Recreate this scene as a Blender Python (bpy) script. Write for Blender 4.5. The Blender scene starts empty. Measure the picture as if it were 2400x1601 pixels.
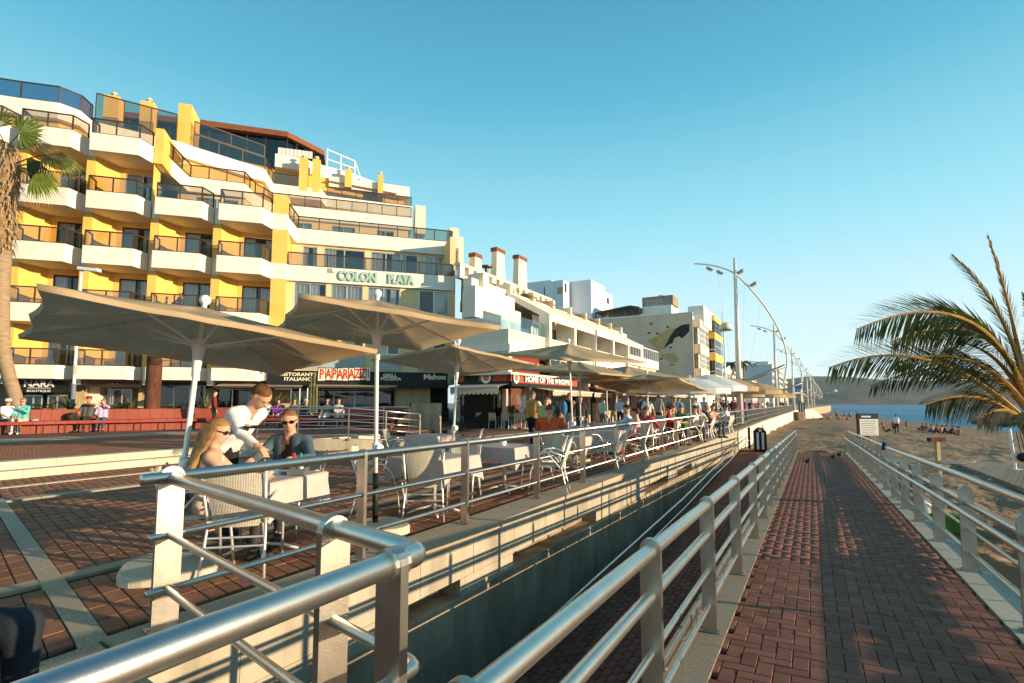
import bpy, bmesh, math, random
import numpy as np
from mathutils import Vector, Matrix, Quaternion, noise
random.seed(7); RNG = np.random.default_rng(7)
SC = bpy.context.scene
COL = SC.collection
# ------------------------------------------------------------------ camera
HAZE = 0.00013; EYE = 1.44; FPX = 1250.0; PITCH = math.radians(4.8)
cam_d = bpy.data.cameras.new('camera'); cam = bpy.data.objects.new('camera', cam_d); COL.objects.link(cam)
cam_d.sensor_width = 36.0; cam_d.lens = 36.0 * FPX / 2400.0; cam_d.shift_y = 0.016
cam_d.clip_start = 0.05; cam_d.clip_end = 30000
cam.location = (0, 0, EYE); cam.rotation_euler = (math.pi/2 + PITCH, 0, 0)
SC.camera = cam
# ------------------------------------------------------------------ sun and sky
SUN_AZ = math.radians(108.0); SUN_EL = math.radians(8.5)
SUNV = Vector((math.sin(SUN_AZ)*math.cos(SUN_EL), math.cos(SUN_AZ)*math.cos(SUN_EL), math.sin(SUN_EL)))
ld = bpy.data.lights.new('sun', 'SUN'); ld.energy = 5.0; ld.angle = math.radians(0.4); ld.color = (1.0, 0.78, 0.51)
lo = bpy.data.objects.new('sun', ld); COL.objects.link(lo); lo.rotation_euler = SUNV.to_track_quat('Z', 'Y').to_euler()
W = bpy.data.worlds.new('World'); SC.world = W; W.use_nodes = True
nt = W.node_tree; bgn = nt.nodes['Background']
sky = nt.nodes.new('ShaderNodeTexSky'); sky.sky_type = 'NISHITA'; sky.sun_disc = False
sky.sun_elevation = SUN_EL; sky.sun_rotation = SUN_AZ; sky.altitude = 0; sky.air_density = 1.0; sky.dust_density = 0.6; sky.ozone_density = 1.2
tc = nt.nodes.new('ShaderNodeTexCoord'); sx = nt.nodes.new('ShaderNodeSeparateXYZ'); nt.links.new(tc.outputs['Generated'], sx.inputs[0])
ramp_ = nt.nodes.new('ShaderNodeValToRGB'); cr_ = ramp_.color_ramp          # clear evening sky by height above the horizon
SKY = [(0.0, (.68, .83, .86)), (.05, (.68, .88, .93)), (.16, (.53, .80, .89)), (.30, (.285, .68, .82)), (.50, (.085, .42, .60)), (.75, (.03, .19, .36)), (1.0, (.018, .12, .27))]
cr_.elements[0].position, cr_.elements[0].color = 0.0, (*SKY[0][1], 1); cr_.elements[1].position, cr_.elements[1].color = 1.0, (*SKY[-1][1], 1)
for p_, c_ in SKY[1:-1]: cr_.elements.new(p_).color = (*c_, 1)
nt.links.new(sx.outputs['Z'], ramp_.inputs[0])
mul = nt.nodes.new('ShaderNodeMix'); mul.data_type = 'RGBA'; mul.blend_type = 'ADD'; mul.inputs['Factor'].default_value = 1.0
sc1 = nt.nodes.new('ShaderNodeMix'); sc1.data_type = 'RGBA'; sc1.blend_type = 'MULTIPLY'; sc1.inputs['Factor'].default_value = 1.0; sc1.inputs['B'].default_value = (9.0, 9.0, 9.0, 1)
sc1.clamp_result = False; mul.clamp_result = False
nt.links.new(ramp_.outputs[0], sc1.inputs['A']); nt.links.new(sc1.outputs['Result'], mul.inputs['A'])
sc2 = nt.nodes.new('ShaderNodeMix'); sc2.data_type = 'RGBA'; sc2.blend_type = 'MULTIPLY'; sc2.inputs['Factor'].default_value = 1.0; sc2.inputs['B'].default_value = (.22, .18, .14, 1)
nt.links.new(sky.outputs[0], sc2.inputs['A']); nt.links.new(sc2.outputs['Result'], mul.inputs['B'])
nt.links.new(mul.outputs['Result'], bgn.inputs['Color'])
bgn.inputs['Strength'].default_value = 0.072
SC.view_settings.view_transform = 'Standard'; SC.view_settings.look = 'None'
SC.view_settings.exposure = 0.80; SC.view_settings.gamma = 1.0; SC.view_settings.use_curve_mapping = False
SC.render.engine = 'CYCLES'
SC.cycles.max_bounces = 6; SC.cycles.transparent_max_bounces = 12; SC.cycles.volume_bounces = 0
SC.cycles.caustics_reflective = False; SC.cycles.caustics_refractive = False
# ------------------------------------------------------------------ places: promenade axes and facade axes
AZ = math.radians(29.2)
SV = Vector((math.sin(AZ), math.cos(AZ), 0)); NV = Vector((-math.cos(AZ), math.sin(AZ), 0))
def PS(s, n, z=0.0):                      # along the promenade, towards land, up
    return SV*s + NV*n + Vector((0, 0, z))
HO = Vector((-4.2, 34.7, 0)); HUV = Vector((.954, .2998, 0)); HVV = Vector((.2998, -.954, 0))
def HP(u, v, z=0.0):                      # along the hotel front, out from it, up
    return HO + HUV*u + HVV*v + Vector((0, 0, z))
_c, _s = math.cos(PITCH), math.sin(PITCH)
def _ray(px, py):
    a = (px-1200)/FPX; b = (839.0-py)/FPX
    return Vector((a, _c-b*_s, _s+b*_c))
def GZ(px, py, z=0.0):                    # where a sight line meets a level
    d = _ray(px, py); t = (z-EYE)/d.z
    return Vector((d.x*t, d.y*t, z))
def GY(px, py, y):                        # ... a given distance
    d = _ray(px, py); t = y/d.y
    return Vector((d.x*t, y, EYE+d.z*t))
def GH(px, py, v):                        # ... a plane of the hotel front -> (u, z)
    d = _ray(px, py); h = Vector((d.x, d.y, 0))
    t = (v + HO.dot(HVV))/h.dot(HVV); P = h*t
    return (P-HO).dot(HUV), EYE+d.z*t
def GN(px, py, n):                        # ... a plane along the promenade -> (s, z)
    d = _ray(px, py); h = Vector((d.x, d.y, 0)); t = n/h.dot(NV)
    return (h*t).dot(SV), EYE+d.z*t
def GS(px, py, s):                        # ... a plane across the promenade -> (n, z)
    d = _ray(px, py); h = Vector((d.x, d.y, 0)); t = s/h.dot(SV)
    return (h*t).dot(NV), EYE+d.z*t
# ------------------------------------------------------------------ materials
MATS = {}
def mat(name, col, rough=0.7, metal=0.0, var=0.12, scale=6.0, bump=0.0, bscale=40.0, objvar=0.0, island=0.0, spec=0.18, streak=0.0, col2=None, trans=0.0):
    if name in MATS: return MATS[name]
    m = bpy.data.materials.new(name); m.use_nodes = True; t = m.node_tree; N = t.nodes; L = t.links
    p = N['Principled BSDF']; p.inputs['Roughness'].default_value = rough; p.inputs['Metallic'].default_value = metal
    p.inputs['Specular IOR Level'].default_value = spec
    geo = N.new('ShaderNodeNewGeometry'); 
    n1 = N.new('ShaderNodeTexNoise'); n1.inputs['Scale'].default_value = scale; n1.inputs['Detail'].default_value = 5; n1.inputs['Roughness'].default_value = .6
    if streak:
        mp = N.new('ShaderNodeMapping'); mp.inputs['Scale'].default_value = (1, 1, streak)
        L.new(geo.outputs['Position'], mp.inputs['Vector']); L.new(mp.outputs[0], n1.inputs['Vector'])
    else: L.new(geo.outputs['Position'], n1.inputs['Vector'])
    c = list(col)+[1]
    rmp = N.new('ShaderNodeMapRange'); rmp.inputs['From Min'].default_value = .3; rmp.inputs['From Max'].default_value = .7
    L.new(n1.outputs['Fac'], rmp.inputs['Value'])
    mx = N.new('ShaderNodeMix'); mx.data_type = 'RGBA'
    c2 = list(col2)+[1] if col2 else [x*(1-var*2) for x in col]+[1]
    c1 = list(col)+[1] if col2 else [min(1, x*(1+var)) for x in col]+[1]
    mx.inputs['A'].default_value = c2; mx.inputs['B'].default_value = c1
    L.new(rmp.outputs[0], mx.inputs['Factor']); out = mx.outputs['Result']
    if objvar or island:
        hs = N.new('ShaderNodeHueSaturation'); mr = N.new('ShaderNodeMapRange'); a = objvar or island
        mr.inputs['To Min'].default_value = 1-a; mr.inputs['To Max'].default_value = 1+a
        if objvar: oi = N.new('ShaderNodeObjectInfo'); L.new(oi.outputs['Random'], mr.inputs['Value'])
        else: L.new(geo.outputs['Random Per Island'], mr.inputs['Value'])
        L.new(mr.outputs[0], hs.inputs['Value']); L.new(out, hs.inputs['Color']); out = hs.outputs[0]
    L.new(out, p.inputs['Base Color'])
    if bump:
        n2 = N.new('ShaderNodeTexNoise'); n2.inputs['Scale'].default_value = bscale; n2.inputs['Detail'].default_value = 4
        L.new(geo.outputs['Position'], n2.inputs['Vector'])
        b = N.new('ShaderNodeBump'); b.inputs['Strength'].default_value = bump; b.inputs['Distance'].default_value = .02
        L.new(n2.outputs['Fac'], b.inputs['Height']); L.new(b.outputs[0], p.inputs['Normal'])
    if trans:
        tr = N.new('ShaderNodeBsdfTranslucent'); L.new(out, tr.inputs['Color']); ms = N.new('ShaderNodeMixShader'); ms.inputs[0].default_value = trans
        L.new(p.outputs[0], ms.inputs[1]); L.new(tr.outputs[0], ms.inputs[2]); L.new(ms.outputs[0], N['Material Output'].inputs['Surface'])
    MATS[name] = m; return m
def glass(name, tint, refl=0.12, rough=0.02):
    if name in MATS: return MATS[name]
    m = bpy.data.materials.new(name); m.use_nodes = True; t = m.node_tree; N = t.nodes; L = t.links
    N.remove(N['Principled BSDF'])
    tr = N.new('ShaderNodeBsdfTransparent'); tr.inputs[0].default_value = (*tint, 1)
    gl = N.new('ShaderNodeBsdfGlossy'); gl.inputs['Roughness'].default_value = rough; gl.inputs[0].default_value = (.9, .95, 1, 1)
    fr = N.new('ShaderNodeLayerWeight'); fr.inputs['Blend'].default_value = .35
    mr = N.new('ShaderNodeMapRange'); mr.inputs['To Min'].default_value = refl; mr.inputs['To Max'].default_value = .8; L.new(fr.outputs['Fresnel'], mr.inputs['Value'])
    ms = N.new('ShaderNodeMixShader'); L.new(mr.outputs[0], ms.inputs[0]); L.new(tr.outputs[0], ms.inputs[1]); L.new(gl.outputs[0], ms.inputs[2])
    L.new(ms.outputs[0], N['Material Output'].inputs['Surface']); MATS[name] = m; return m
M = dict(
 steel=mat('brushed_steel', (.66,.61,.54), .33, 1.0, .06, 9, .03, 160),
 steel_post=mat('steel_plate', (.50,.45,.39), .34, 1.0, .10, 7, .05, 120),
 alu=mat('aluminium', (.80,.76,.69), .38, .6, .04, 9),
 granite=mat('granite', (.46,.365,.255), .75, 0, .22, 90, .25, 200, objvar=.07),
 granite_light=mat('granite_light', (.60,.51,.38), .75, 0, .14, 70, .2, 180, objvar=.08),
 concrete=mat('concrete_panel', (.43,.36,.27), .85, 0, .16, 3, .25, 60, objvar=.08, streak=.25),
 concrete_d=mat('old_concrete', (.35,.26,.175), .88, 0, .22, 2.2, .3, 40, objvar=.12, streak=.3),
 paver=mat('terrace_brick', (.30,.13,.072), .8, 0, .14, 12, .05, 120, objvar=.16),
 paver_i=mat('terrace_brick_bed', (.30,.13,.072), .8, 0, .14, 12, .05, 120, island=.16),
 rbrick=mat('ramp_brick', (.29,.115,.07), .72, 0, .16, 5, .06, 140, objvar=.16),
 rbrick_i=mat('ramp_brick_bed', (.29,.115,.07), .72, 0, .16, 5, .06, 140, island=.16),
 mortar=mat('joint_dirt', (.045,.038,.03), .95, 0, .2, 20),
 white=mat('white_paint', (.80,.74,.645), .6, 0, .05, 1.6, .05, 30, streak=.25),
 whitem=mat('white_metal', (.80,.80,.78), .35, 0, .02),
 cream=mat('cream_render', (.78,.68,.52), .8, 0, .05, .8, .08, 30),
 yellow=mat('yellow_render', (.80,.50,.12), .8, 0, .06, .9, .08, 30),
 peach=mat('peach_render', (.78,.58,.31), .8, 0, .05, .9, .08, 30),
 bronze=mat('bronze_frame', (.075,.05,.035), .4, .3, .1),
 brownwood=mat('brown_fascia', (.22,.075,.03), .6, 0, .15, 4),
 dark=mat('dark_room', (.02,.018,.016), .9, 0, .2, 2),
 curtain=mat('curtain_cloth', (.82,.80,.74), .9, 0, .05, 4),
 black=mat('black_board', (.018,.02,.02), .5, 0, .2, 3),
 wood=mat('pale_wood', (.56,.40,.22), .6, 0, .14, 6, .05, 60, streak=.12),
 awning=mat('beige_awning', (.62,.50,.36), .85, 0, .05, 2, trans=.25),
 redboard=mat('red_board', (.50,.085,.04), .45, 0, .08, 3),
 mosaic=mat('red_mosaic', (.27,.062,.04), .55, 0, .1, 30, .2, 90),
 mosaicseat=mat('dark_red_seat', (.30,.045,.035), .5, 0, .08, 10),
 rust=mat('rusty_steel', (.13,.05,.028), .8, 0, .3, 5, .2, 40, streak=.4),
 canopy=mat('beige_canopy', (.56,.41,.245), .85, 0, .07, 2, .06, 400, trans=.32),
 cloth=mat('mauve_tablecloth', (.54,.43,.39), .9, 0, .05, 5, .1, 300),
 wicker=mat('white_wicker', (.72,.66,.55), .7, 0, .06, 30),
 skin=mat('skin', (.60,.33,.22), .55, 0, .05, 12),
 tansk=mat('tanned_skin', (.46,.22,.13), .5, 0, .05, 12),
 plantg=mat('plant_green', (.09,.13,.03), .6, 0, .3, 6, trans=.2),
 glass=glass('bronze_glass', (.56,.50,.40), .06), wglass=glass('window_glass', (.88,.90,.92), .035), bglass=glass('blue_green_glass', (.62,.80,.82), .12),
 dglass=glass('smoked_glass', (.12,.12,.13), .03),
)
# ------------------------------------------------------------------ mesh helpers
class MB:
    def __init__(s): s.v = []; s.f = []
    def add(s, vs, fs):
        k = len(s.v); s.v += [tuple(x) for x in vs]; s.f += [tuple(i+k for i in f) for f in fs]; return s
    def quad(s, a, b, c, d): return s.add([a, b, c, d], [(0, 1, 2, 3)])
    def box(s, lo, hi, fn=None):
        x0, y0, z0 = lo; x1, y1, z1 = hi
        vs = [(x0,y0,z0),(x1,y0,z0),(x1,y1,z0),(x0,y1,z0),(x0,y0,z1),(x1,y0,z1),(x1,y1,z1),(x0,y1,z1)]
        if fn: vs = [fn(*q) for q in vs]
        return s.add(vs, [(0,3,2,1),(4,5,6,7),(0,1,5,4),(1,2,6,5),(2,3,7,6),(3,0,4,7)])
    def prism(s, pts, z0, z1, fn=None):      # pts: plan outline, any winding
        n = len(pts); fn = fn or (lambda x, y, z: (x, y, z))
        vs = [fn(p[0], p[1], z0) for p in pts]+[fn(p[0], p[1], z1) for p in pts]
        return s.add(vs, [tuple(range(n-1, -1, -1)), tuple(range(n, 2*n))]+[(i, (i+1) % n, n+(i+1) % n, n+i) for i in range(n)])
    def sheet(s, pts, z0, z1, fn, closed=False):   # vertical wall along a plan line
        n = len(pts)
        for i in range(n if closed else n-1):
            a, b = pts[i], pts[(i+1) % n]
            s.quad(fn(a[0], a[1], z0), fn(b[0], b[1], z0), fn(b[0], b[1], z1), fn(a[0], a[1], z1))
        return s
    def tube(s, pts, r, n=8, cap=True):
        pts = [Vector(p) for p in pts]; rs = r if isinstance(r, (list, tuple)) else [r]*len(pts)
        k0 = len(s.v); prev = None
        for i, p in enumerate(pts):
            if i == 0: t = pts[1]-p
            elif i == len(pts)-1: t = p-pts[i-1]
            else: t = (pts[i+1]-p).normalized()+(p-pts[i-1]).normalized()
            t = t.normalized() if t.length > 1e-9 else Vector((0, 0, 1))
            if prev is None:
                a = Vector((0, 0, 1)) if abs(t.z) < .9 else Vector((1, 0, 0)); x = t.cross(a).normalized()
            else: x = (prev - t*prev.dot(t)).normalized()
            prev = x; y = t.cross(x)
            for j in range(n):
                an = 2*math.pi*j/n; s.v.append(tuple(p+(x*math.cos(an)+y*math.sin(an))*rs[i]))
        for i in range(len(pts)-1):
            for j in range(n):
                s.f.append((k0+i*n+j, k0+i*n+(j+1) % n, k0+(i+1)*n+(j+1) % n, k0+(i+1)*n+j))
        if cap:
            s.f.append(tuple(k0+j for j in range(n-1, -1, -1))); e = k0+(len(pts)-1)*n; s.f.append(tuple(e+j for j in range(n)))
        return s
    def lathe(s, prof, c=(0, 0, 0), n=16, ax=None):      # prof: (radius, height)
        k0 = len(s.v); c = Vector(c); X, Y, Z = ax or (Vector((1,0,0)), Vector((0,1,0)), Vector((0,0,1)))
        for r, h in prof:
            for j in range(n):
                a = 2*math.pi*j/n; s.v.append(tuple(c+X*(r*math.cos(a))+Y*(r*math.sin(a))+Z*h))
        for i in range(len(prof)-1):
            for j in range(n): s.f.append((k0+i*n+j, k0+i*n+(j+1) % n, k0+(i+1)*n+(j+1) % n, k0+(i+1)*n+j))
        s.f.append(tuple(k0+j for j in range(n-1, -1, -1))); e = k0+(len(prof)-1)*n; s.f.append(tuple(e+j for j in range(n)))
        return s
    def ball(s, c, r, n=10, m=6):
        rx, ry, rz = r if isinstance(r, (list, tuple)) else (r, r, r)
        prof = [(math.sin(math.pi*(i+.02)/(m+.04)), -math.cos(math.pi*(i+.02)/(m+.04))) for i in range(m+1)]
        k = len(s.v); s.lathe(prof, (0, 0, 0), n)
        for i in range(k, len(s.v)): x, y, z = s.v[i]; s.v[i] = (c[0]+x*rx, c[1]+y*ry, c[2]+z*rz)
        return s
    def mesh(s, name, m, smooth=False):
        me = bpy.data.meshes.new(name); me.from_pydata(s.v, [], s.f)
        if m is not None: me.materials.append(m)
        if smooth: me.polygons.foreach_set('use_smooth', [True]*len(me.polygons))
        me.update(); return me
    def build(s, name, m, parent=None, smooth=False, **kw):
        return link(name, s.mesh(name, m, smooth), parent, **kw)
def wm(o):
    return (wm(o.parent) @ o.matrix_parent_inverse if o.parent else Matrix()) @ o.matrix_basis
def link(name, data, parent=None, **kw):
    o = bpy.data.objects.new(name, data); COL.objects.link(o)
    if parent: o.parent = parent; o.matrix_parent_inverse = wm(parent).inverted()
    for k, v in kw.items(): o[k] = v
    return o
def thing(name, label, cat, loc=(0, 0, 0), rz=0.0, group=None):
    o = link(name, None, None, label=label, category=cat); o.location = loc; o.rotation_euler = (0, 0, rz)
    if group: o['group'] = group
    return o
def top(o, label, cat, group=None):
    o['label'] = label; o['category'] = cat
    if group: o['group'] = group
    return o
def struct(o): o['kind'] = 'structure'; return o
def stuff(o): o['kind'] = 'stuff'; return o
def copy_tree(o, parent=None):
    c = o.copy(); COL.objects.link(c)
    if parent: c.parent = parent
    for ch in list(o.children): copy_tree(ch, c)
    return c
def text(name, body, size, m, parent, origin, xdir, up=Vector((0, 0, 1)), ext=.012, align='CENTER', sx=1.0, shear=0.0, bold=0.0):
    cu = bpy.data.curves.new(name, 'FONT'); cu.body = body; cu.size = size; cu.extrude = ext; cu.align_x = align; cu.align_y = 'CENTER'
    cu.resolution_u = 3; cu.shear = shear; cu.offset = bold; cu.materials.append(m)
    o = link(name, cu, parent); xd = xdir.normalized(); zd = xd.cross(up).normalized(); yd = zd.cross(xd)
    R = Matrix((xd*sx, yd, zd)).transposed().to_4x4(); R.translation = Vector(origin)
    o.matrix_basis = R; me = bpy.data.meshes.new_from_object(o); me.materials.clear(); me.materials.append(m)
    q = link(name, me, parent); q.matrix_basis = R; bpy.data.objects.remove(o)
    return q
PSF = lambda s, n, z: PS(s, n, z)
HPF = lambda u, v, z: HP(u, v, z)
# ================================================================== GROUND, TERRACE, RAMP, BEACH, SEA
def proj(P):
    z = P.z-EYE; f = P.y*_c+z*_s
    if f <= .05: return None
    return 1200+FPX*P.x/f, 839.0-FPX*(-P.y*_s+z*_c)/f
def seen(P, m=60):
    q = proj(P)
    return q is not None and -m < q[0] < 2400+m and -m < q[1] < 1601+m
def zr(s, n): return -(0.20 + 0.0272*max(0.0, .8729*s+.4879*n))      # ramp surface
def brick_mesh(name, ax, ay, m, h=.05, ch=.0045, gap=0.0):
    """one paver: foot print ax x ay, chamfered top"""
    ax = Vector(ax); ay = Vector(ay); ux = ax.normalized()*ch; uy = ay.normalized()*ch; up = Vector((0, 0, 1))
    a, b = ax/2, ay/2
    r0 = [-a-b, a-b, a+b, -a+b]; r2 = [-a-b+ux+uy, a-b-ux+uy, a+b-ux-uy, -a+b+ux-uy]
    vs = [p-up*h for p in r0]+[p-up*ch for p in r0]+r2
    fs = [(i, (i+1) % 4, 4+(i+1) % 4, 4+i) for i in range(4)]+[(4+i, 4+(i+1) % 4, 8+(i+1) % 4, 8+i) for i in range(4)]+[(8, 9, 10, 11)]
    return [tuple(v) for v in vs], fs
def lay(parent, places, kinds, m_obj, m_bed, name, limit=300):
    """places: (Vector, kind, tilt) -> nearest seen ones single objects, the rest one bed"""
    vis = sorted((p for p in places if seen(p[0])), key=lambda p: (p[0]-Vector((0, 0, EYE))).length)
    single = vis[:limit]; ids = set(map(id, single)); rest = [p for p in places if id(p) not in ids]
    meshes = []
    for (vs, fs) in kinds:
        me = bpy.data.meshes.new(name); me.from_pydata(vs, [], fs); me.materials.append(m_obj); meshes.append(me)
    for P, k, (tx, ty, dz) in single:
        o = link(name, meshes[k], parent); o.matrix_basis = Matrix.Translation(P+Vector((0, 0, dz))) @ Matrix.Rotation(tx, 4, 'X') @ Matrix.Rotation(ty, 4, 'Y')
    V = []; F = []; off = 0
    for k, (vs, fs) in enumerate(kinds):
        pl = [(p[0].x, p[0].y, p[0].z+p[2][2]) for p in rest if p[1] == k]
        if not pl: continue
        pl = np.array(pl); ti = np.array([p[2][:2] for p in rest if p[1] == k]); b = np.array(vs)
        vv = pl[:, None, :]+b[None]
        vv[:, :, 2] += b[None, :, 1]*ti[:, :1] - b[None, :, 0]*ti[:, 1:]
        V.append(vv.reshape(-1, 3)); f = np.array([q for q in fs]); n = len(vs)
        F.append((f[None]+(np.arange(len(pl))*n)[:, None, None]+off).reshape(-1, 4)); off += len(pl)*n
    if V:
        V = np.concatenate(V); F = np.concatenate(F)
        me = bpy.data.meshes.new(name+'_bed'); me.vertices.add(len(V)); me.vertices.foreach_set('co', V.ravel())
        me.loops.add(F.size); me.loops.foreach_set('vertex_index', F.ravel().astype(np.int32))
        me.polygons.add(len(F)); me.polygons.foreach_set('loop_start', np.arange(0, F.size, 4, dtype=np.int32))
        me.update(calc_edges=True); me.materials.append(m_bed); stuff(link(name+'_bed', me, parent))
def jit(a=.006, z=.0015): return (random.gauss(0, a), random.gauss(0, a), random.uniform(-z, z))
# ---- sea
def sea_mat():
    m = mat('sea_water', (.025, .20, .36), .16, 0, .15, .02, 0); t = m.node_tree; N = t.nodes; L = t.links; p = N['Principled BSDF']
    g = N.new('ShaderNodeNewGeometry'); mp = N.new('ShaderNodeMapping'); mp.inputs['Rotation'].default_value = (0, 0, -.35); mp.inputs['Scale'].default_value = (.28, .9, 1)
    n = N.new('ShaderNodeTexNoise'); n.inputs['Scale'].default_value = .45; n.inputs['Detail'].default_value = 8; n.inputs['Roughness'].default_value = .62
    L.new(g.outputs['Position'], mp.inputs[0]); L.new(mp.outputs[0], n.inputs['Vector'])
    b = N.new('ShaderNodeBump'); b.inputs['Strength'].default_value = .9; b.inputs['Distance'].default_value = .8
    L.new(n.outputs['Fac'], b.inputs['Height']); L.new(b.outputs[0], p.inputs['Normal']); p.inputs['Specular IOR Level'].default_value = .10; p.inputs['Roughness'].default_value = .4; p.inputs['IOR'].default_value = 1.33
    return m
sea = MB().quad((-2500, -300, -3), (2500, -300, -3), (2500, 2200, -3), (-2500, 2200, -3)).build('sea', sea_mat()); struct(sea)
# ---- beach sand
def sand_z(s, n):
    P = PS(s, n)                                    # falls gently to the waterline
    d = (-1.5-n)
    zz = -0.96 - .0078*max(0, s-30) - max(0, d-2)*.062
    return zz
sm = mat('dark_sand', (.34, .225, .13), .95, 0, .2, 1.2, 1.0, 2.3, col2=(.23, .15, .09))
for nd in sm.node_tree.nodes:
    if nd.type == 'BUMP': nd.inputs['Distance'].default_value = .16
def make_sand():
    ss = [-6.0]
    while ss[-1] < 330: ss.append(ss[-1]+max(.085, .0085*abs(ss[-1]))) 
    ns = [-1.42]
    while ns[-1] > -75: ns.append(ns[-1]-max(.085, .012*abs(ns[-1])))
    nl = []; x = -1.42
    while x < 3.36: nl.append(x); x += .16
    nl.append(3.36); nl = nl[1:]
    ns = nl[::-1]+ns
    S_ = np.array(ss); N_ = np.array(ns); V = np.zeros((len(ss), len(ns), 3))
    for i, s in enumerate(ss):
        st = max(.085, .0085*abs(s))
        for j, n in enumerate(ns):
            P = PS(s, n); st2 = max(st, .012*abs(n) if n < -1.42 else st); h = 0.0
            for fq, am in ((2.3, .050), (.95, .075), (.38, .09), (.15, .10)):
                w = min(1.0, max(0.0, 1.6-3.4*st2*fq))
                if w: h += w*am*(.42-abs(noise.noise(Vector((P.x*fq+3*fq, P.y*fq, 1.7*fq))))*2.2)
            V[i, j] = (P.x, P.y, sand_z(s, n)+h*1.25)
    keep = []
    ni = len(ns)
    for i in range(len(ss)-1):
        for j in range(ni-1):
            if ss[i] < 29.6 and ns[j+1] > -1.45: continue
            a = i*ni+j; keep.append((a, a+ni, a+ni+1, a+1))
    me = bpy.data.meshes.new('sand'); me.from_pydata([tuple(v) for v in V.reshape(-1, 3)], [], keep); me.materials.append(sm)
    me.polygons.foreach_set('use_smooth', [True]*len(me.polygons)); me.update(); me.validate()
    return struct(link('beach_sand', me))
make_sand()
# ---- terrace body, landing, upper promenade (dark bed under the pavers)
tb = MB()
tb.prism([(1.66, 3.70), (120, 3.70), (120, 40), (-30, 40), (-30, .95), (.95, .95), (1.1, 1.6)], -3.4, -.028, PSF)
terrace = struct(tb.build('terrace_paving', M['mortar']))
UPN = 13.8
ub = MB().prism([(-30, UPN), (19.5, UPN), (24, 16.5), (70, 16.5), (70, 60), (-30, 60)], -.3, .272, PSF)
upper = struct(ub.build('upper_promenade', M['mortar']))
far = struct(MB().prism([(120, 2.4), (330, -9), (330, 60), (120, 60)], -3.4, .0, PSF).build('far_promenade', M['granite']))
land = struct(MB().prism([(-30, 40), (330, 40), (900, 80), (900, 1200), (-300, 1200)], -3.5, .25, PSF).build('town_ground', M['granite']))
# pavers of the terrace: courses run across, leaning a little like the stone bands
SH = .24; PM = (NV+SV*SH)
pl = []; kind = [brick_mesh('brick', SV*.125, PM.normalized()*.260, None)]
bands = [(5.40, 5.58), (10.36, 10.58), (12.06, 12.2)]
def in_band(n): return any(a-.02 < n < b+.02 for a, b in bands)
n = 1.16; row = 0
while n < 13.1:
    if 3.6 < n < 3.92: n = 3.92
    nx = n+.262
    for a, b in bands:
        if n < b and nx > a: n = b; nx = n+.262
    nc = (n+nx)/2
    s0 = 1.66+SH*(nc-3.7)
    cnt = 300 if nc > 0 else 0
    for i in range(-46, 205):
        if nc < 3.9 and (i >= 0 or s0-.012+i*.134 > 1.35+(nc-1.05)*.127-.42): continue
        s = s0+.146+i*.134 if i >= 0 else s0-.012+i*.134 
        if False or s > 27 or s < -4: continue
        pl.append((PS(s, nc, 0), 0, jit(.004, .0012)))
    n = nx+.008; row += 1
lay(terrace, pl, kind[:1], M['paver'], M['paver_i'], 'brick')
# beyond s = 27 bricks are too small to pick apart
def brick_floor_mat(name, col, sc):
    m = mat(name, col, .8, 0, .14, 3); t = m.node_tree; N = t.nodes; L = t.links; p = N['Principled BSDF']
    g = N.new('ShaderNodeNewGeometry'); mp = N.new('ShaderNodeMapping'); mp.inputs['Rotation'].default_value = (0, 0, AZ)
    b = N.new('ShaderNodeTexBrick'); b.inputs['Scale'].default_value = sc; b.inputs['Color1'].default_value = (*col, 1); b.inputs['Color2'].default_value = (*[c*.7 for c in col], 1); b.inputs['Mortar'].default_value = (.05, .04, .035, 1); b.inputs['Mortar Size'].default_value = .012
    L.new(g.outputs['Position'], mp.inputs[0]); L.new(mp.outputs[0], b.inputs[0]); L.new(b.outputs[0], p.inputs['Base Color']); return m
bf = brick_floor_mat('distant_brick', (.27, .125, .075), 2.0)
struct(MB().prism([(27.05, 3.75), (120, 3.75), (120, 16.4), (27.05, 16.4)], -.02, 0.0, PSF).build('distant_paving', bf))
struct(MB().prism([(19.6, 13.3), (27.04, 13.3), (27.04, 16.4), (22.5, 16.4)], -.02, 0.0, PSF).build('side_paving', bf))
# stone bands
for a, b in bands:
    s = -4
    while s < 27:
        e = s+random.uniform(.8, 1.1)
        MB().prism([(s+.004+SH*0, a), (e-.004, a), (e-.004+SH*(b-a), b), (s+.004+SH*(b-a), b)], -.03, .001+random.uniform(-.001, .001), PSF).build('band_stone', M['granite'], terrace); s = e
nn = 3.8
while nn < 10.3:
    e = nn+.7; sa = 1.66+SH*(nn-3.7); sb = 1.66+SH*(e-3.7)
    MB().prism([(sa-.075, nn+.003), (sa+.075, nn+.003), (sb+.075, e-.003), (sb-.075, e-.003)], -.03, .004, PSF).build('band_stone', M['granite'], terrace); nn = e
# landing and coping along the cut at the head of the trench
s = .0
cut = [(1.70, 3.8), (1.60, 2.9), (1.48, 2.0), (1.35, 1.05)]
for (a, b) in zip(cut[:-1], cut[1:]):
    MB().prism([(a[0]-.005, a[1]-.004), (b[0]-.005, b[1]+.004), (b[0]-.34, b[1]+.004), (a[0]-.34, a[1]-.004)], -.12, .006, PSF).build('landing_stone', M['granite'], terrace)
struct(MB().prism([(1.72, 3.35), (1.37, .95), (.9, .95), (1.3, 3.35)], -3.3, -.122, PSF).build('trench_end_wall', M['concrete']))
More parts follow.
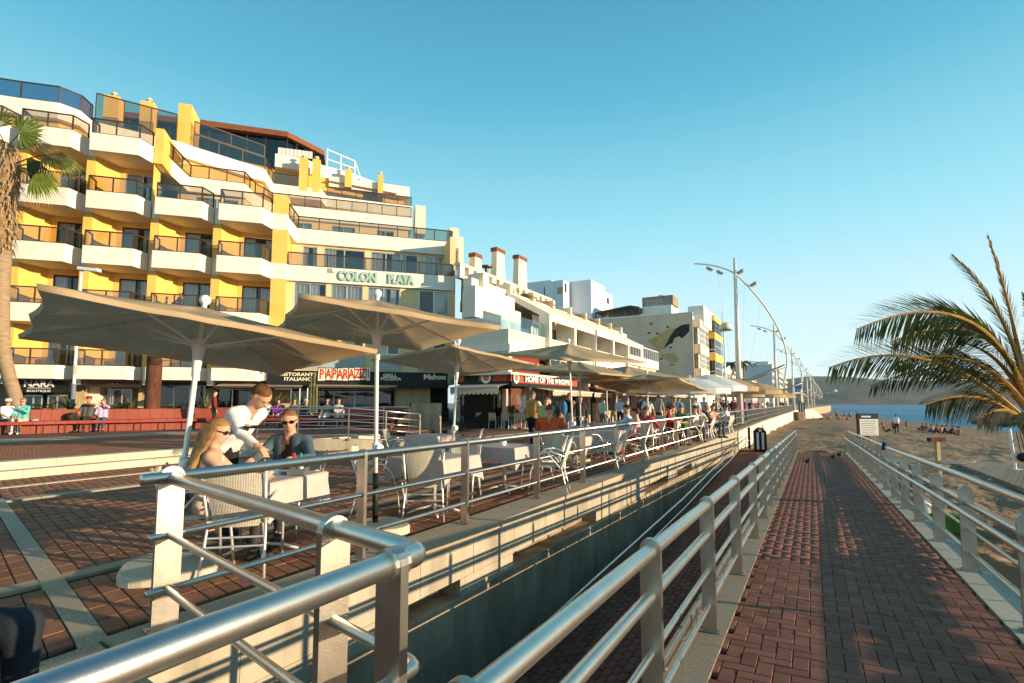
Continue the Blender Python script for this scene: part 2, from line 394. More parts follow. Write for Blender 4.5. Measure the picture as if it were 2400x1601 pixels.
# near landing paving (left bottom, mostly behind the rail)
# ---- coping stones along the terrace edge
wall = thing('retaining_wall', 'long concrete retaining wall under the terrace edge, with shelf niches', 'wall', PS(10, 3.5, 0))
s = 1.72
while s < 112:
    L_ = random.uniform(1.15, 1.3) if s < 45 else 8.0
    bend = lambda q: 3.33-.0 if q < 50 else 3.33-(q-50)*.011
    e = s+L_
    MB().prism([(s+.003, bend(s)), (e-.003, bend(e)), (e-.003, 3.80), (s+.003, 3.80)], -.06, .02+random.uniform(-.002, .002), PSF).build('coping_stone', M['granite'], wall); s = e
niches = [(4.02, 4.86), (6.02, 9.0), (12.2, 14.4), (15.5, 17.6)]
s = 1.4
while s < 29.5:
    e = s+.93
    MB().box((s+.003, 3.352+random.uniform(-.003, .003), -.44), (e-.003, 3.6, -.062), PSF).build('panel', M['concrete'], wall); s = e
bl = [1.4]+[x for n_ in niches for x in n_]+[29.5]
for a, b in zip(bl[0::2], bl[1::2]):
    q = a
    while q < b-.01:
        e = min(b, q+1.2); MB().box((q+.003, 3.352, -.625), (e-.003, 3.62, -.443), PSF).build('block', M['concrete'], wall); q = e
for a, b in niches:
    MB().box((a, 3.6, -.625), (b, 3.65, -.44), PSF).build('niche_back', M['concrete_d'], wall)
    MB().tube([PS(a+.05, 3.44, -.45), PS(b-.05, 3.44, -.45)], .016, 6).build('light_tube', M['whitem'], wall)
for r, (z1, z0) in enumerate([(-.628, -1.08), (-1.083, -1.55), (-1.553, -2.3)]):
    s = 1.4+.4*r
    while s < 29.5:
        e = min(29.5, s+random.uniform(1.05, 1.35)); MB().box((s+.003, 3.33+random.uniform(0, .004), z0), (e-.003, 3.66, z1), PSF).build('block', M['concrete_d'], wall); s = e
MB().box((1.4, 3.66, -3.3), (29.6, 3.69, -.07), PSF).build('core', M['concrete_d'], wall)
# cream beach wall beyond the ramp
bw = thing('beach_wall', 'plain cream sea wall between the promenade and the sand', 'wall', PS(60, 3.3, -1.5))
q = 29.6; k = 0
while q < 112:
    e = q+ (5 if k else 3.2); b0 = 3.34 if q < 50 else 3.34-(q-50)*.011; b1 = 3.34 if e < 50 else 3.34-(e-50)*.011
    MB().prism([(q+.004, b0), (e-.004, b1), (e-.004, 3.72), (q+.004, 3.72)], -3.2, -.062, PSF).build('panel', M['cream'], bw); q = e; k += 1
for sb in (45.,):
    v = [PS(sb, 3.34, -.1), PS(sb+.5, 3.34, -.1), PS(sb+.25, 3.34, -2.2), PS(sb, 2.9, -2.2), PS(sb+.5, 2.9, -2.2)]
    MB().add([PS(sb, 3.34, -.15), PS(sb, 2.75, -2.3), PS(sb, 3.34, -2.3), PS(sb+.45, 3.34, -.15), PS(sb+.45, 2.75, -2.3), PS(sb+.45, 3.34, -2.3)], [(0, 1, 2), (3, 5, 4), (0, 3, 4, 1)]).build('buttress', M['concrete_d'], bw)
ew = thing('slipway_wall', 'low cream wedge of wall where the promenade ends at the water', 'wall', PS(128, -2, -2))
MB().prism([(112, 2.6), (126, -.4), (127, .6), (113, 3.8)], -3.2, .0, PSF).build('wall_face', M['cream'], ew)
MB().add([PS(126, -.4, 0), PS(134, -3.2, -2.6), PS(134, -2.4, -2.6), PS(127, .6, 0), PS(126, -.4, -2.8), PS(127, .6, -2.8)], [(0, 1, 2, 3), (0, 4, 1), (3, 2, 5), (4, 5, 2, 1)]).build('wedge', M['cream'], ew)
# ---- steps up to the upper promenade
steps = thing('promenade_steps', 'two long pale granite steps rising to the upper promenade', 'steps', PS(6, 13.4, 0))
for r, (n0, z1) in enumerate([(13.25, .15), (13.6, .30)]):
    s = -8.0+.37*r
    while s < 14.6:
        e = min(14.6, s+random.uniform(.95, 1.5))
        MB().box((s+.003, n0+random.uniform(0, .003), z1-.15-(.03 if r == 0 else 0)), (e-.003, n0+.37, z1), PSF).build('step_stone', M['granite_light'], steps); s = e
# upper promenade pavers
kind = [brick_mesh('brick', SV*.205, NV*.095, None, .03), brick_mesh('brick', SV*.098, NV*.205, None, .03)]
pl = []
n = 13.99; r = 0
while n < 21.6:
    s = -8+(r % 2)*.11
    while s < 19:
        pl.append((PS(s, n, .30), 0, jit(.003,.001))); s += .22
    n += .11; r += 1
lay(upper, pl, kind[:1], M['paver'], M['paver_i'], 'brick', limit=0)
struct(MB().prism([(-8, 21.65), (30, 21.65), (30, 30), (-8, 30)], .27, .299, PSF).build('upper_paving', brick_floor_mat('upper_brick', (.27, .125, .075), 4.5)))
s = -6
while s < 20:
    MB().box((s+.004, 20.3, .28), (s+2.196, 22.0, .306), PSF).build('flagstone', M['granite'], upper); s += 2.2
# ---- trench floor, ramp body
tz = lambda s: -2.05+(s-2)*.036
fl = MB(); fl.add([PS(.8, .9, tz(.8)), PS(31, .9, -1.0), PS(31, 3.34, -1.0), PS(.8, 3.34, tz(.8))], [(0, 1, 2, 3)])
trench = struct(fl.build('lower_ramp', M['mortar']))
kind = [brick_mesh('brick', SV*.2, NV*.098, None, .03), brick_mesh('brick', SV*.098, NV*.2, None, .03)]
pl = []; n = .97; r = 0
while n < 3.25:
    s = 5+(r % 2)*.1
    while s < 31: pl.append((PS(s, n, tz(s)+.022 if s < 30.9 else -.98), 0, jit(.004, .0012))); s += .208
    n += .105; r += 1
lay(trench, pl, kind[:1], M['rbrick'], M['rbrick_i'], 'brick', limit=0)
rb = MB()
for a, b in zip([-8, -2, .4, 6, 12, 18, 24], [-2, .4, 6, 12, 18, 24, 29.7]):
    top4 = [PS(a, .98, zr(a, .98)-.03), PS(b, .98, zr(b, .98)-.03), PS(b, -1.62, zr(b, -1.62)-.03), PS(a, -1.62, zr(a, -1.62)-.03)]
    bot = [Vector((p.x, p.y, -3.4)) for p in top4]
    rb.add(top4+bot, [(0, 1, 2, 3), (0, 4, 5, 1), (2, 6, 7, 3), (1, 5, 6, 2), (3, 7, 4, 0)])
ramp = struct(rb.build('ramp_walkway', M['mortar']))
# herringbone pavers
a_, b_ = .2005, .0985; u = .1025
kind = [brick_mesh('brick', SV*a_, NV*b_, None), brick_mesh('brick', SV*b_, NV*a_, None)]
pl = []
def hb():
    for i in range(-30, 320):
        for j in range(-160, 30):
            d = (i-j) % 4
            if d == 0: yield (i+.0, j+.0, 0)      # horizontal: cells (i,j),(i+1,j)
            elif d == 2: pass
            # vertical: cells where (i-j)%4==2 start -> (i,j),(i,j+1)
for i in range(-20, 300):
    for j in range(-20, 25):
        d = (i-j) % 4
        if d == 0: s, n, k = (i+1)*u, -.33+(j+.5)*u, 0
        elif d == 2: s, n, k = (i+.5)*u, -.33+(j+0)*u, 1
        else: continue
        hx, hy = (a_/2, b_/2) if k == 0 else (b_/2, a_/2)
        if n < -1.31 or n > .67 or s > 29.4 or s < -1.5: continue
        pl.append((PS(s, n, zr(s, n)), k, (jit(.004)[0]-.0272, jit(.004)[1], random.uniform(-.0015, .0015))))
lay(ramp, pl, kind, M['rbrick'], M['rbrick_i'], 'brick')
for n0, n1, m_ in ((.635, .975, M['granite']), (-1.62, -1.28, M['granite_light'])):
    s = -3.0
    while s < 29.6:
        e = min(29.6, s+1.2)
        q = [PS(s+.003, n0, zr(s, n0)+.006), PS(e-.003, n0, zr(e, n0)+.006), PS(e-.003, n1, zr(e, n1)+.006), PS(s+.003, n1, zr(s, n1)+.006)]
        MB().add(q+[p-Vector((0, 0, .1)) for p in q], [(0, 1, 2, 3), (0, 4, 5, 1), (2, 6, 7, 3), (1, 5, 6, 2), (3, 7, 4, 0)]).build('kerb_stone', m_, ramp); s = e
# ================================================================== RAILINGS
def post_mesh(name, wn, ts, h, m, dirv, zb=0.0):
    """flat plate post: width wn across dirv, thickness ts along dirv, rounded head"""
    across = Vector((0, 0, 1)).cross(dirv).normalized(); pts = [(-wn/2, 0), (wn/2, 0)]
    for i in range(9):
        a = math.pi*i/8; pts.append((math.cos(a)*wn/2, h-wn/2+.035+math.sin(a)*wn/2))
    b = MB(); k = len(pts)
    b.add([tuple(across*x+dirv*(-ts/2)+Vector((0, 0, z))) for x, z in pts]+[tuple(across*x+dirv*(ts/2)+Vector((0, 0, z))) for x, z in pts],
          [tuple(range(k)), tuple(range(2*k-1, k-1, -1))]+[(i, i+k, (i+1) % k+k, (i+1) % k) for i in range(k)])
    b.box((0, 0, 0), (1, 1, .012), lambda x, y, z: tuple(across*(x-.5)*(wn+.05)+dirv*(y-.5)*(ts+.07)+Vector((0, 0, z))))
    for sx in (-1, 1): b.lathe([(.009, .012), (.009, .024)], tuple(across*sx*(wn/2+.012)+dirv*0), 6)
    return b.mesh(name, m)
def railing(root, posts, dirv, H, tubes, wn=.095, ts=.036, m=None):
    me = post_mesh('post', wn, ts, H, m or M['steel_post'], dirv.normalized())
    for p in posts:
        o = link('post', me, root); o.matrix_basis = Matrix.Translation(p)
    for pts, r in tubes: MB().tube(pts, r, 12).build('rail', M['steel'], root, smooth=True)
UPV = Vector((0, 0, 1))
# terrace railing, straight along the terrace edge
tr = thing('terrace_railing', 'long brushed steel railing with three rails along the terrace edge', 'railing', PS(20, 3.63, 0))
sp = [1.976, 3.66, 5.334, 7.23, 9.08, 10.99, 13.02, 14.86, 16.66, 18.66, 20.67, 22.52, 24.37]
while sp[-1] < 108: sp.append(sp[-1]+1.9)
bn = lambda s: 3.62 if s < 50 else 3.62-(s-50)*.011
railing(tr, [PS(s, bn(s), .02) for s in sp[1:]], SV, .96, [([PS(1.80, 3.62, .965), PS(50, 3.62, .965), PS(108, bn(108), .965)], .037),
        ([PS(1.86, 3.62, .60), PS(50, 3.62, .60), PS(108, bn(108), .60)], .021), ([PS(1.86, 3.62, .26), PS(50, 3.62, .26), PS(108, bn(108), .26)], .021)])
# corner railing across the head of the trench and the near handrail
cr = thing('corner_railing', 'near steel corner railing that turns at a thick rounded post, closest to the camera', 'railing', PS(1.5, 2.4, 0))
P0 = PS(1.976, 3.62, 0); PC = PS(1.44, 1.19, 0); BD = (PC-P0).normalized()
PB = P0.lerp(PC, .80)
zB = .945
m0 = post_mesh('post', .15, .042, .98, M['steel_post'], BD); o = link('post', m0, cr); o.matrix_basis = Matrix.Translation(P0+Vector((0, 0, .02)))
o = link('post', post_mesh('post', .125, .042, .96, M['steel_post'], BD), cr); o.matrix_basis = Matrix.Translation(PB)
PCc = PS(1.30, 1.15, -.03)
o = link('post', post_mesh('post', .10, .036, .99, M['steel_post'], SV), cr); o.matrix_basis = Matrix.Translation(PCc)
E0 = PS(1.46, 1.165, zB)
def elbow(a, c, b, r, k=6):
    return [c.lerp(a, 1-t) if False else (a*(1-t)**2+c*2*t*(1-t)+b*t*t) for t in [i/k for i in range(k+1)]]
for z, r in ((zB, .038), (.59, .022), (.255, .022)):
    z0 = z+.01
    pts = [P0+UPV*z0-BD*.06]+elbow(PC+UPV*z-BD*.06, PC+UPV*z+BD*.035, PS(1.40, 1.15, z), .05)+[PS(-3.2, 1.15, z+.012)]
    MB().tube(pts, r, 16).build('rail', M['steel'], cr, smooth=True)
    MB().lathe([(r*1.32, -.02), (r*1.32, .02)], tuple(P0+UPV*z0-BD*.02), 14, (BD.cross(UPV).normalized(), UPV, BD)).build('collar', M['steel'], cr, smooth=False)
    MB().lathe([(r*1.28, -.035), (r*1.28, .035)], tuple(PCc.lerp(PCc, 1)+UPV*0+Vector((0, 0, z+.03))), 14, (NV, UPV, SV)).build('collar', M['steel'], cr) if z > .9 else None
# left railing of the ramp
def ramp_railing(root, n0, side, slist, H=.98):
    me = post_mesh('post', .105, .036, H, M['steel_post'], SV)
    for s in slist:
        o = link('post', me, root); o.matrix_basis = Matrix.Translation(PS(s, n0, zr(s, n0)+.008))
    ends = (-2.2, 29.3)
    for h, r in ((H-.02, .037), (.74, .030), (.46, .017), (.20, .017)):
        pts = [PS(s, n0, zr(s, n0)+h) for s in (ends[0], .5, 8, 16, 24, ends[1])]
        MB().tube(pts, r, 12).build('rail', M['steel'], root, smooth=True)
    return root
rl = thing('ramp_railing', 'steel railing with four rails on the landward side of the brick ramp', 'railing', PS(10, .75, -.4))
sl = [1.1, 2.8, 4.47, 6.2, 8.15, 9.8, 11.31, 12.66, 14.14]
while sl[-1] < 29: sl.append(sl[-1]+1.62)
ramp_railing(rl, .75, 1, sl)
def kick(root, n, s0, s1, hole=True, zo=.035):
    s = s0
    while s < s1:
        e = min(s1, s+1.63); b = MB()
        q = [PS(s+.02, n, zr(s, n)+zo), PS(e-.02, n, zr(e, n)+zo)]
        x = Vector((0, 0, .13)); w = NV*.012
        b.add([q[0], q[1], q[1]+x, q[0]+x, q[0]+w, q[1]+w, q[1]+x+w, q[0]+x+w], [(0, 1, 2, 3), (5, 4, 7, 6), (3, 2, 6, 7), (4, 5, 1, 0), (0, 3, 7, 4), (1, 5, 6, 2)])
        b.build('kick_plate', M['granite_light'] if not hole else M['steel_post'], root)
        if hole and s < 14:
            for k in range(3):
                f = (k+.5)/3; p = q[0].lerp(q[1], f)+UPV*.065; MB().lathe([(.016, 0), (.012, .014)], tuple(p), 8, (SV, UPV, -NV)).build('bolt', M['steel'], root)
        s = e
kick(rl, .845, 1.0, 29)
pe = [PS(29.2, .75, zr(29, .75)+.96), PS(29.9, .75, zr(29, .75)+.95), PS(30.15, .75, zr(29, .75)+.80), PS(29.9, .75, zr(29, .75)+.62), PS(29.2, .75, zr(29, .75)+.60)]
MB().tube(pe, .03, 10).build('rail_loop', M['steel'], rl, smooth=True)
rr = thing('ramp_railing', 'steel railing with raised handrail on the sandy side of the brick ramp', 'railing', PS(10, -1.4, -.4))
sr = [2.0, 3.8, 5.63, 7.53, 9.11, 10.64, 12.02, 13.47, 14.9, 16.4, 17.8, 19.1]
while sr[-1] < 28.6: sr.append(sr[-1]+1.45)
me = post_mesh('post', .13, .036, .86, M['steel_post'], SV)
for s in sr:
    o = link('post', me, rr); o.matrix_basis = Matrix.Translation(PS(s, -1.42, zr(s, -1.42)+.008))
    MB().tube([PS(s, -1.44, zr(s, -1.4)+.84), PS(s, -1.47, zr(s, -1.4)+.95)], .012, 6).build('bracket', M['steel'], rr)
    MB().tube([PS(s, -1.36, zr(s, -1.4)+.62), PS(s, -1.29, zr(s, -1.4)+.68)], .010, 6).build('bracket', M['steel'], rr)
for n_, h, r in ((-1.48, .97, .036), (-1.43, .72, .030), (-1.27, .70, .026), (-1.43, .44, .016), (-1.43, .19, .016)):
    MB().tube([PS(s, n_, zr(s, n_)+h+(-.03 if s in (14.5,) else 0)) for s in (-1, 4, 8.2, 14.5, 20, 26, 29.2)], r, 12).build('rail', M['steel'], rr, smooth=True)
pe = [PS(29.2, -1.48, zr(29, -1.4)+.97), PS(30.2, -1.5, zr(29, -1.4)+.96), PS(30.5, -1.5, zr(29, -1.4)+.80), PS(30.2, -1.48, zr(29, -1.4)+.45), PS(29.2, -1.43, zr(29, -1.4)+.44)]
MB().tube(pe, .03, 10).build('rail_loop', M['steel'], rr, smooth=True)
kick(rr, -1.635, 1.0, 29, False, -.10)
# twin handrail of the lower ramp
hr = thing('twin_handrail', 'pair of thin steel handrails running down the shaded lower ramp', 'handrail', PS(20, 3.0, -1.4))
hz = [(32, -.30), (27.5, -.46), (22.5, -.72), (19.5, -.80), (14.5, -1.04), (8, -1.24), (3, -1.42)]
for dz, r in ((0, .024), (-.20, .02)):
    MB().tube([PS(s, 3.0+dz*.3, z+dz) for s, z in hz], r, 10).build('rail', M['steel'], hr, smooth=True)
for s in (5.5, 9.5, 13.5, 17.5, 21.5, 25.5, 30):
    zt = np.interp(s, [h[0] for h in hz][::-1], [h[1] for h in hz][::-1])
    MB().tube([PS(s, 3.05, tz(s)), PS(s, 3.02, zt)], .016, 8).build('post', M['steel_post'], hr)
bp = thing('black_post', 'slim black steel post at the foot of the twin handrail', 'post', PS(31.2, 2.95, -1.0))
MB().box((31.15, 2.9, -1.0), (31.25, 3.02, .12), PSF).build('shaft', M['black'], bp)
MB().box((31.08, 2.83, -1.0), (31.32, 3.09, -.98), PSF).build('base_plate', M['bronze'], bp)
# mid railings around the access ramp at the steps
mr_ = thing('promenade_railing', 'curved steel railing with five rails on a concrete kerb behind the sunglasses man', 'railing', GZ(606, 1036, .3))
a0 = GY(606, 958, 15.9); a1 = GY(700, 957, 16.1); a2 = GY(818, 955, 16.4); a3 = GY(905, 962, 16.9); a4 = GY(984, 970, 17.4)
tops = [a0, a1, a2, a3, a4]; ztop = [p.z for p in tops]
base = [Vector((p.x, p.y, z-1.0)) for p, z in zip(tops, ztop)]
for k in range(5):
    MB().tube([p-UPV*(.02+.2*k) for p in tops], .028 if k == 0 else .018, 10).build('rail', M['steel'], mr_, smooth=True)
for i, p in enumerate(tops):
    d = (tops[min(i+1, 4)]-tops[max(i-1, 0)]); d.z = 0
    o = link('post', post_mesh('post', .09, .034, .97, M['steel_post'], d.normalized()), mr_); o.matrix_basis = Matrix.Translation(Vector((p.x, p.y, p.z-1.0)))
for i in range(4):
    a, b = base[i], base[i+1]; w = Vector((.10, .22, 0))
    MB().add([Vector((a.x, a.y, -.05)), Vector((b.x, b.y, -.05)), b+UPV*.05, a+UPV*.05, Vector((a.x, a.y, -.05))+w, Vector((b.x, b.y, -.05))+w, b+UPV*.05+w, a+UPV*.05+w],
             [(0, 1, 2, 3), (3, 2, 6, 7), (5, 4, 7, 6), (1, 5, 6, 2), (4, 0, 3, 7)]).build('kerb_block', M['concrete'], mr_)
mr2 = thing('promenade_railing', 'straight steel railing beside the red bench, behind the curved one', 'railing', GZ(900, 1000, .3))
t2 = [GY(700, 951, 20.6), GY(820, 954.5, 20.8), GY(900, 953, 21.), GY(960, 953, 21.2)]
for k in range(4): MB().tube([p-UPV*(.02+.24*k) for p in t2], .026 if k == 0 else .016, 8).build('rail', M['steel'], mr2, smooth=True)
for p in t2:
    o = link('post', post_mesh('post', .08, .03, .96, M['steel_post'], Vector((1, .1, 0)).normalized()), mr2); o.matrix_basis = Matrix.Translation(p-UPV*.97)
cw = thing('concrete_screen', 'freestanding rough concrete screen wall at the end of the railings', 'wall', GZ(1000, 1017, .15))
b0 = GZ(962, 1015, .15); b1 = GZ(1030, 1017, .15)
h_ = 1.42
for i in range(2):
    for j in range(3):
        p = b0.lerp(b1, i/2+.003); q = b0.lerp(b1, (i+1)/2-.003); z0 = .0+j*h_/3+.003; z1 = .0+(j+1)*h_/3; w = Vector((.05, .25, 0))
        vs = [Vector((p.x, p.y, z0)), Vector((q.x, q.y, z0)), Vector((q.x, q.y, z1)), Vector((p.x, p.y, z1))]
        MB().add(vs+[x+w for x in vs], [(0, 1, 2, 3), (5, 4, 7, 6), (3, 2, 6, 7), (1, 5, 6, 2), (4, 0, 3, 7)]).build('block', M['concrete_d'], cw)
# ================================================================== THE HOTEL (u along its front, v out, z up)
ho = thing('hotel', 'stepped yellow and white hotel with angular balconies and green letters on its front', 'building', HP(-10, 0, .3))
YEL, WHT, PEA = M['yellow'], M['white'], M['peach']
def hp(name, m, pts, z0, z1, parent=None): return MB().prism(pts, z0, z1, HPF).build(name, m, parent or ho)
FL = [3.36, 6.52, 9.71, 12.70, 15.88, 18.95]
BAY = [-25.86, -22.79, -19.71, -16.54, -13.41]
ROWS = {0: 5, 1: 5, 2: 5, 3: 4, 4: 4}               # balcony rows per bay
def glass_rail(pts, z, parent, h=.86, pane=1.25, gm=None, fr=None):
    """bronze framed glass balustrade along a plan line"""
    gm = gm or M['glass']; fr = fr or M['bronze']; P = [Vector((a, b)) for a, b in pts]
    g = None
    for a, b in zip(P[:-1], P[1:]):
        L_ = (b-a).length
        if L_ < .05: continue
        if g is None: g = MB().box((0, 0, 0), (.001, .001, .001), lambda x, y, zz: tuple(HP(a.x+x, a.y+y, z+zz)))
        k = max(1, round(L_/pane)); d = (b-a)/L_; w = Vector((-d.y, d.x))
        def bar(p, q, z0, z1, t=.03):
            g.add([tuple(HP(x.x, x.y, zz)) for zz in (z0, z1) for x in (p-w*t, q-w*t, q+w*t, p+w*t)], [(0, 3, 2, 1), (4, 5, 6, 7), (0, 1, 5, 4), (1, 2, 6, 5), (2, 3, 7, 6), (3, 0, 4, 7)])
        bar(a, b, z+h-.06, z+h, .035); bar(a, b, z+.0, z+.05)
        for i in range(k+1):
            p = a+d*(L_*i/k); bar(p-d*.028, p+d*.028, z+.051, z+h-.061)
    fo = g.build('rail_frame', fr, parent)
    for a, b in zip(P[:-1], P[1:]):
        L_ = (b-a).length
        if L_ < .05: continue
        k = max(1, round(L_/pane)); d = (b-a)/L_
        for i in range(k):
            p = a+d*(L_*i/k+.03); q = a+d*(L_*(i+1)/k-.03)
            MB().quad(HP(p.x, p.y, z+.051), HP(q.x, q.y, z+.051), HP(q.x, q.y, z+h-.061), HP(p.x, p.y, z+h-.061)).build('pane', gm, fo if parent is ho else parent)
    return fo
def curtain(parent, u0, u1, v, z0, z1, m=None):
    b = MB(); k = max(4, int((u1-u0)/.07)); pts = [(u0+(u1-u0)*i/k, v+.035*math.sin(i*2.1)+.012*math.sin(i*.9)) for i in range(k+1)]
    b.sheet(pts, z0, z1, HPF); return b.build('curtain', m or M['curtain'], parent, smooth=True)
def window(u0, u1, v, z0, z1, fr, panes=2, cur=((0, 1),), depth=.5, gm=None, parent=None):
    """a framed window set in front of a dark recess; v is its outer plane"""
    w = MB(); t = .055
    def bar(a, b, c, d, dv=0): w.box((a, v-.06, c), (b, v+dv, d), HPF)
    bar(u0, u1, z1-t, z1); bar(u0, u1, z0, z0+t); bar(u0, u0+t, z0+t+.001, z1-t-.001); bar(u1-t, u1, z0+t+.001, z1-t-.001)
    for i in range(1, panes):
        c = u0+(u1-u0)*i/panes; bar(c-t*.6, c+t*.6, z0+t+.001, z1-t-.001, .012)
    f = w.build('window', fr, parent or ho)
    for i in range(panes):
        a = u0+(u1-u0)*i/panes+.03; b = u0+(u1-u0)*(i+1)/panes-.03
        MB().quad(HP(a, v-.03, z0+.03), HP(b, v-.03, z0+.03), HP(b, v-.03, z1-.03), HP(a, v-.03, z1-.03)).build('pane', gm or M['wglass'], f)
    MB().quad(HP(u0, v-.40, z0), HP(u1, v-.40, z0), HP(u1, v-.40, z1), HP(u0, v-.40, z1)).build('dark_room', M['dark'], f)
    for a, b in cur: curtain(f, u0+(u1-u0)*a, u0+(u1-u0)*b, v-.12, z0+.04, z1-.05)
    return f
def wall_holes(u0, u1, v, z0, z1, m, holes, parent=None, name='wall'):
    us = sorted({u0, u1, *[h[0] for h in holes], *[h[1] for h in holes]}); zs = sorted({z0, z1, *[h[2] for h in holes], *[h[3] for h in holes]})
    us = [x for x in us if u0 <= x <= u1]; zs = [x for x in zs if z0 <= x <= z1]; b = MB()
    for a, c in zip(us[:-1], us[1:]):
        for d, e in zip(zs[:-1], zs[1:]):
            mu, mz = (a+c)/2, (d+e)/2
            if any(h[0] < mu < h[1] and h[2] < mz < h[3] for h in holes): continue
            b.quad(HP(a, v, d), HP(c, v, d), HP(c, v, e), HP(a, v, e))
    for h in holes:                                   # reveals
        b.sheet([(h[0], v), (h[0], v-.2)], h[2], h[3], HPF); b.sheet([(h[1], v), (h[1], v-.2)], h[2], h[3], HPF)
    return b.build(name, m, parent or ho)
brown = mat('dark_brown_frame', (.07, .03, .015), .5); alw = mat('window_aluminium', (.62, .62, .60), .35, .6)
# --- bay walls with openings
def wall_open(pts_line, z0, z1, m, parent=None): return MB().sheet(pts_line, z0, z1, HPF).build('wall', m, parent or ho)
for bi, uL in enumerate(BAY):
    nr = ROWS[bi]
    for r in range(nr):
        zt = FL[r]; zb = zt-.95; z_lo = zt-.4; z_hi = (FL[r+1]-.95)
        # balcony body
        out = [(uL, 1.4), (uL+2.28, 1.4), (uL+2.70, .45), (uL+2.75, -.69), (uL+.02, -.69), (uL+.02, .44)]
        hgt = .95 if r else .70
        hp('balcony', WHT, out, zt-hgt, zt)
        glass_rail([(uL+.06, .5), (uL+.06, 1.33), (uL+2.25, 1.33), (uL+2.64, .47)], zt, ho)
        if r == nr-1 and bi in (2,): continue
        if r == nr-1: continue
        fr = brown if r < 3 and r != 0 else alw
        z_w1 = z_hi-.30
        # splay wall, lintel, cheeks
        wall_open([(uL-.02, .44), (uL+.72, -.70), (uL+1.0, -.70)], zt, z_hi, YEL)
        wall_open([(uL+1.0, -.70), (uL+2.72, -.70)], z_w1, z_hi, YEL)
        wall_open([(uL+2.72, -.70), (uL+2.72, .44)], zt, z_hi, YEL)
        cu = random.choice([((.0, .45), (.6, 1)), ((0, .3), (.55, 1)), ((0, 1),), ((0, .35), (.7, 1.0)), ((0, .45), (.8, 1))])
        window(uL+1.0, uL+2.70, -.72, zt-.3, z_w1, fr, 2, cu)
        # column between bays
    ztop = FL[nr-1]
    col_top = {0: 15.88, 1: 15.88, 2: 17.0, 3: 12.7, 4: 12.7}[bi]
    hp('column', PEA if bi in (9,) else YEL, [(uL-.44, -.68), (uL-.44, .47), (uL-.03, .47), (uL-.03, -.68)], 2.6, FL[ROWS[bi]-1]-.95 if bi else 14.9)
    for r in range(ROWS[bi]):
        hp('column_band', WHT, [(uL-.38, -.2), (uL-.38, .50), (uL-.03, .50), (uL-.03, -.2)], FL[r]-.949, FL[r]-.001) if bi else None
hp('column', YEL, [(-16.98, -3.0), (-16.98, .52), (-16.56, .52), (-16.56, -3.0)], 14.94, 17.0)
hp('column', YEL, [(-10.70, -3.0), (-10.70, .50), (-9.88, .50), (-9.88, -3.0)], 2.6, 8.75)
hp('column', YEL, [(-10.70, -3.0), (-10.70, .50), (-9.88, .50), (-9.88, -3.0)], 9.70, 11.74)
hp('column', YEL, [(-10.70, -3.0), (-10.70, .50), (-9.88, .50), (-9.88, -3.0)], 12.71, 13.85)
hp('column_band', WHT, [(-10.72, -3.0), (-10.72, .52), (-9.86, .52), (-9.86, -3.0)], 11.745, 12.705)
hp('column_band', WHT, [(-10.72, -3.0), (-10.72, .52), (-9.86, .52), (-9.86, -3.0)], 8.755, 9.695)
# dark core so that nothing shows through
hp('core', M['dark'], [(-26, -1.2), (-.1, -1.2), (-.1, -19), (-26, -19)], 2.7, 9.2)
hp('core', M['dark'], [(-26, -1.2), (-17.0, -1.2), (-16.0, -4.6), (-.6, -3.4), (-.6, -19), (-26, -19)], 9.2, 12.4)
# --- front block with the letters: tiers A and B
def band(pts, z, back, m=WHT, hgt=.95): return hp('parapet', m, pts+back, z-hgt, z)
hp('side_wall', PEA, [(.1, .10), (.28, .10), (.28, -18.9), (.1, -18.9)], 3.36, 8.749)
band([(-9.87, .32), (.33, .32)], 9.71, [(.33, -19), (-9.87, -1.0)])
glass_rail([(-9.82, .25), (.27, .25)], 9.71, ho, .82, 1.15)
hp('side_pier', PEA, [(.05, .2), (.42, .2), (.42, -3), (.05, -3)], 2.6, 12.4)

tB = [(-9.91, .27), (-9.56, -1.95), (.71, -1.96)]
band(tB, 12.70, [(.71, -19), (-10.6, -19), (-10.72, -1)])
glass_rail([(-9.86, .2), (-9.50, -2.02), (.62, -2.03)], 12.70, ho, .84, 1.2)
wl = ((-9.2, -8.3), (-7.9, -5.3), (-4.9, -2.9), (-2.85, -1.75), (-1.3, .0))
wall_holes(-9.86, .30, -2.2, 9.3, 11.748, PEA, [(a, b, 9.75, 11.62) for a, b in wl])
for (a, b) in wl:
    window(a, b, -2.25, 9.75, 11.62, alw, 1 if b-a < 1.3 else 2, random.choice([((0, 1),), ((0, .3),), ((.0, .4), (.7, 1))]))
def colw(px0, px1, y0, y1, v=.14, panes=2, cur=((0, 1),)):
    (u0, z1), (u1, _) = GH(400+px0/3.136, 200+y0/3.136, v), GH(400+px1/3.136, 200+y0/3.136, v); z0 = GH(400+px0/3.136, 200+y1/3.136, v)[1]
    HOLES.append((u0, u1, z0, z1))
    return window(u0, u1, v-.06, z0, z1, alw, panes, cur)
HOLES = []
colw(910, 1145, 1445, 1700, cur=((0, .48), (.5, .8))); colw(1180, 1412, 1462, 1720); colw(1450, 1685, 1480, 1735, cur=((0, .6), (.7, .9))); colw(1825, 2045, 1503, 1690, cur=((.5, 1),))
for px0, px1 in ((690, 790), (805, 850), (880, 935), (985, 1045)):
    u0, u1 = GH(px0, 850, .14)[0], GH(px1, 850, .14)[0]
    window(u0, u1, .08, 4.45, 5.75, alw, 2, ((0, .5),)); HOLES.append((u0, u1, 4.45, 5.75))
    f_ = MB().box((u0-.1, .16, 3.45), (u1+.1, .19, 4.4), HPF).build('spandrel_glass', mat('pale_green_glass', (.38, .45, .42), .25), ho)
wall_holes(-9.87, .28, .12, 3.36, 8.749, PEA, HOLES)
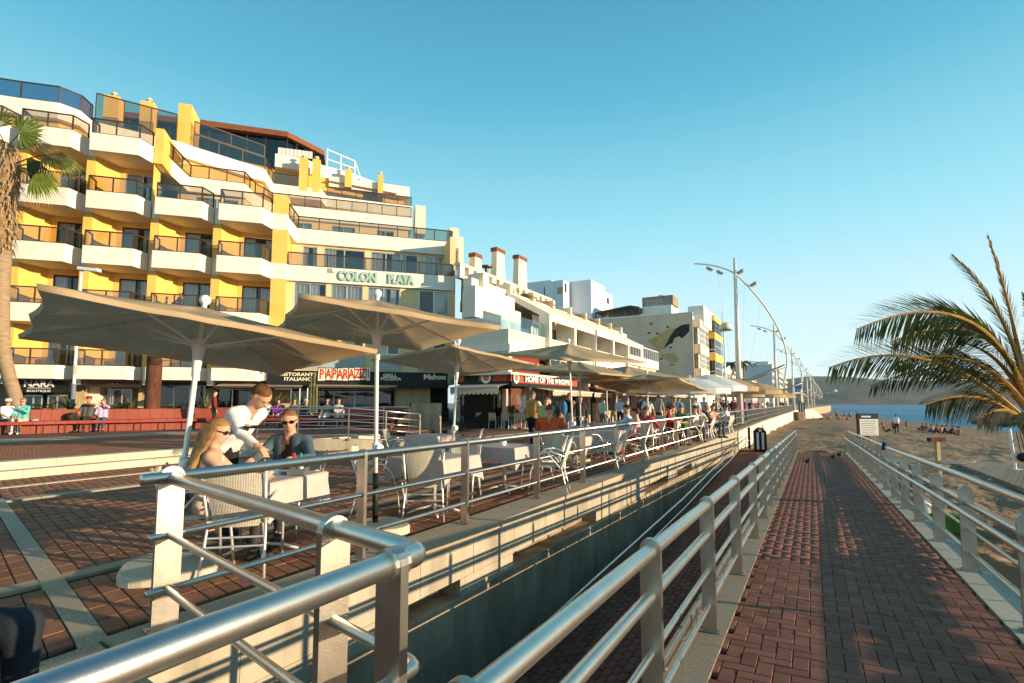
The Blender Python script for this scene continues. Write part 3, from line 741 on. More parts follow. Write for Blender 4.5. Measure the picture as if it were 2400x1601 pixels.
# tier C
tC = [(-16.72, .17), (-16.23, -3.45), (-13.0, -3.56), (-12.61, -5.37), (-11.7, -6.87), (-1.65, -6.87)]
MB().sheet([(-13.0, -3.8), (-12.6, -5.9), (-11.6, -7.15)], 12.3, 14.93, HPF).build('wall', PEA, ho)
wall_holes(-16.9, -13.0, -3.8, 12.3, 14.93, PEA, [(-15.9, -13.4, 12.8, 14.75)])
wall_holes(-11.6, -1.9, -7.15, 12.3, 14.93, PEA, [(a, b, 12.8, 14.75) for a, b in ((-10.2, -9.0), (-7.6, -5.9), (-4.3, -3.0))])
band(tC, 15.88, [(-1.65, -19), (-16.9, -19), (-17.02, .2)])
glass_rail([(-16.66, .1), (-16.17, -3.52), (-13.05, -3.62), (-12.66, -5.42), (-11.75, -6.93), (-1.72, -6.93)], 15.88, ho, .86, 1.15)
hp('parapet', WHT, [(-25.8, .45), (-20.12, .45), (-17.0, .3), (-17.0, -8), (-25.8, -8)], 14.94, 15.87)
for (a, b, v) in ((-15.9, -13.4, -3.86), (-10.2, -9.0, -7.21), (-7.6, -5.9, -7.21), (-4.3, -3.0, -7.21)):
    window(a, b, v, 12.8, 14.75, alw, 2, random.choice([((0, 1),), ((0, .35),)]))
# tier D
tD = [(-27.5, -2.1), (-24.66, -2.18), (-22.78, -2.11), (-21.94, -2.76), (-21.8, -3.94), (-17.46, -5.31), (-16.62, -5.85), (-12.48, -8.26), (-12.22, -10.9), (-8.58, -11.0), (-8.25, -12.3), (-1.0, -12.6)]
hp('wall', YEL, [(-27.5, -2.6), (-22.9, -2.6), (-22.2, -3.2), (-22.0, -4.2), (-17.5, -5.7), (-12.7, -8.7), (-12.4, -13.4), (-1.4, -13.4), (-1.4, -18.5), (-27.5, -18.5)], 15.6, 18.0)
hp('parapet', WHT, tD+[(-1.0, -19), (-27.5, -19)], 18.0, 18.95)
glass_rail([(-27.4, -2.2), (-24.66, -2.25), (-22.8, -2.18), (-22.0, -2.82), (-21.85, -3.98)], 18.95, ho, 1.05, 1.3, glass('deep_blue_glass', (.06, .16, .28), .2))
glass_rail([(-21.7, -4.0), (-17.6, -5.3)], 18.95, ho, 1.9, 1.6)
glass_rail([(-16.7, -5.9), (-12.54, -8.3), (-12.28, -10.95), (-10.2, -11.05)], 18.95, ho, .95, 1.5)
glass_rail([(-16.7, -5.95), (-12.6, -8.35)], 19.95, ho, .9, 2.2)
glass_rail([(-8.2, -12.37), (-1.07, -12.67)], 18.95, ho, .85, 1.2)
wl = ((-9.7, -8.9), (-7.2, -6.3), (-4.6, -2.6)); wall_holes(-12.4, -1.4, -12.5, 15.6, 18.0, YEL, [(a, b, 16.1, 17.85) for a, b in wl])
for (a, b) in wl: window(a, b, -12.56, 16.1, 17.85, alw, 2, ((0, .6),))
# tier E: roof terrace, penthouse with brown fascia
hp('wall', YEL, [(-21.5, -9.5), (-12.6, -12.4), (-1.6, -14), (-1.6, -18.5), (-21.5, -18.5)], 18.7, 20.8)
hp('parapet', WHT, [(-12.3, -11.9), (-10.4, -12.1), (-8.7, -13.0), (-6.1, -14.0), (-3.8, -15.6), (-3.8, -18.8), (-12.3, -18.8)], 20.8, 21.9)
hp('parapet', WHT, [(-8.1, -12.8), (-1.2, -13.1), (-1.2, -18), (-8.1, -18)], 20.0, 20.9)
tE = [(-23.5, -12.6), (-17.98, -12.11), (-11.44, -12.07), (-8.63, -14.73)]
hp('fascia', M['brownwood'], tE+[(-8.6, -19), (-23.5, -19)], 23.55, 24.0)
ph = hp('penthouse_glazing', M['dglass'], [(-23.3, -12.9), (-11.6, -12.5), (-9.0, -15.0), (-9.0, -18.5), (-23.3, -18.5)], 20.85, 23.54)
hp('penthouse_core', M['dark'], [(-23.0, -13.6), (-12, -13.2), (-9.6, -15.4), (-9.6, -18.2), (-23, -18.2)], 20.85, 23.3)
for i in range(9):
    u = -23+i*1.4; hp('mullion', M['bronze'], [(u, -12.75+.03*i), (u+.09, -12.75+.03*i), (u+.09, -12.87+.03*i), (u, -12.87+.03*i)], 20.85, 23.54)
for i in range(5):
    f = i/4; u = -11.5+f*2.7; v = -12.35-f*2.6; hp('mullion', M['bronze'], [(u, v), (u+.08, v), (u+.08, v-.1), (u, v-.1)], 20.85, 23.54)
k = hp('white_rail', M['whitem'], [(-8.4, -14.6), (-8.3, -14.6), (-8.3, -14.7), (-8.4, -14.7)], 21.9, 24.2)
for a, b in (((-8.4, -14.65, 24.1), (-6.0, -15.0, 23.5)), ((-6.0, -15.0, 23.5), (-5.4, -15.2, 21.9)), ((-8.4, -14.65, 23.2), (-6.0, -15.0, 22.8)), ((-7.2, -14.8, 23.8), (-7.2, -14.8, 21.9)), ((-6.0, -15.0, 23.5), (-6.0, -15.0, 21.9))):
    MB().tube([HP(*a), HP(*b)], .07, 6).build('white_rail', M['whitem'], ho)
# white pickets behind the roof terrace
for i in range(9):
    u = -12.1+i*.3
    MB().prism([(u, -12.0), (u+.26, -12.0), (u+.26, -12.05), (u, -12.05)], 21.9, 22.5, HPF).build('picket', WHT, ho)
# chimneys
def chim(u0, u1, v0, v1, z0, z1, m=YEL, cap=True):
    c = hp('chimney', m, [(u0, v0), (u1, v0), (u1, v1), (u0, v1)], z0, z1)
    if cap:
        p = HP((u0+u1)/2, (v0+v1)/2, z1); b = MB(); b.lathe([(.16, 0), (.16, .12), (.10, .14), (.10, .26), (.22, .28), (.16, .40), (.03, .44)], tuple(p), 10); b.build('cowl', M['cream'], c, smooth=False)
chim(-22.2, -21.35, -6.3, -7.2, 18.7, 22.0); chim(-20.15, -19.35, -6.4, -7.3, 18.7, 22.0); chim(-17.75, -16.95, -6.0, -8.2, 18.9, 22.0)
for x0, x1, y0, y1, v in ((948, 1020, 530, 745, -10.95), (1043, 1112, 540, 756, -10.98), (1282, 1342, 615, 720, -12.5), (1525, 1572, 655, 850, -12.6)):
    (u0, z1), (u1, _), (_, z0) = GH(400+x0/3.136, 200+y0/3.136, v), GH(400+x1/3.136, 200+y0/3.136, v), GH(400+x0/3.136, 200+y1/3.136, v)
    chim(u0, u1-.1, v, v-.9, z0-.3, z1)
for x0, x1, y0, y1, v in ((1800, 1875, 880, 1060, -7.0), (2050, 2118, 1045, 1160, -2.1), (2118, 2152, 1115, 1300, -3.0)):
    (u0, z1), (u1, _), (_, z0) = GH(400+x0/3.136, 200+y0/3.136, v), GH(400+x1/3.136, 200+y0/3.136, v), GH(400+x0/3.136, 200+y1/3.136, v)
    chim(u0, u1, v, v-1.2, z0-.3, z1, M['cream'], False)
# awning on the roof terrace
MB().add([HP(-8.2, -12.5, 20.4), HP(-2.2, -12.7, 20.0), HP(-2.2, -14, 20.6), HP(-8.2, -14, 20.9)], [(0, 1, 2, 3)]).build('roof_awning', M['awning'], ho)
# balcony tables, seats and a sitter
def small_table(u, v, z, lab_):
    t = thing('balcony_table', lab_, 'table', HP(u, v, z), 0, 'small tables on the balconies')
    MB().lathe([(.30, .38), (.32, .40), (.30, .42)], (0, 0, 0), 12).build('table_top', M['bronze'], t)
    MB().tube([(0, 0, 0), (0, 0, .38)], .03, 6).build('leg', M['bronze'], t)
for bi, r, lab_ in ((2, 1, 'second column of balconies from the palm, second row up'), (4, 1, 'column of balconies nearest the letters, second row up'), (4, 2, 'column of balconies nearest the letters, third row up'), (3, 2, 'third column of balconies from the palm, beside the sitter'), (1, 2, 'first column of balconies behind the palm, third row up')):
    small_table(BAY[bi]+1.7, .6, FL[r]+.002, 'small dark round table in the '+lab_)
small_table(-5.2, -.8, 9.712, 'small dark round table on the long balcony above the green letters')
# letters
grn = mat('sea_green_letter', (.36, .52, .44), .5, 0, .04)
zL = 9.22
text('letters', 'COLON', .80, grn, ho, HP(-5.75, .37, zL), HUV, ext=.05, bold=.04, sx=.80)
text('letters', 'PLAYA', .80, grn, ho, HP(-3.12, .37, zL), HUV, ext=.05, bold=.04, sx=.68)
text('letters', 'EL', .34, M['concrete'], ho, HP(-7.35, .33, zL+.28), HUV, ext=.03, bold=.02)
# --- ground floor: fascia, shops
hp('soffit', M['concrete_d'], [(-26, -1.0), (-10.8, -1.0), (-10.8, .4), (-26, .4)], 2.60, 2.659)
def hbox(name, m, px0, px1, y0, y1, v0, v1, parent):
    u0, z1 = GH(px0, y0, v1); u1, _ = GH(px1, y0, v1); z0 = GH(px0, y1, v1)[1]
    return MB().box((u0, v0, z0), (u1, v1, z1), HPF).build(name, m, parent)
hbox('shop_wall', M['concrete_d'], -60, 640, 880, 1000, -3.2, -2.2, ho)
hbox('pale_panel', M['white'], 202, 234, 903, 965, -2.2, -1.4, ho); hbox('wood_pillar', M['wood'], 174, 202, 903, 975, -2.2, -1.0, ho)
hbox('pale_panel', M['cream'], 180, 330, 899, 906, -2.2, -.6, ho)
hbox('shop_front', M['wood'], 325, 340, 910, 975, -2.2, -1.5, ho)
def shopglass(px0, px1, y0, y1, v, n=2):
    u0, z1 = GH(px0, y0, v); u1, _ = GH(px1, y0, v); z0 = GH(px0, y1, v)[1]
    return window(u0, u1, v, z0, z1, alw, n, (), gm=M['wglass'])
shopglass(236, 262, 910, 975, -1.9, 1); shopglass(264, 310, 912, 975, -1.85, 2); shopglass(372, 482, 903, 975, -1.6, 3)
shopglass(58, 100, 926, 970, -.9, 2); shopglass(112, 158, 926, 970, -.9, 2)
hbox('shop_front', M['black'], 40, 164, 918, 985, -2.0, -1.2, ho)
nb = hbox('shop_sign', M['black'], 38, 161, 896, 919, -.3, .3, ho)
nb['label'] = 'black fascia board with white capital letters'
uN, zN = GH(91, 905, .31); text('letters', 'NARA', .46, M['whitem'], ho, HP(uN, .312, zN+.10), HUV, sx=1.05, bold=.010)
uN, zN = GH(91, 913.5, .31); text('letters', 'BOUTIQUE', .16, M['whitem'], ho, HP(uN, .312, zN-.07), HUV, sx=1.3)
MB().box((uN-.5, .30, zN+.075), (uN+.5, .314, zN+.10), HPF).build('underline', M['whitem'], ho)
uN, zN = GH(262, 892, .3); text('letters', 'Apartamentos Colón Playa', .36, mat('copper_letter', (.30, .10, .05), .4, .5), ho, HP(uN, .42, 2.52), HUV, ext=.03, shear=.3, sx=1.05)
# restaurant: long black board, tilted letter cards, awnings
rb_ = hbox('restaurant_board', M['black'], 626, 1052, 869, 905, .2, 1.2, ho)
def ht(body, px, py, size, m, v=1.215, **k):
    u, z = GH(px, py, v); return text('letters', body, size, m, ho, HP(u, v, z), HUV, **k)
ltc = mat('cream_letter', (.80, .72, .52), .5)
ht('RISTORANTE', 699, 878, .27, ltc, sx=1.25, bold=.008); ht('ITALIANO', 699, 889, .27, ltc, sx=1.25, bold=.008)
ht('GRILL', 914, 880.5, .27, ltc, sx=1.2, bold=.008); ht('PIZZERIA', 916, 887.5+1, .25, ltc, sx=1.2, bold=.008)
ht('Mahou', 1019, 884, .42, ltc, sx=1.2, bold=.02)
redm = mat('red_letter', (.62, .03, .02), .5)
for i in range(5):
    u, z = GH(1008+i*5.6, 892, 1.2)
    b = MB(); pts = [(math.sin(k*math.pi/5)*(.07 if k % 2 == 0 else .03), math.cos(k*math.pi/5)*(.07 if k % 2 == 0 else .03)) for k in range(10)]
    b.add([HP(u+x, 1.21, z+y) for x, y in pts]+[HP(u+x, 1.23, z+y) for x, y in pts], [tuple(range(10)), tuple(range(19, 9, -1))]+[(k, (k+1) % 10, 10+(k+1) % 10, 10+k) for k in range(10)]).build('star', redm, ho)
x0 = 745; ws = [18, 14, 13.5, 13.5, 14, 14, 13.5, 13, 10]
hbox('letter_board', M['black'], 745, 864, 861.5, 893, 1.2, 1.26, ho)
for ch, w in zip('PAPARAZZI', ws):
    t_ = random.uniform(-.03, .03); u0, z1 = GH(x0+.5, 862+random.uniform(0, 2), 1.30); u1, _ = GH(x0+w-1.2, 862, 1.30); z0 = GH(x0, 891+random.uniform(-1, 2), 1.30)[1]
    MB().add([HP(u0+a*(u1-u0)+t_*b, v, z0+b*(z1-z0)) for v in (1.27, 1.31) for a, b in ((0, 0), (1, 0), (1, 1), (0, 1))], [(3, 2, 1, 0), (4, 5, 6, 7), (0, 1, 5, 4), (1, 2, 6, 5), (2, 3, 7, 6), (3, 0, 4, 7)]).build('letter_card', ltc, ho)
    text('letters', ch, .78, redm, ho, HP((u0+u1)/2+t_*.5, 1.315, (z0+z1)/2), HUV, bold=.018, ext=.008, sx=.62 if ch != 'I' else .5)
    x0 += w
hbox('ac_unit', M['white'], 603, 629, 864, 892, .6, 1.1, ho); hbox('ac_grille', M['concrete_d'], 609, 614, 866, 876, 1.1, 1.13, ho)
def awning(px0, px1, y_top, y_bot, v0, v1, m=None, skew=0):
    u0, z1 = GH(px0, y_top, v0); u1, _ = GH(px1, y_top, v0); _, z0 = GH(px0, y_bot, v1)
    b = MB(); t = .02
    b.add([HP(u0, v0, z1), HP(u1, v0, z1), HP(u1+skew, v1, z0+.08), HP(u0-skew, v1, z0+.08)]+[HP(u0, v0, z1-t), HP(u1, v0, z1-t), HP(u1+skew, v1, z0+.08-t), HP(u0-skew, v1, z0+.08-t)], [(0, 1, 2, 3), (7, 6, 5, 4), (3, 2, 6, 7)])
    a = b.build('awning', m or M['awning'], ho)
    MB().box((u0-skew, v1-.02, z0), (u1+skew, v1+.02, z0+.10), HPF).build('front_bar', M['bronze'], a)
awning(520, 712, 898.5, 909, .4, 2.4); awning(728, 925, 898.5, 909, .4, 2.4)
hbox('wood_panel', M['wood'], 482, 504, 911, 975, -1.3, -1.0, ho); hbox('wood_panel', M['wood'], 625, 681, 912, 975, -1.3, -1.0, ho)
hbox('wood_panel', M['wood'], 927, 1009, 904, 980, -.4, .3, ho); hbox('hatch', M['dark'], 960, 987, 945, 953, .3, .33, ho)
shopglass(505, 624, 911, 975, -1.5, 3); shopglass(683, 926, 911, 975, -1.4, 5)
hbox('doorway', M['dark'], 1009, 1050, 905, 985, -.8, -.3, ho)
for px in (703, 721):
    u, z = GH(px, 908, 2.3); MB().tube([HP(u, 2.3, .3), HP(u, 2.3, z)], .035, 8).build('awning_post', M['whitem'], ho)
hbox('base_wall', M['concrete_d'], -60, 1052, 960, 1005, -3.3, -2.0, ho)
hbox('lamp_box', M['concrete'], 1050, 1056, 876, 900, .9, 1.3, ho)
# ================================================================== OTHER BUILDINGS
CR, CR2 = M['cream'], mat('pale_cream_render', (.80, .73, .60), .8, 0, .04, .8, .06, 30)
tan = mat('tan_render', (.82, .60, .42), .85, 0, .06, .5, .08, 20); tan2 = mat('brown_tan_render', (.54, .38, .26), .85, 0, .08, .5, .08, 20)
alw2 = mat('white_window_frame', (.74, .74, .72), .4)
def sp(name, m, pts, z0, z1, parent): return MB().prism(pts, z0, z1, PSF).build(name, m, parent)
def nwin(parent, s0, s1, n, z0, z1, panes=2, rows=1, fr=None, gm=None, m_in=None, cur=0.0):
    """window in a wall that faces the sea (plane n)"""
    w = MB(); t = min(.07, (z1-z0)*.06)
    def bar(a, b, c, d): w.box((a, n-.03, c), (b, n+.05, d), PSF)
    bar(s0, s1, z1-t, z1); bar(s0, s1, z0, z0+t)
    for i in range(panes+1):
        c = s0+t/2+(s1-s0-t)*i/panes; bar(c-t/2, c+t/2, z0+t+.001, z1-t-.001)
    f = w.build('window', fr or alw2, parent)
    for j in range(1, rows):
        zz = z0+(z1-z0)*j/rows; MB().box((s0+t, n-.035, zz-t/2), (s1-t, n+.02, zz+t/2), PSF).build('transom', fr or alw2, f)
    for i in range(panes):
        a = s0+(s1-s0)*i/panes+t*.4; b = s0+(s1-s0)*(i+1)/panes-t*.4
        MB().quad(PS(a, n+.01, z0+t*.6), PS(b, n+.01, z0+t*.6), PS(b, n+.01, z1-t*.6), PS(a, n+.01, z1-t*.6)).build('pane', gm or M['wglass'], f)
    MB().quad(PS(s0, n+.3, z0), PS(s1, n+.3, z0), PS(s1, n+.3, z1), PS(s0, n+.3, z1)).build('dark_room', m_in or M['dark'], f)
    if cur: MB().sheet([(s0+(s1-s0)*cur*i/20, n+.16+.03*math.sin(i*2.2)) for i in range(21)], z0, z1, PSF).build('curtain', M['curtain'], f)
    return f
def nwall(parent, s0, s1, n, z0, z1, m, holes=(), name='wall'):
    us = sorted({s0, s1, *[h[0] for h in holes], *[h[1] for h in holes]}); zs = sorted({z0, z1, *[h[2] for h in holes], *[h[3] for h in holes]}); b = MB()
    for a, c in zip(us[:-1], us[1:]):
        for d, e in zip(zs[:-1], zs[1:]):
            if any(h[0] < (a+c)/2 < h[1] and h[2] < (d+e)/2 < h[3] for h in holes): continue
            b.quad(PS(a, n, d), PS(c, n, d), PS(c, n, e), PS(a, n, e))
    return b.build(name, m, parent)
# --- cream terraced building with the burger restaurant on its ground floor
cb = thing('cream_building', 'long cream building stepping back in terraces above the burger restaurant', 'building', PS(40, 16, 0))
NF = 14.3; CS = [30.05, 34.1, 38.2, 42.35, 46.45, 50.6]
sp('core', M['dark'], [(25.8, 15.6), (57, 15.6), (57, 24), (34.5, 24), (25.8, 17.6)], 0, 4.4, cb)
sp('lower_band', CR, [(25.2, NF), (57, NF), (57, 20.4), (28.9, 20.2), (25.2, 17.6)], 4.66, 5.48, cb)
sp('white_beam', M['white'], [(25.12, NF-.12), (57, NF-.12), (57, 20.5), (29.0, 20.3), (25.12, 17.62)], 4.25, 4.655, cb)
sp('peach_band', M['peach'], [(25.3, NF+.1), (30.2, NF+.1), (30.2, 20.4), (25.3, 20.4)], 3.25, 4.249, cb) if False else None
# first floor of the corner: glazed white bay, dark red interior
sp('corner_post', M['white'], [(25.2, NF), (25.6, NF), (25.6, NF+.4), (25.2, NF+.4)], 3.1, 4.249, cb)
sp('screen', M['curtain'], [(25.35, NF+.45), (25.40, NF+.45), (25.40, 17.5), (25.35, 17.5)], 3.1, 4.249, cb)
nwall(cb, 25.6, 30.0, NF+.5, 3.1, 4.25, mat('dark_red_blind', (.25, .03, .02), .7))
sp('ledge', CR, [(25.1, NF-.2), (57, NF-.2), (57, 20.5), (29.1, 20.4), (25.1, 17.65)], 2.98, 3.099, cb)
# blue-green balcony glass, curtains and white upper wall of the corner
sp('terrace_wall', CR2, [(26.4, 16.6), (30.0, 16.6), (30.0, 20), (28, 19), (26.4, 18.2)], 5.48, 7.6, cb)
c_ = MB().sheet([(26.1+i*.06, 15.3+.04*math.sin(i*2.2)) for i in range(42)], 5.5, 6.95, PSF).build('curtain', M['curtain'], cb)
for i in range(5):
    a = 25.35+i*.95; MB().quad(PS(a, NF+.05, 5.48), PS(a+.92, NF+.05, 5.48), PS(a+.92, NF+.05, 6.35), PS(a, NF+.05, 6.35)).build('balcony_pane', M['bglass'], cb)
for i in range(3):
    a = NF+.1+i*1.1; MB().quad(PS(25.3, a, 5.48), PS(25.3, a+1.07, 5.48), PS(25.3, a+1.07, 6.35), PS(25.3, a, 6.35)).build('balcony_pane', M['bglass'], cb)
nu = 16.4; (su0, zu1) = GN(1114, 668, nu); su1 = GN(1206, 700, nu)[0]; zu0 = GN(1114, 742, nu)[1]
sp('upper_parapet', CR2, [(su0, nu), (su1, nu), (su1+.8, 18.4), (su0+1.6, 18.4), (su0, 17.2)], zu0, zu1, cb)
# bays with columns, pitched white soffits, ribbon windows
for i, s in enumerate(CS):
    MB().prism([(s-.17, NF-.28), (s+.17, NF-.28), (s+.17, NF+.45), (s-.17, NF+.45)], 4.8, 6.96, PSF).build('column', CR2, cb)
    MB().add([PS(s-.17, NF-.28, 4.8), PS(s+.17, NF-.28, 4.8), PS(s+.17, NF+.3, 4.2), PS(s-.17, NF+.3, 4.2), PS(s-.17, NF+.3, 4.8), PS(s+.17, NF+.3, 4.8)], [(0, 1, 2, 3), (0, 3, 4), (1, 5, 2), (0, 4, 5, 1), (3, 2, 5, 4)]).build('bracket', CR2, cb)
for i, (a, b) in enumerate(zip(CS[:-1], CS[1:])):
    a += .18; b -= .18; mid = (a+b)/2
    # pitched roof slab with a pale underside: rises away from the sea
    vs = []
    for z_, off in ((0, 0), (.42, 0)):
        vs += [PS(a, NF-.25, 6.55+z_), PS(b, NF-.25, 6.55+z_), PS(b, 17.2, 8.3+z_), PS(a, 17.2, 8.3+z_)]
    MB().add(vs, [(0, 3, 2, 1), (4, 5, 6, 7), (0, 1, 5, 4), (1, 2, 6, 5), (2, 3, 7, 6), (3, 0, 4, 7)]).build('roof_slab', CR2, cb)
    nwall(cb, a, b, NF+1.1, 5.45, 7.1, M['white'], [(a+.1, b-.1, 5.75, 6.45)])
    sp('cheek', M['white'], [(b+.0, NF+.2), (b+.16, NF+.2), (b+.16, 17), (b+.0, 17)], 5.45, 6.9, cb)
    nwin(cb, a+.1, b-.1, NF+1.1, 5.75, 6.45, 4, 1, alw2 if i % 2 else M['bronze'], None, None, .5)
    if i < 1: nwin(cb, a+.2, b-.4, NF-.02, 3.35, 4.2, 2, 1, alw2)
# terraces above: two stepped white parapets, beams, tiled edge, planters
MB().prism([(26.2, 17.4), (57, 17.4), (57, 18), (26.2, 18)], 8.0, 8.9, PSF).build('parapet', CR2, cb)
for i in range(9):
    s = 27+i*3.4; MB().box((s, 17.1, 8.0), (s+.28, 18.2, 9.35), PSF).build('buttress', CR, cb)
MB().prism([(27.2, 18.6), (60, 18.6), (60, 24), (34.5, 24)], 8.6, 9.3, PSF).build('terrace', CR, cb)
for i in range(14):
    s = 27.3+i*.98; MB().box((s, 19.0, 9.5), (s+.5, 19.3, 10.1), PSF).build('roof_block', CR2, cb)
MB().box((27.2, 18.95, 10.1), (41, 19.4, 10.28), PSF).build('coping', CR, cb); MB().box((27.2, 18.95, 9.3), (41, 19.35, 9.49), PSF).build('coping', CR, cb)
sp('roof', CR2, [(28, 19.4), (41, 19.4), (41, 24), (34.6, 24)], 9.0, 10.1, cb)
for s in (31.0, 36.5, 41.5, 46, 50):
    MB().add([PS(s, 16.9, 8.95), PS(s+3.4, 16.9, 8.95), PS(s+3.4, 18.9, 9.75), PS(s, 18.9, 9.75)], [(0, 1, 2, 3)]).build('terrace_awning', M['awning'] if s > 33 else tan2, cb)
def gchim(px0, px1, y0, y1, n, m, cap, root, depth=.55):
    (s0, z1), (s1, _), (_, z0) = GN(px0, y0, n), GN(px1, y0, n), GN(px0, y1, n)
    c = MB(); k = .75; c.add([PS(s0, n, z0), PS(s1, n, z0), PS(s1, n+depth, z0), PS(s0, n+depth, z0)]+[PS(s0+(s1-s0)*.1, n+.05, z1), PS(s1-(s1-s0)*.1, n+.05, z1), PS(s1-(s1-s0)*.1, n+depth-.05, z1), PS(s0+(s1-s0)*.1, n+depth-.05, z1)],
        [(0, 3, 2, 1), (4, 5, 6, 7), (0, 1, 5, 4), (1, 2, 6, 5), (2, 3, 7, 6), (3, 0, 4, 7)])
    o = c.build('chimney', m, root)
    MB().box((s0+.02, n, z1), (s1-.02, n+depth, z1+.28), PSF).build('chimney_cap', cap, o)
for a in ((1113, 1131, 600, 640), (1164, 1185, 587, 655), (1215, 1236, 604, 680)): gchim(*a, 19.9, CR, M['brownwood'], cb)
s0, z0 = GN(1143, 640, 19.8); b = MB(); b.lathe([(.12, 0), (.12, .55), (.42, .62), (.42, .72), (.1, .8)], tuple(PS(s0, 19.9, z0-.2)), 10); b.build('vent_cowl', M['bronze'], cb)
# end pavilion with white balcony rail
sp('end_block', M['white'], [(46.8, NF-.3), (57, NF-.3), (57, 20), (46.8, 20)], 4.9, 5.75, cb)
for i in range(13):
    s = 47+i*.82; MB().box((s, NF-.28, 5.75), (s+.05, NF-.24, 6.75), PSF).build('baluster', M['whitem'], cb)
MB().box((46.9, NF-.3, 6.75), (57, NF-.22, 6.82), PSF).build('handrail', M['whitem'], cb)
sp('wall', CR2, [(51, 15.6), (57, 15.6), (57, 22), (51, 22)], 5.7, 7.6, cb)
nwall(cb, 46.8, 57, NF+.1, 3.1, 4.9, M['white'], [(47+i*.62, 47.4+i*.62, z, z+.4) for i in range(6) for z in (3.4, 3.95, 4.45)]+[(51.5, 56, 3.5, 4.7)])
for i in range(6):
    for z in (3.4, 3.95, 4.45): nwin(cb, 47+i*.62, 47.4+i*.62, NF+.12, z, z+.4, 1, 1, alw2)
nwin(cb, 51.5, 56, NF+.12, 3.5, 4.7, 4, 1, alw2, None, None, .9)
# ground floor: restaurant
rest = thing('burger_restaurant', 'burger restaurant with red lettered fascia and scalloped awnings', 'restaurant', PS(28, 14, 0))
RW = M['wood']; SL = 25.6
# fascia towards the camera (plane s) and along the promenade (plane n)
def sbox(name, m, px0, px1, y0, y1, s_front, depth, parent):
    n0, z1 = GS(px0, y0, s_front); n1, _ = GS(px1, y0, s_front); z0 = GS(px0, y1, s_front)[1]
    return MB().box((s_front, min(n0, n1), z0), (s_front+depth, max(n0, n1), z1), PSF).build(name, m, parent)
sbox('fascia', M['redboard'], 1072, 1088, 877, 896, SL, .3, rest); sbox('fascia', M['black'], 1088, 1122, 877, 896, SL+.02, .3, rest)
sbox('fascia', M['redboard'], 1122, 1196, 877, 896, SL, .3, rest); sbox('fascia_trim', M['black'], 1070, 1198, 896, 901, SL-.06, .4, rest)
(n_c, zc) = GS(1196, 886, SL)
FN = n_c-.02
(sA, zA), (sB, zB_) = GN(1198, 879, FN), GN(1352, 894, FN)
zt_, zb_ = GS(1196, 877, SL)[1], GS(1196, 896, SL)[1]
sE = GN(1352, 890, FN)[0]
MB().box((SL, FN-.04, zb_), (sE, FN+.25, zt_), PSF).build('fascia', M['redboard'], rest)
MB().box((SL-.06, FN-.12, zb_-.2), (sE, FN+.25, zb_-.002), PSF).build('fascia_trim', M['black'], rest)
wlet = M['whitem']; bl = M['black']
def ns_text(body, s, z, size, m, n, **k): return text('letters', body, size, m, rest, PS(s, n, z), SV, **k)
s_l0, s_l1 = GN(1234, 890, FN)[0], GN(1332, 890, FN)[0]
for (m_, dn, ds) in ((bl, .065, -.07), (wlet, .10, 0)):
    ns_text('HOME OF THE WHOPPER', (s_l0+s_l1)/2+ds, (zt_+zb_)/2, .46, m_, FN-dn, bold=.02, ext=.02, sx=(s_l1-s_l0)/4.75)
def roundel(P, xd, nrm, r):
    k = MB().lathe([(r*1.12, -.04), (r*1.12, 0)], tuple(P), 20, (xd, UPV, nrm)).build('roundel_back', bl, rest)
    MB().lathe([(r, 0), (r, .03)], tuple(P), 20, (xd, UPV, nrm)).build('roundel', wlet, rest)
    bun = mat('orange_enamel', (.75, .33, .03), .4)
    for sg in (1, -1):
        pts = [(math.cos(a)*r*.62, sg*(.16*r+math.sin(a)*r*.42)) for a in [math.pi*i/10 for i in range(11)]]
        MB().add([P+xd*x+UPV*y+nrm*.034 for x, y in pts], [tuple(range(11))]).build('emblem', bun, rest)
    text('letters', 'BURGER', r*.34, redm, rest, P+UPV*r*.12+nrm*.038, xd, ext=.003, bold=.005); text('letters', 'KING', r*.40, redm, rest, P-UPV*r*.20+nrm*.038, xd, ext=.003, bold=.005)
n1, z1 = GS(1141, 885.5, SL); roundel(PS(SL-.07, n1, z1), -NV, -SV, .33)
s1, z1 = GN(1206, 885.5, FN); roundel(PS(s1, FN-.10, z1), SV, -NV, .33)
# awnings with scalloped valance
def scallop(A, B, out, top, drop, root, m=None):
    """A,B wall points; out: projection vector; fabric with a scalloped front"""
    m = m or M['awning']; A = Vector(A); B = Vector(B); C, D = B+out, A+out
    o = MB().add([A, B, C, D], [(0, 1, 2, 3)]).build('awning', m, root)
    w = (C-D); L_ = w.length; w = w/L_; k = max(3, int(L_/.28)); b = MB()
    for i in range(k*4):
        f0, f1 = i/(k*4), (i+1)/(k*4); g = lambda f: drop*(.72+.28*abs(math.sin(math.pi*f*k)))
        b.quad(D+w*L_*f0, D+w*L_*f1, D+w*L_*f1-UPV*g(f1), D+w*L_*f0-UPV*g(f0))
    b.build('valance', m, o); nn = out.copy(); nn.z = 0; nn.normalize()
    MB().tube([D+nn*.03, C+nn*.03], .035, 6).build('front_bar', M['whitem'], o); return o
aw0, aw1 = GS(1086, 900, SL)[0], GS(1196, 900, SL)[0]; zaw = GS(1100, 900, SL)[1]
scallop(PS(SL, aw0, zaw-.02), PS(SL, aw1, zaw-.02), -SV*1.5-UPV*.22-NV*.15, 0, .42, rest)
sA, sB = GN(1268, 905, FN)[0], GN(1345, 912, FN)[0]
scallop(PS(sA-1.2, FN-.05, zb_-.22), PS(sB, FN-.05, zb_-.22), -NV*1.3-UPV*.22, 0, .30, rest)
scallop(PS(sB+.4, FN-.05, zb_-.25), PS(sB+4.2, FN-.05, zb_-.25), -NV*1.3-UPV*.22, 0, .30, rest)
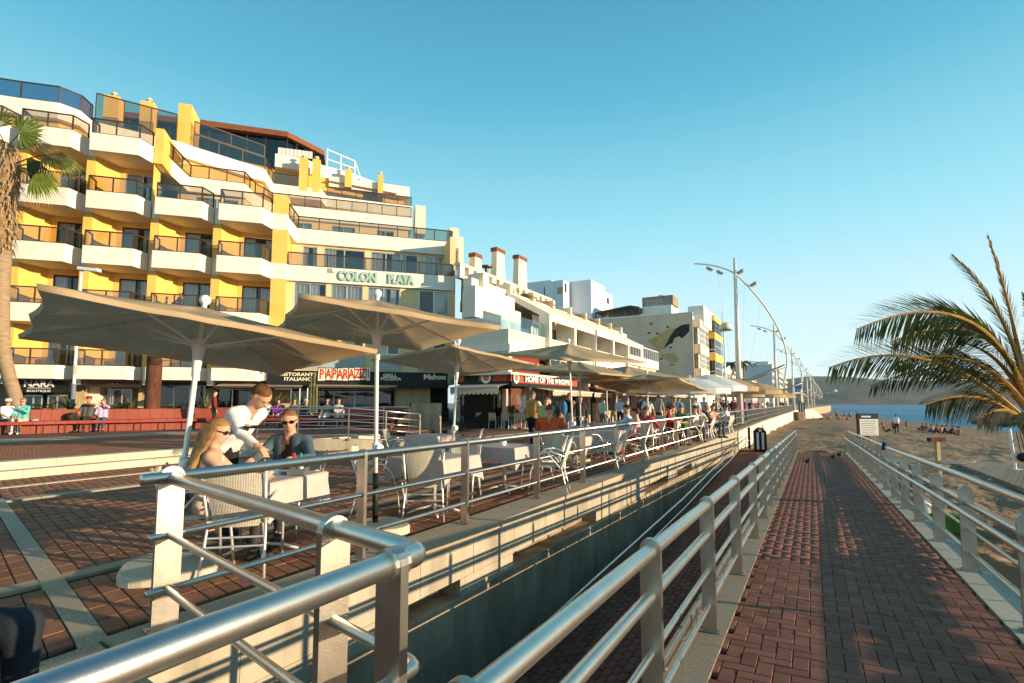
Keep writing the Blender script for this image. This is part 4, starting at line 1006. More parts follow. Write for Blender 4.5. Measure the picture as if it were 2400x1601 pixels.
# shopfront glass (plane s), stone plinth, pillars, dark interior with counter
SG = SL+.5
sbox('interior', mat('restaurant_interior', (.30,.28,.20), .8, 0, .6, 1.5), 1078, 1200, 900, 1000, SG+1.3, .2, rest)
pl_ = sbox('plinth', mat('dark_slate', (.10, .11, .11), .6, 0, .4, 5, .3, 12), 1078, 1198, 975, 996, SG-.05, .3, rest)
stn = mat('stone_cladding', (.42, .36, .28), .9, 0, .35, 5, .5, 14)
n0, z1 = GS(1071, 925, SG); n1, _ = GS(1081, 925, SG)
for j in range(9):
    z = .05+j*.25; MB().box((SG-.12+random.uniform(0, .03), n1, z+.006), (SG+.2, n0, z+.244), PSF).build('stone', stn, rest)
sbox('pillar', M['awning'], 1177, 1186, 912, 985, SG-.05, .25, rest)
for a, b in ((1082, 1176), (1190, 1232)):
    n0, z1 = GS(a, 912, SG); n1, _ = GS(b, 912, SG); z0 = GS(a, 974, SG)[1]
    MB().quad(PS(SG, n0, z0), PS(SG, n1, z0), PS(SG, n1, z1), PS(SG, n0, z1)).build('shop_pane', M['wglass'], rest)
sbox('counter', M['whitem'], 1136, 1176, 949, 951.5, SG+.8, .4, rest); sbox('counter', M['whitem'], 1205, 1228, 949, 951, SG+.8, .4, rest)
for x in (1141, 1170, 1206, 1226): sbox('counter_leg', M['whitem'], x, x+1.5, 951.5, 966, SG+.9, .05, rest)
for s in (SG+2.0, SG+4.6, SG+7.4): sp('pillar', M['awning'], [(s, FN+.1), (s+.35, FN+.1), (s+.35, FN+.5), (s, FN+.5)], 0, zb_, rest)
for a, b, m_ in ((.6, 2.0, M['brownwood']), (2.4, 4.6, M['dark']), (5.0, 7.4, M['dark'])):
    MB().quad(PS(SG+a, FN+.6, 0), PS(SG+b, FN+.6, 0), PS(SG+b, FN+.6, zb_), PS(SG+a, FN+.6, zb_)).build('shop_interior', m_, rest)
    MB().quad(PS(SG+a, FN+.2, .1), PS(SG+b, FN+.2, .1), PS(SG+b, FN+.2, zb_-.3), PS(SG+a, FN+.2, zb_-.3)).build('shop_pane', M['wglass'], rest)
# --- cafe fronts further along
cafe = thing('cafe_pavilion', 'dark cafe fronts with pale sign boards and awnings beyond the burger restaurant', 'cafe', PS(45, 14.3, 0))
for i in range(8):
    s = sE+1.2+i*3.1
    sp('pillar', CR if i % 2 else M['concrete'], [(s, 14.0), (s+.4, 14.0), (s+.4, 14.6), (s, 14.6)], 0, 2.98, cafe)
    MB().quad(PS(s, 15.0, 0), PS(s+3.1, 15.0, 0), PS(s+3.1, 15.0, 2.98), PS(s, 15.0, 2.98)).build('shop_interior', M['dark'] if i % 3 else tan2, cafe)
blu = mat('blue_print', (.15, .42, .70), .5); orp = mat('orange_print', (.75, .42, .10), .5)
for (p0, p1, y, txt, m_) in ((1397, 1433, 900, 'Casa Playa', orp), (1435, 1467, 906, 'Casa Playa', orp), (1474, 1522, 914, 'Heladeria', blu)):
    s0, z = GN(p0, y, 13.6); s1, _ = GN(p1, y, 13.6)
    MB().box((s0, 13.6, z-.34), (s1, 13.75, z+.34), PSF).build('sign_board', M['whitem'], cafe)
    b = MB(); b.add([PS(s0+.1, 13.592, z-.3), PS(s0+(s1-s0)*.3, 13.592, z-.3), PS(s0+(s1-s0)*.16, 13.592, z+.2)], [(0, 1, 2)]); b.build('print_shape', blu, cafe)
scallop(PS(sE+1.4, 13.9, 2.5), PS(sE+8.0, 13.9, 2.5), -NV*2.4-UPV*.35, 0, .22, cafe)
scallop(PS(sE+8.4, 13.9, 2.5), PS(sE+16, 13.9, 2.5), -NV*2.4-UPV*.35, 0, .22, cafe); scallop(PS(sE+16.4, 13.9, 2.5), PS(sE+26, 13.9, 2.5), -NV*2.6-UPV*.35, 0, .22, cafe)
sp('dark_canopy', M['brownwood'], [(36.2, 13.4), (40, 13.2), (40, 14.2), (36.8, 14.2)], 2.45, 2.62, cafe)
# --- white tower behind
wt = thing('white_tower', 'white cubic rooftop block with few windows, behind the cream terraces', 'building', PS(60, 32, 8))
wh = mat('clean_white_render', (.80, .79, .80), .8, 0, .03, .6)
def wbox(pc, y_top, n0, ln, ls, parent, m=wh, zb=6):
    s, z = GN(pc, y_top, n0); MB().box((s, n0, zb), (s+ls, n0+ln, z), PSF).build('block', m, parent); return s, z
def sw(pc0, pc1, y0, y1, s, parent, m=None):
    n0, z1 = GS(pc0, y0, s); n1, _ = GS(pc1, y0, s); z0 = GS(pc0, y1, s)[1]
    MB().box((s-.04, n1, z0), (s+.02, n0, z1), PSF).build('window', m or M['dglass'], parent)
s, z = wbox(1385, 655, 30, 5.0, 6.5, wt); wbox(1440, 682, 29.6, 6, 3.2, wt) if False else None
s2, _ = wbox(1320, 656, 33.5, 3.2, 2.4, wt); s3, _ = wbox(1293, 656, 36.0, 6.0, 2.2, wt)
(sa, za) = GN(1416, 682, 30.2); MB().box((s+6.5, 30.3, 6), (s+11.5, 36, za), PSF).build('block', wh, wt)
sw(1306, 1320, 674, 690, s2, wt, M['awning']); MB().box((s2+.5, 33.46, za-1.6), (s2+1.2, 33.52, za-.1), PSF).build('window', M['dglass'], wt)
n0_, z0_ = GS(1275, 674, s3); MB().box((s3-.04, n0_-1.6, z0_-1.9), (s3+.02, n0_, z0_), PSF).build('window', M['dglass'], wt)
s_, z_ = GN(1424, 700, 30.3); MB().box((s_-.5, 30.26, z_-.9), (s_+.7, 30.32, z_+.1), PSF).build('window', M['dglass'], wt)
# --- mural building
mb = thing('mural_building', 'tall tan building whose blank side wall is painted with a dark whale mural', 'building', PS(80, 18, 0))
MS = 76.5
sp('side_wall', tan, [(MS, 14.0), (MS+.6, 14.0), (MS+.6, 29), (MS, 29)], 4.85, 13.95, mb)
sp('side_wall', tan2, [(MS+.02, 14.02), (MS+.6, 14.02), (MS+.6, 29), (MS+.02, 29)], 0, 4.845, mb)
sp('corner_pipe', CR, [(MS-.12, 13.9), (MS+.0, 13.9), (MS, 14.02), (MS-.12, 14.02)], 0, 14.1, mb)
sp('parapet_edge', CR, [(MS-.05, 13.95), (MS+.65, 13.95), (MS+.65, 29), (MS-.05, 29)], 13.952, 14.06, mb)
sp('body', M['white'], [(MS+.62, 14.2), (96, 14.2), (96, 29), (MS+.62, 29)], 0, 13.8, mb)
def mural(name, pts, m, dn=.006):
    q = [GS(x, y, MS) for x, y in pts]; MB().add([PS(MS-dn, n, z) for n, z in q]+[PS(MS-.001, n, z) for n, z in q], [tuple(range(len(q)))]).build(name, m, mb)
cw7 = lambda x, y: (1440+x/5.6, 680+y/5.6)
mural('painted_patch', [cw7(*p) for p in ((430, 665), (760, 485), (800, 520), (640, 770), (575, 805), (545, 760), (450, 690))], mat('ochre_paint', (.70, .44, .19), .85, 0, .1, 1.5))
mural('painted_patch', [cw7(*p) for p in ((600, 855), (680, 830), (790, 825), (845, 895), (820, 950), (760, 962), (690, 930), (640, 895))], MATS['ochre_paint'])
mural('painted_whale', [cw7(*p) for p in ((640, 775), (690, 690), (735, 600), (800, 510), (880, 460), (985, 440), (985, 540), (930, 600), (880, 635), (855, 605), (800, 625), (775, 655), (770, 690), (720, 715), (680, 745))], mat('charcoal_paint', (.045, .045, .042), .85, 0, .3, 2), .010)
for x, y in ((482, 440), (700, 485), (452, 562), (565, 567), (738, 752), (615, 900)):
    mural('painted_bird', [cw7(x-30, y+14), cw7(x+28, y+16), cw7(x, y-2)], mat('dull_red_paint', (.40, .10, .07), .85)); mural('painted_bird', [cw7(x-24, y+4), cw7(x+28, y-2), cw7(x+8, y-14), cw7(x-8, y-10)], MATS['charcoal_paint'], .010)
mural('painted_bird', [cw7(730, 968), cw7(785, 975), cw7(770, 988), cw7(740, 982)], MATS['charcoal_paint'])
# bay with glazed bands
BN = 13.1
for z0, z1, m_ in ((4.55, 6.2, CR), (8.3, 9.6, CR), (12.0, 13.1, CR)): sp('bay_band', tan2 if 0 else CR, [(MS+.7, BN), (84.2, BN), (84.2, 14.19), (MS+.7, 14.19)], z0, z1, mb)
for z0, z1 in ((6.2, 8.3), (9.6, 12.0)):
    nwin(mb, MS+.75, MS+3.9, BN+.05, z0, z1, 4, 3, alw2, None, M['curtain']); nwin(mb, MS+4.0, 84.15, BN+.05, z0, z1, 4, 3, alw2, None, M['curtain'])
    MB().quad(PS(MS+.74, BN+.05, z0), PS(MS+.74, 14.1, z0), PS(MS+.74, 14.1, z1), PS(MS+.74, BN+.05, z1)).build('pane', M['wglass'], mb)
sp('ground_wall', CR, [(MS+.7, 13.6), (84.2, 13.6), (84.2, 14.19), (MS+.7, 14.19)], 2.6, 4.54, mb)
# roof things of the mural building
rt, zr_ = GS(1545, 712, MS+4); 
for px0, px1, y0, y1, s_off, dep, m_ in ((1505, 1573, 705, 738, 6, 5, M['white']), (1505, 1577, 698, 705, 6, 4, M['concrete_d']), (1548, 1555, 694, 704, 6.5, 2, tan2), (1513, 1536, 700, 708, 6.2, 2, M['concrete_d']), (1612, 1649, 719, 750, 3, 8, M['white'])):
    n0, z1 = GS(px0, y0, MS+s_off); n1, _ = GS(px1, y0, MS+s_off); z0 = GS(px0, y1, MS+s_off)[1]
    MB().box((MS+s_off, n1, z0-1), (MS+s_off+dep, n0, z1), PSF).build('roof_block', m_, mb)
for px0, px1, y0 in ((1515, 1537, 698), (1538, 1556, 692.5), (1557, 1577, 695)):
    n0, z1 = GS(px0, y0, MS+7); n1, _ = GS(px1, y0, MS+7); b = MB(); c = PS(MS+7.6, (n0+n1)/2, z1-.9); r = abs(n0-n1)/2*.9
    b.lathe([(r, 0), (r*1.02, .5), (r*.95, .85), (r*.4, .98)], tuple(c), 12); b.build('water_tank', M['concrete_d'], mb)
# black roof pergola left of the mural
pg = thing('roof_pergola', 'dark timber roof pergola between the white tower and the mural wall', 'pergola', PS(84, 24, 13.9))
GSs = 80.0; n0, z1 = GS(1395, 735, GSs); n1, z2 = GS(1497, 722, GSs); nr, zr2 = GS(1476, 719, GSs); zb3 = GS(1440, 746, GSs)[1]
for k_, (pa, pb) in enumerate((((n0, z1), (nr, zr2)), ((nr, zr2), (n1, z2)))):
    MB().add([PS(s_, n_, z_+o_) for o_ in (0, .22) for s_, (n_, z_) in ((GSs, pa), (GSs, pb), (GSs+8, pb), (GSs+8, pa))], [(0, 3, 2, 1), (4, 5, 6, 7), (0, 1, 5, 4), (1, 2, 6, 5), (2, 3, 7, 6), (3, 0, 4, 7)]).build('roof', M['bronze'], pg)
for i in range(7):
    n = n0+(n1-n0)*i/6
    for s_ in (GSs+.1, GSs+7.7): MB().box((s_, n-.09, zb3), (s_+.18, n+.09, z1-.02+min(1, i/5)*(z2-z1)*.8), PSF).build('post', M['bronze'], pg)
MB().box((GSs+4, n1+.1, zb3), (GSs+4.1, n0, z1-.4), PSF).build('screen', M['dark'], pg)
MB().box((GSs-1, n1-3, 13.81), (GSs+9, n0+3, zb3-.002), PSF).build('deck', M['white'], pg)
# --- yellow building
yb = thing('yellow_building', 'narrow yellow building with dark framed corner windows beyond the mural wall', 'building', PS(90, 16, 0))
sp('body', mat('light_yellow_render', (.80, .58, .20), .8), [(86.5, 14.19), (95.9, 14.19), (95.9, 13.4), (86.5, 13.4)], 4.3, 15.2, yb)
sp('top_wall', M['white'], [(MS+9.8, 14.25), (96, 14.25), (96, 20), (MS+9.8, 20)], 13.8, 15.6, yb)
for z0, z1 in ((4.3, 5.6), (7.9, 9.0), (11.3, 12.3), (14.1, 14.9)): sp('bay_band', M['yellow'], [(86.3, 12.5), (94.5, 12.5), (94.5, 13.39), (86.3, 13.39)], z0, z1, yb)
for z0, z1, f_ in ((5.6, 7.9, alw2), (9.0, 11.3, alw2), (12.3, 14.1, M['bronze'])):
    nwin(yb, 86.35, 94.45, 12.55, z0, z1, 5, 2, f_); MB().quad(PS(86.36, 12.5, z0), PS(86.36, 13.38, z0), PS(86.36, 13.38, z1), PS(86.36, 12.5, z1)).build('pane', M['dglass'], yb)
    MB().box((86.3, 12.5, z0), (86.42, 13.38, z0+.15), PSF).build('frame', f_, yb); MB().box((86.3, 12.5, z0+.55), (86.42, 13.38, z0+.65), PSF).build('frame', f_, yb)
sp('ground_wall', mat('orange_wall', (.62, .22, .08), .7), [(86.5, 13.0), (95, 13.0), (95, 13.6), (86.5, 13.6)], 2.8, 4.25, yb)
# --- farther fronts
def far_building(label, px0, px1, y_top, s, length, m, rows, cols, m2=None, name='town_building', zb=0.0):
    """block along the promenade: px0..px1 is its end wall facing the camera"""
    n0, z1 = GS(px0, y_top, s); n1, _ = GS(px1, y_top, s)
    t = thing(name, label, 'building', PS(s+length/2, (n0+n1)/2, 0))
    sp('wall', m, [(s, n1), (s+length, n1), (s+length, n0), (s, n0)], zb, z1, t)
    sp('roof', m2 or m, [(s-.1, n1-.1), (s+length+.1, n1-.1), (s+length+.1, n0+.1), (s-.1, n0+.1)], z1+.002, z1+.35, t)
    h = (z1-3.2)/max(1, rows)
    for r in range(rows):
        for c in range(cols):
            a = s+length*(c+.2)/cols; b = s+length*(c+.8)/cols; z = 3.2+r*h+h*.2
            MB().box((a, n1-.06, z), (b, n1+.02, z+h*.55), PSF).build('window', M['dglass'], t)
    return t, n0, n1, z1
far_building('white balconied house just beyond the yellow building', 1668, 1692, 868, 97, 12, M['white'], 3, 4, CR)
far_building('pale house with dark canopy under the distant palms', 1686, 1716, 880, 111, 14, CR2, 2, 4, M['brownwood'])
t_, n0, n1, z1 = far_building('ornate white house with brick red bands and an arched doorway', 1738, 1762, 892, 128, 12, M['white'], 2, 4, M['redboard'])
for z in (z1*.45, z1*.72): MB().box((127.9, n1-.12, z), (140.1, n1+.0, z+.35), PSF).build('red_band', M['redboard'], t_); MB().box((127.86, n1, z), (127.98, n0, z+.35), PSF).build('red_band', M['redboard'], t_)
b = MB(); nm = (n0+n1)/2; pts = [(nm+1.1*math.cos(math.pi*i/10), 3.0+1.3*math.sin(math.pi*i/10)) for i in range(11)]; b.add([PS(127.9, a, z) for a, z in pts], [tuple(range(11))]).build('arch', M['dark'], t_)
far_building('low stepped pale house beside the ornate red banded one', 1762, 1792, 905, 142, 14, M['white'], 2, 4, tan2)
far_building('tall grey white apartment block at the far end of the front', 1741, 1809, 858, 165, 26, mat('grey_white_render', (.62, .59, .60), .85), 4, 6, CR2)
far_building('cream block with a small dark window behind the second arch lamp', 1806, 1826, 866, 200, 24, CR2, 5, 5)
far_building('low ochre block closing the row at the far end', 1826, 1840, 893, 230, 24, tan, 3, 4)
far_building('flat roofed cream houses stacked above the promenade roofs', 1768, 1800, 850, 260, 30, CR2, 3, 4)
# --- far shore: hills, mountains, harbour town
def ridge(name, pts, d0, d1, m, label_noise):
    """pts: (azimuth deg, height) of the crest; slopes down to the sea at d0, crest at d1"""
    V = []; F = []; n = 90; rows = 10
    az = np.linspace(pts[0][0], pts[-1][0], n); hh = np.interp(az, [p[0] for p in pts], [p[1] for p in pts])
    for j in range(rows):
        f = j/(rows-1); d = d0+(d1-d0)*f
        for i in range(n):
            a = math.radians(az[i]); h = hh[i]*(f**1.25); q = Vector((math.sin(a)*d*.006, math.cos(a)*d*.006, label_noise))
            h += (noise.noise(q*.5)*.16+noise.noise(q*1.6)*.09*(1-f))*hh[i]*f ; V.append((math.sin(a)*d, math.cos(a)*d, -3.2+max(0, h)+ (1.0 if j else 0)))
    for j in range(rows-1):
        for i in range(n-1): F.append((j*n+i, j*n+i+1, (j+1)*n+i+1, (j+1)*n+i))
    me = bpy.data.meshes.new(name); me.from_pydata(V, [], F); me.materials.append(m); me.polygons.foreach_set('use_smooth', [True]*len(F)); me.update()
    return struct(link(name, me))
hm = mat('hill_scrub', (.03, .048, .03), .95, 0, .3, .012, .0, 1, col2=(.06, .062, .036))
mm = mat('mountain_rock', (.10, .10, .08), .95, 0, .2, .003)
ridge('hills', [(18, 44), (24, 46), (27, 56), (30, 63), (33, 60), (36, 50), (39, 40), (44, 34), (52, 30)], 1180, 1560, hm, 1.3)
ridge('headland', [(26.5, 0), (28, 6), (30, 20), (32, 30), (34, 30), (37, 25), (41, 22), (46, 20), (52, 14)], 1130, 1280, mat('headland_scrub', (.17, .12, .07), .95, 0, .3, .02), 6.1)
ridge('mountains', [(10, 60), (20, 66), (26, 76), (29, 88), (32, 84), (36, 70), (45, 60), (55, 50)], 1600, 1900, mm, 3.3)
struct(MB().prism([(math.sin(math.radians(a))*1125, math.cos(math.radians(a))*1125) for a in (24, 30, 36, 42, 50)]+[(math.sin(math.radians(a))*1240, math.cos(math.radians(a))*1240) for a in (50, 42, 36, 30, 24)], -3.2, -.8).build('far_shore', mat('pale_shore', (.50, .40, .28), .9, 0, .2, .03)))
bt = thing('domed_hall', 'pale concert hall with a small white dome across the bay', 'building', (GY(1958, 940, 1110).x, 1110, -2))
gq = mat('green_grey_wall', (.50, .52, .44), .8)
def dbox(name, m, px0, px1, y0, y1, d, dep, root):
    a = GY(px0, y1, d); b = GY(px1, y0, d); MB().box((a.x, d, a.z), (b.x, d+dep, b.z)).build(name, m, root)
dbox('hall', gq, 1935, 1986, 926, 943, 1105, 30, bt); dbox('hall', gq, 1950, 1965, 920, 927, 1105, 20, bt)
c_ = GY(1958, 921, 1100); b = MB(); b.lathe([(3.6, -4), (3.6, 2), (3.4, 3.5), (2.6, 5.6), (1, 7), (.3, 8.6)], tuple(c_), 12); b.build('dome', M['white'], bt)
for i, (px, w, h) in enumerate(((1900, 12, 6), (1915, 8, 9), (2000, 10, 5), (2016, 12, 4), (2035, 10, 5), (2050, 14, 4), (2085, 9, 5))):
    t = thing('harbour_house', ['cluster of tiny pale houses left of the domed hall', 'tiny white tower block left of the domed hall', 'first tiny house right of the domed hall', 'low pale shed across the bay', 'tiny orange roofed shed across the bay', 'long low quay shed across the bay', 'tiny house on the quay near the palm fronds'][i], 'building', (GY(px, 943, 1090).x, 1090, -2))
    dbox('wall', (CR2, M['white'], CR, CR2, tan, M['white'], CR)[i], px-w/2, px+w/2, 943-h, 944.5, 1090, 8, t)
    dbox('roof', M['redboard'] if i % 2 else tan2, px-w/2-1, px+w/2+1, 943-h-1.2, 943-h, 1089, 9, t)
qw = thing('harbour_wall', 'long sunlit harbour wall on the far shore behind the palm', 'wall', (GY(2160, 940, 1085).x, 1085, -2)); dbox('wall_face', CR, 2110, 2235, 934.5, 942, 1085, 12, qw)
# ================================================================== PARASOLS, TABLES, CHAIRS
def canopy_umbrella(label, base, center, phi, tx, ty, a, b, rise=.40, cat='parasol', group='beige parasols along the terrace', base_kind=True, m=None):
    """center: middle of the eaves plane; phi plan turn; tx,ty tilt; a,b half sizes"""
    t = thing('parasol', label, cat, base, 0, group)
    R = Matrix.Rotation(ty, 4, 'Y') @ Matrix.Rotation(tx, 4, 'X') @ Matrix.Rotation(phi, 4, 'Z')
    X = Matrix.Translation(center) @ R; P = lambda x, y, z: tuple(X @ Vector((x, y, z)))
    cor = [(-a, -b), (0, -b*.985), (a, -b), (a*.985, 0), (a, b), (0, b*.985), (-a, b), (-a*.985, 0)]
    V = [P(0, 0, rise)]; F = []; NR = 7; NE = 6; ring = []
    for j in range(1, NR+1):
        f = j/NR; row = []
        for k in range(8):
            p, q = cor[k], cor[(k+1) % 8]
            for e in range(NE):
                g = e/NE; sag = math.sin(math.pi*g)
                x = (p[0]*(1-g)+q[0]*g)*f*(1-.045*sag*f); y = (p[1]*(1-g)+q[1]*g)*f*(1-.045*sag*f)
                z = rise*(1-f)*(1.0-.22*f) - .035*sag*math.sin(math.pi*min(1, f*1.05)) + .01*noise.noise(Vector((x*4+base[0], y*4, 0)))
                row.append(len(V)); V.append(P(x, y, z))
        ring.append(row)
    n8 = 8*NE
    for i in range(n8): F.append((0, ring[0][i], ring[0][(i+1) % n8]))
    for j in range(NR-1):
        for i in range(n8): F.append((ring[j][i], ring[j+1][i], ring[j+1][(i+1) % n8], ring[j][(i+1) % n8]))
    hem = []
    for i in ring[-1]:
        hem.append(len(V)); v = Vector(V[i]); c = Vector(center); d = (c-v); d.z = 0; V.append(tuple(v+d.normalized()*.012-Vector((0, 0, .045))))
    for i in range(n8): F.append((ring[-1][i], hem[i], hem[(i+1) % n8], ring[-1][(i+1) % n8]))
    MB().add(V, F).build('canopy', m or M['canopy'], t, smooth=True)
    hub = X @ Vector((0, 0, rise-.02)); run = X @ Vector((0, 0, -.20)); bb = Vector(base)
    wm_ = M['whitem']
    dv = (hub-bb); L_ = dv.length; dn = dv/L_
    MB().tube([bb+dn*.62, hub+dn*.06], .024, 12).build('pole', wm_, t, smooth=True)
    MB().tube([bb+dn*.10, bb+dn*.64], .032, 12).build('base_tube', M['black'], t, smooth=True)
    MB().tube([bb+dn*(L_-.72), bb+dn*(L_-.62), bb+dn*(L_-.50), bb+dn*(L_-.36)], [.034, .040, .048, .085], 14).build('runner', wm_, t, smooth=True)
    MB().tube([bb+dn*.82, bb+dn*.98], .042, 12).build('crank_sleeve', wm_, t, smooth=True)
    MB().lathe([(.045, 0), (.05, .03), (.03, .04)], tuple(bb+dn*.92+Vector((.04, -.03, 0))), 12, (Vector((0, 0, 1)), Vector((.6, .8, 0)), Vector((.8, -.6, 0)))).build('crank', wm_, t)
    MB().ball(tuple(hub+dn*.10), .055, 12, 8).build('finial', wm_, t, smooth=True)
    for k in range(8):
        x, y = cor[k]
        e = X @ Vector((x*.985, y*.985, -.02)); h = X @ Vector((x*.03, y*.03, rise-.05))
        mids = [X @ Vector((x*f, y*f, rise*(1-f)*(1.0-.22*f)-.03)) for f in (.03, .25, .5, .75, .985)]
        rb_ = MB().tube(mids, .014, 6).build('rib', wm_, t)
        s0 = bb+dn*(L_-.40)+(X.to_3x3() @ Vector((x, y, 0))).normalized()*.06
        MB().tube([s0, X @ Vector((x*.52, y*.52, rise*.48*(1-.22*.52)-.045))], .012, 6).build('strut', wm_, rb_)
    if base_kind:
        pts = []
        for i in range(28):
            an = 2*math.pi*i/28; c, s_ = math.cos(an), math.sin(an); rr_ = .36/((abs(c)**3.2+abs(s_)**3.2)**(1/3.2)); pts.append((rr_*c, rr_*s_))
        q = MB(); Rz = Matrix.Rotation(.5, 3, 'Z')
        lv = [(1.0, 0), (1.0, .055), (.96, .08), (.25, .095)]
        for f, z in lv: q.v += [tuple(bb+Rz @ Vector((x*f, y*f, z))) for x, y in pts]
        for j in range(3): q.f += [(j*28+i, j*28+(i+1) % 28, (j+1)*28+(i+1) % 28, (j+1)*28+i) for i in range(28)]
        q.f.append(tuple(3*28+i for i in range(28))); q.build('weight', M['granite_light'], t, smooth=False)
    return t
canopy_umbrella('large beige parasol shading the couple and the waiter, closest to the camera', GZ(398, 1342), Vector((-3.13, 5.30, 2.046)), .775, -.109, .038, 1.30, 1.22, .36)
canopy_umbrella('large beige parasol behind the near table, second from the camera', GZ(879, 1245), Vector((-1.652, 6.366, 2.341)), .493, -.038, .071, 1.02, 1.338, .34)
def fit_u(label, apex, depth, L, R, pole_px, half, tx=0, ty=0, phi=.8, zc=None):
    c = GY(apex[0], apex[1], depth); c.z -= .36
    b = GY(pole_px[0], pole_px[1], depth-.1); b.z = 0.0
    return canopy_umbrella(label, b, c, phi, tx, ty, half, half, .36)
fit_u('beige parasol over the set tables, third from the camera', (1073, 808), 11.2, 0, 0, (1058, 1080), 1.28, -.10, .026, .83)
fit_u('beige parasol with grey looking top above the man in orange', (1331, 806), 13.6, 0, 0, (1345, 1060), 1.38, .10, .05, .62)
fit_u('beige parasol partly behind the grey topped one, on a thin pole', (1356, 848), 17.5, 0, 0, (1362, 1030), 1.7, .05, .06, .9)
fit_u('dark topped beige parasol farther along, in front of the mural wall', (1470, 858), 18.5, 0, 0, (1474, 1020), 1.6, .10, .03, .5)
fit_u('wide beige parasol below the painted whale', (1515, 877), 17.0, 0, 0, (1521, 1020), 1.55, -.08, .05, .95)
fit_u('beige parasol with slim pole between the grey topped one and the whale wall', (1420, 868), 20.5, 0, 0, (1424, 1015), 1.5, .06, .03, .5)
# white round cafe parasols and far parasols
def round_umbrella(label, P, r, h, m, group, sides=10, tilt=0.0):
    t = thing('cafe_parasol', label, 'parasol', P, 0, group); P = Vector(P)
    b = MB(); V = [P+Vector((0, 0, h+.32*r))]; k = sides*3
    for j, (f, z) in enumerate(((.5, .22), (1, 0), (1.0, -.14))):
        for i in range(k):
            a = 2*math.pi*i/k; g = 1-.03*math.sin(math.pi*(i % 3)/3)*(f); V.append(P+Vector((math.cos(a)*r*f*g, math.sin(a)*r*f*g, h+z*r+(.03*(i % 3 > 0) if j == 2 else 0))))
    F = [(0, 1+i, 1+(i+1) % k) for i in range(k)]
    for j in range(2): F += [(1+j*k+i, 1+(j+1)*k+i, 1+(j+1)*k+(i+1) % k, 1+j*k+(i+1) % k) for i in range(k)]
    b.add(V, F).build('canopy', m, t)
    MB().tube([P, P+Vector((0, 0, h+.36*r))], .025, 8).build('pole', M['whitem'], t)
    MB().lathe([(.25, 0), (.25, .07), (.05, .1)], tuple(P), 12).build('weight', M['concrete'], t)
    return t
whc = mat('white_canvas', (.80, .80, .80), .85, 0, .03, 3, trans=.3)
def at_px(px, s_or_d, z=0.0):           # point of the given depth under a picture column
    d = _ray(px, 944); return Vector((d.x*s_or_d/d.y, s_or_d, z))
p = at_px(1618, 24); round_umbrella('white round cafe parasol, the nearer of the overlapping pair', p, 1.75, GY(1618, 944, 24).z*0+2.05, whc, 'white cafe parasols')
p = at_px(1658, 27); round_umbrella('white round cafe parasol behind the other white one', p, 1.9, 2.25, whc, 'white cafe parasols')
for i, (px, d, r, h, lb) in enumerate(((1503, 31, 1.5, 2.15, 'small cream parasol beside the blue lettered sign'), (1550, 33, 1.6, 2.1, 'small cream parasol left of the white ones'), (1700, 37, 2.2, 2.5, 'grey beige parasol behind the slim lamp post'), (1765, 47, 2.4, 2.5, 'grey beige parasol right of the tall lamp mast'), (1740, 55, 2.2, 2.3, 'beige parasol in the distance right of the tall mast'), (1822, 75, 2.4, 2.4, 'last small beige parasol at the far end of the terrace'), (1790, 62, 2.4, 2.3, 'distant beige parasol under the second arch lamp'))):
    round_umbrella(lb, at_px(px, d), r, h, M['canopy'] if i > 1 else M['awning'], 'parasols farther along the promenade', 8)
# ------------------------------------------------------------------ chairs and tables
def wicker_mat():
    m = mat('woven_wicker', (.76, .67, .52), .75, 0, .06, 30); t = m.node_tree; N = t.nodes; L = t.links; p = N['Principled BSDF']
    tcn = N.new('ShaderNodeTexCoord'); wv = N.new('ShaderNodeTexWave'); wv.inputs['Scale'].default_value = 26; wv.inputs['Distortion'].default_value = .6; wv.bands_direction = 'X'
    w2 = N.new('ShaderNodeTexWave'); w2.inputs['Scale'].default_value = 30; w2.bands_direction = 'Z'
    mx = N.new('ShaderNodeMath'); mx.operation = 'MULTIPLY'
    L.new(tcn.outputs['Object'], wv.inputs[0]); L.new(tcn.outputs['Object'], w2.inputs[0]); L.new(wv.outputs['Fac'], mx.inputs[0]); L.new(w2.outputs['Fac'], mx.inputs[1])
    b = N.new('ShaderNodeBump'); b.inputs['Strength'].default_value = .8; b.inputs['Distance'].default_value = .012; L.new(mx.outputs[0], b.inputs['Height']); L.new(b.outputs[0], p.inputs['Normal'])
    return m
WK = wicker_mat()
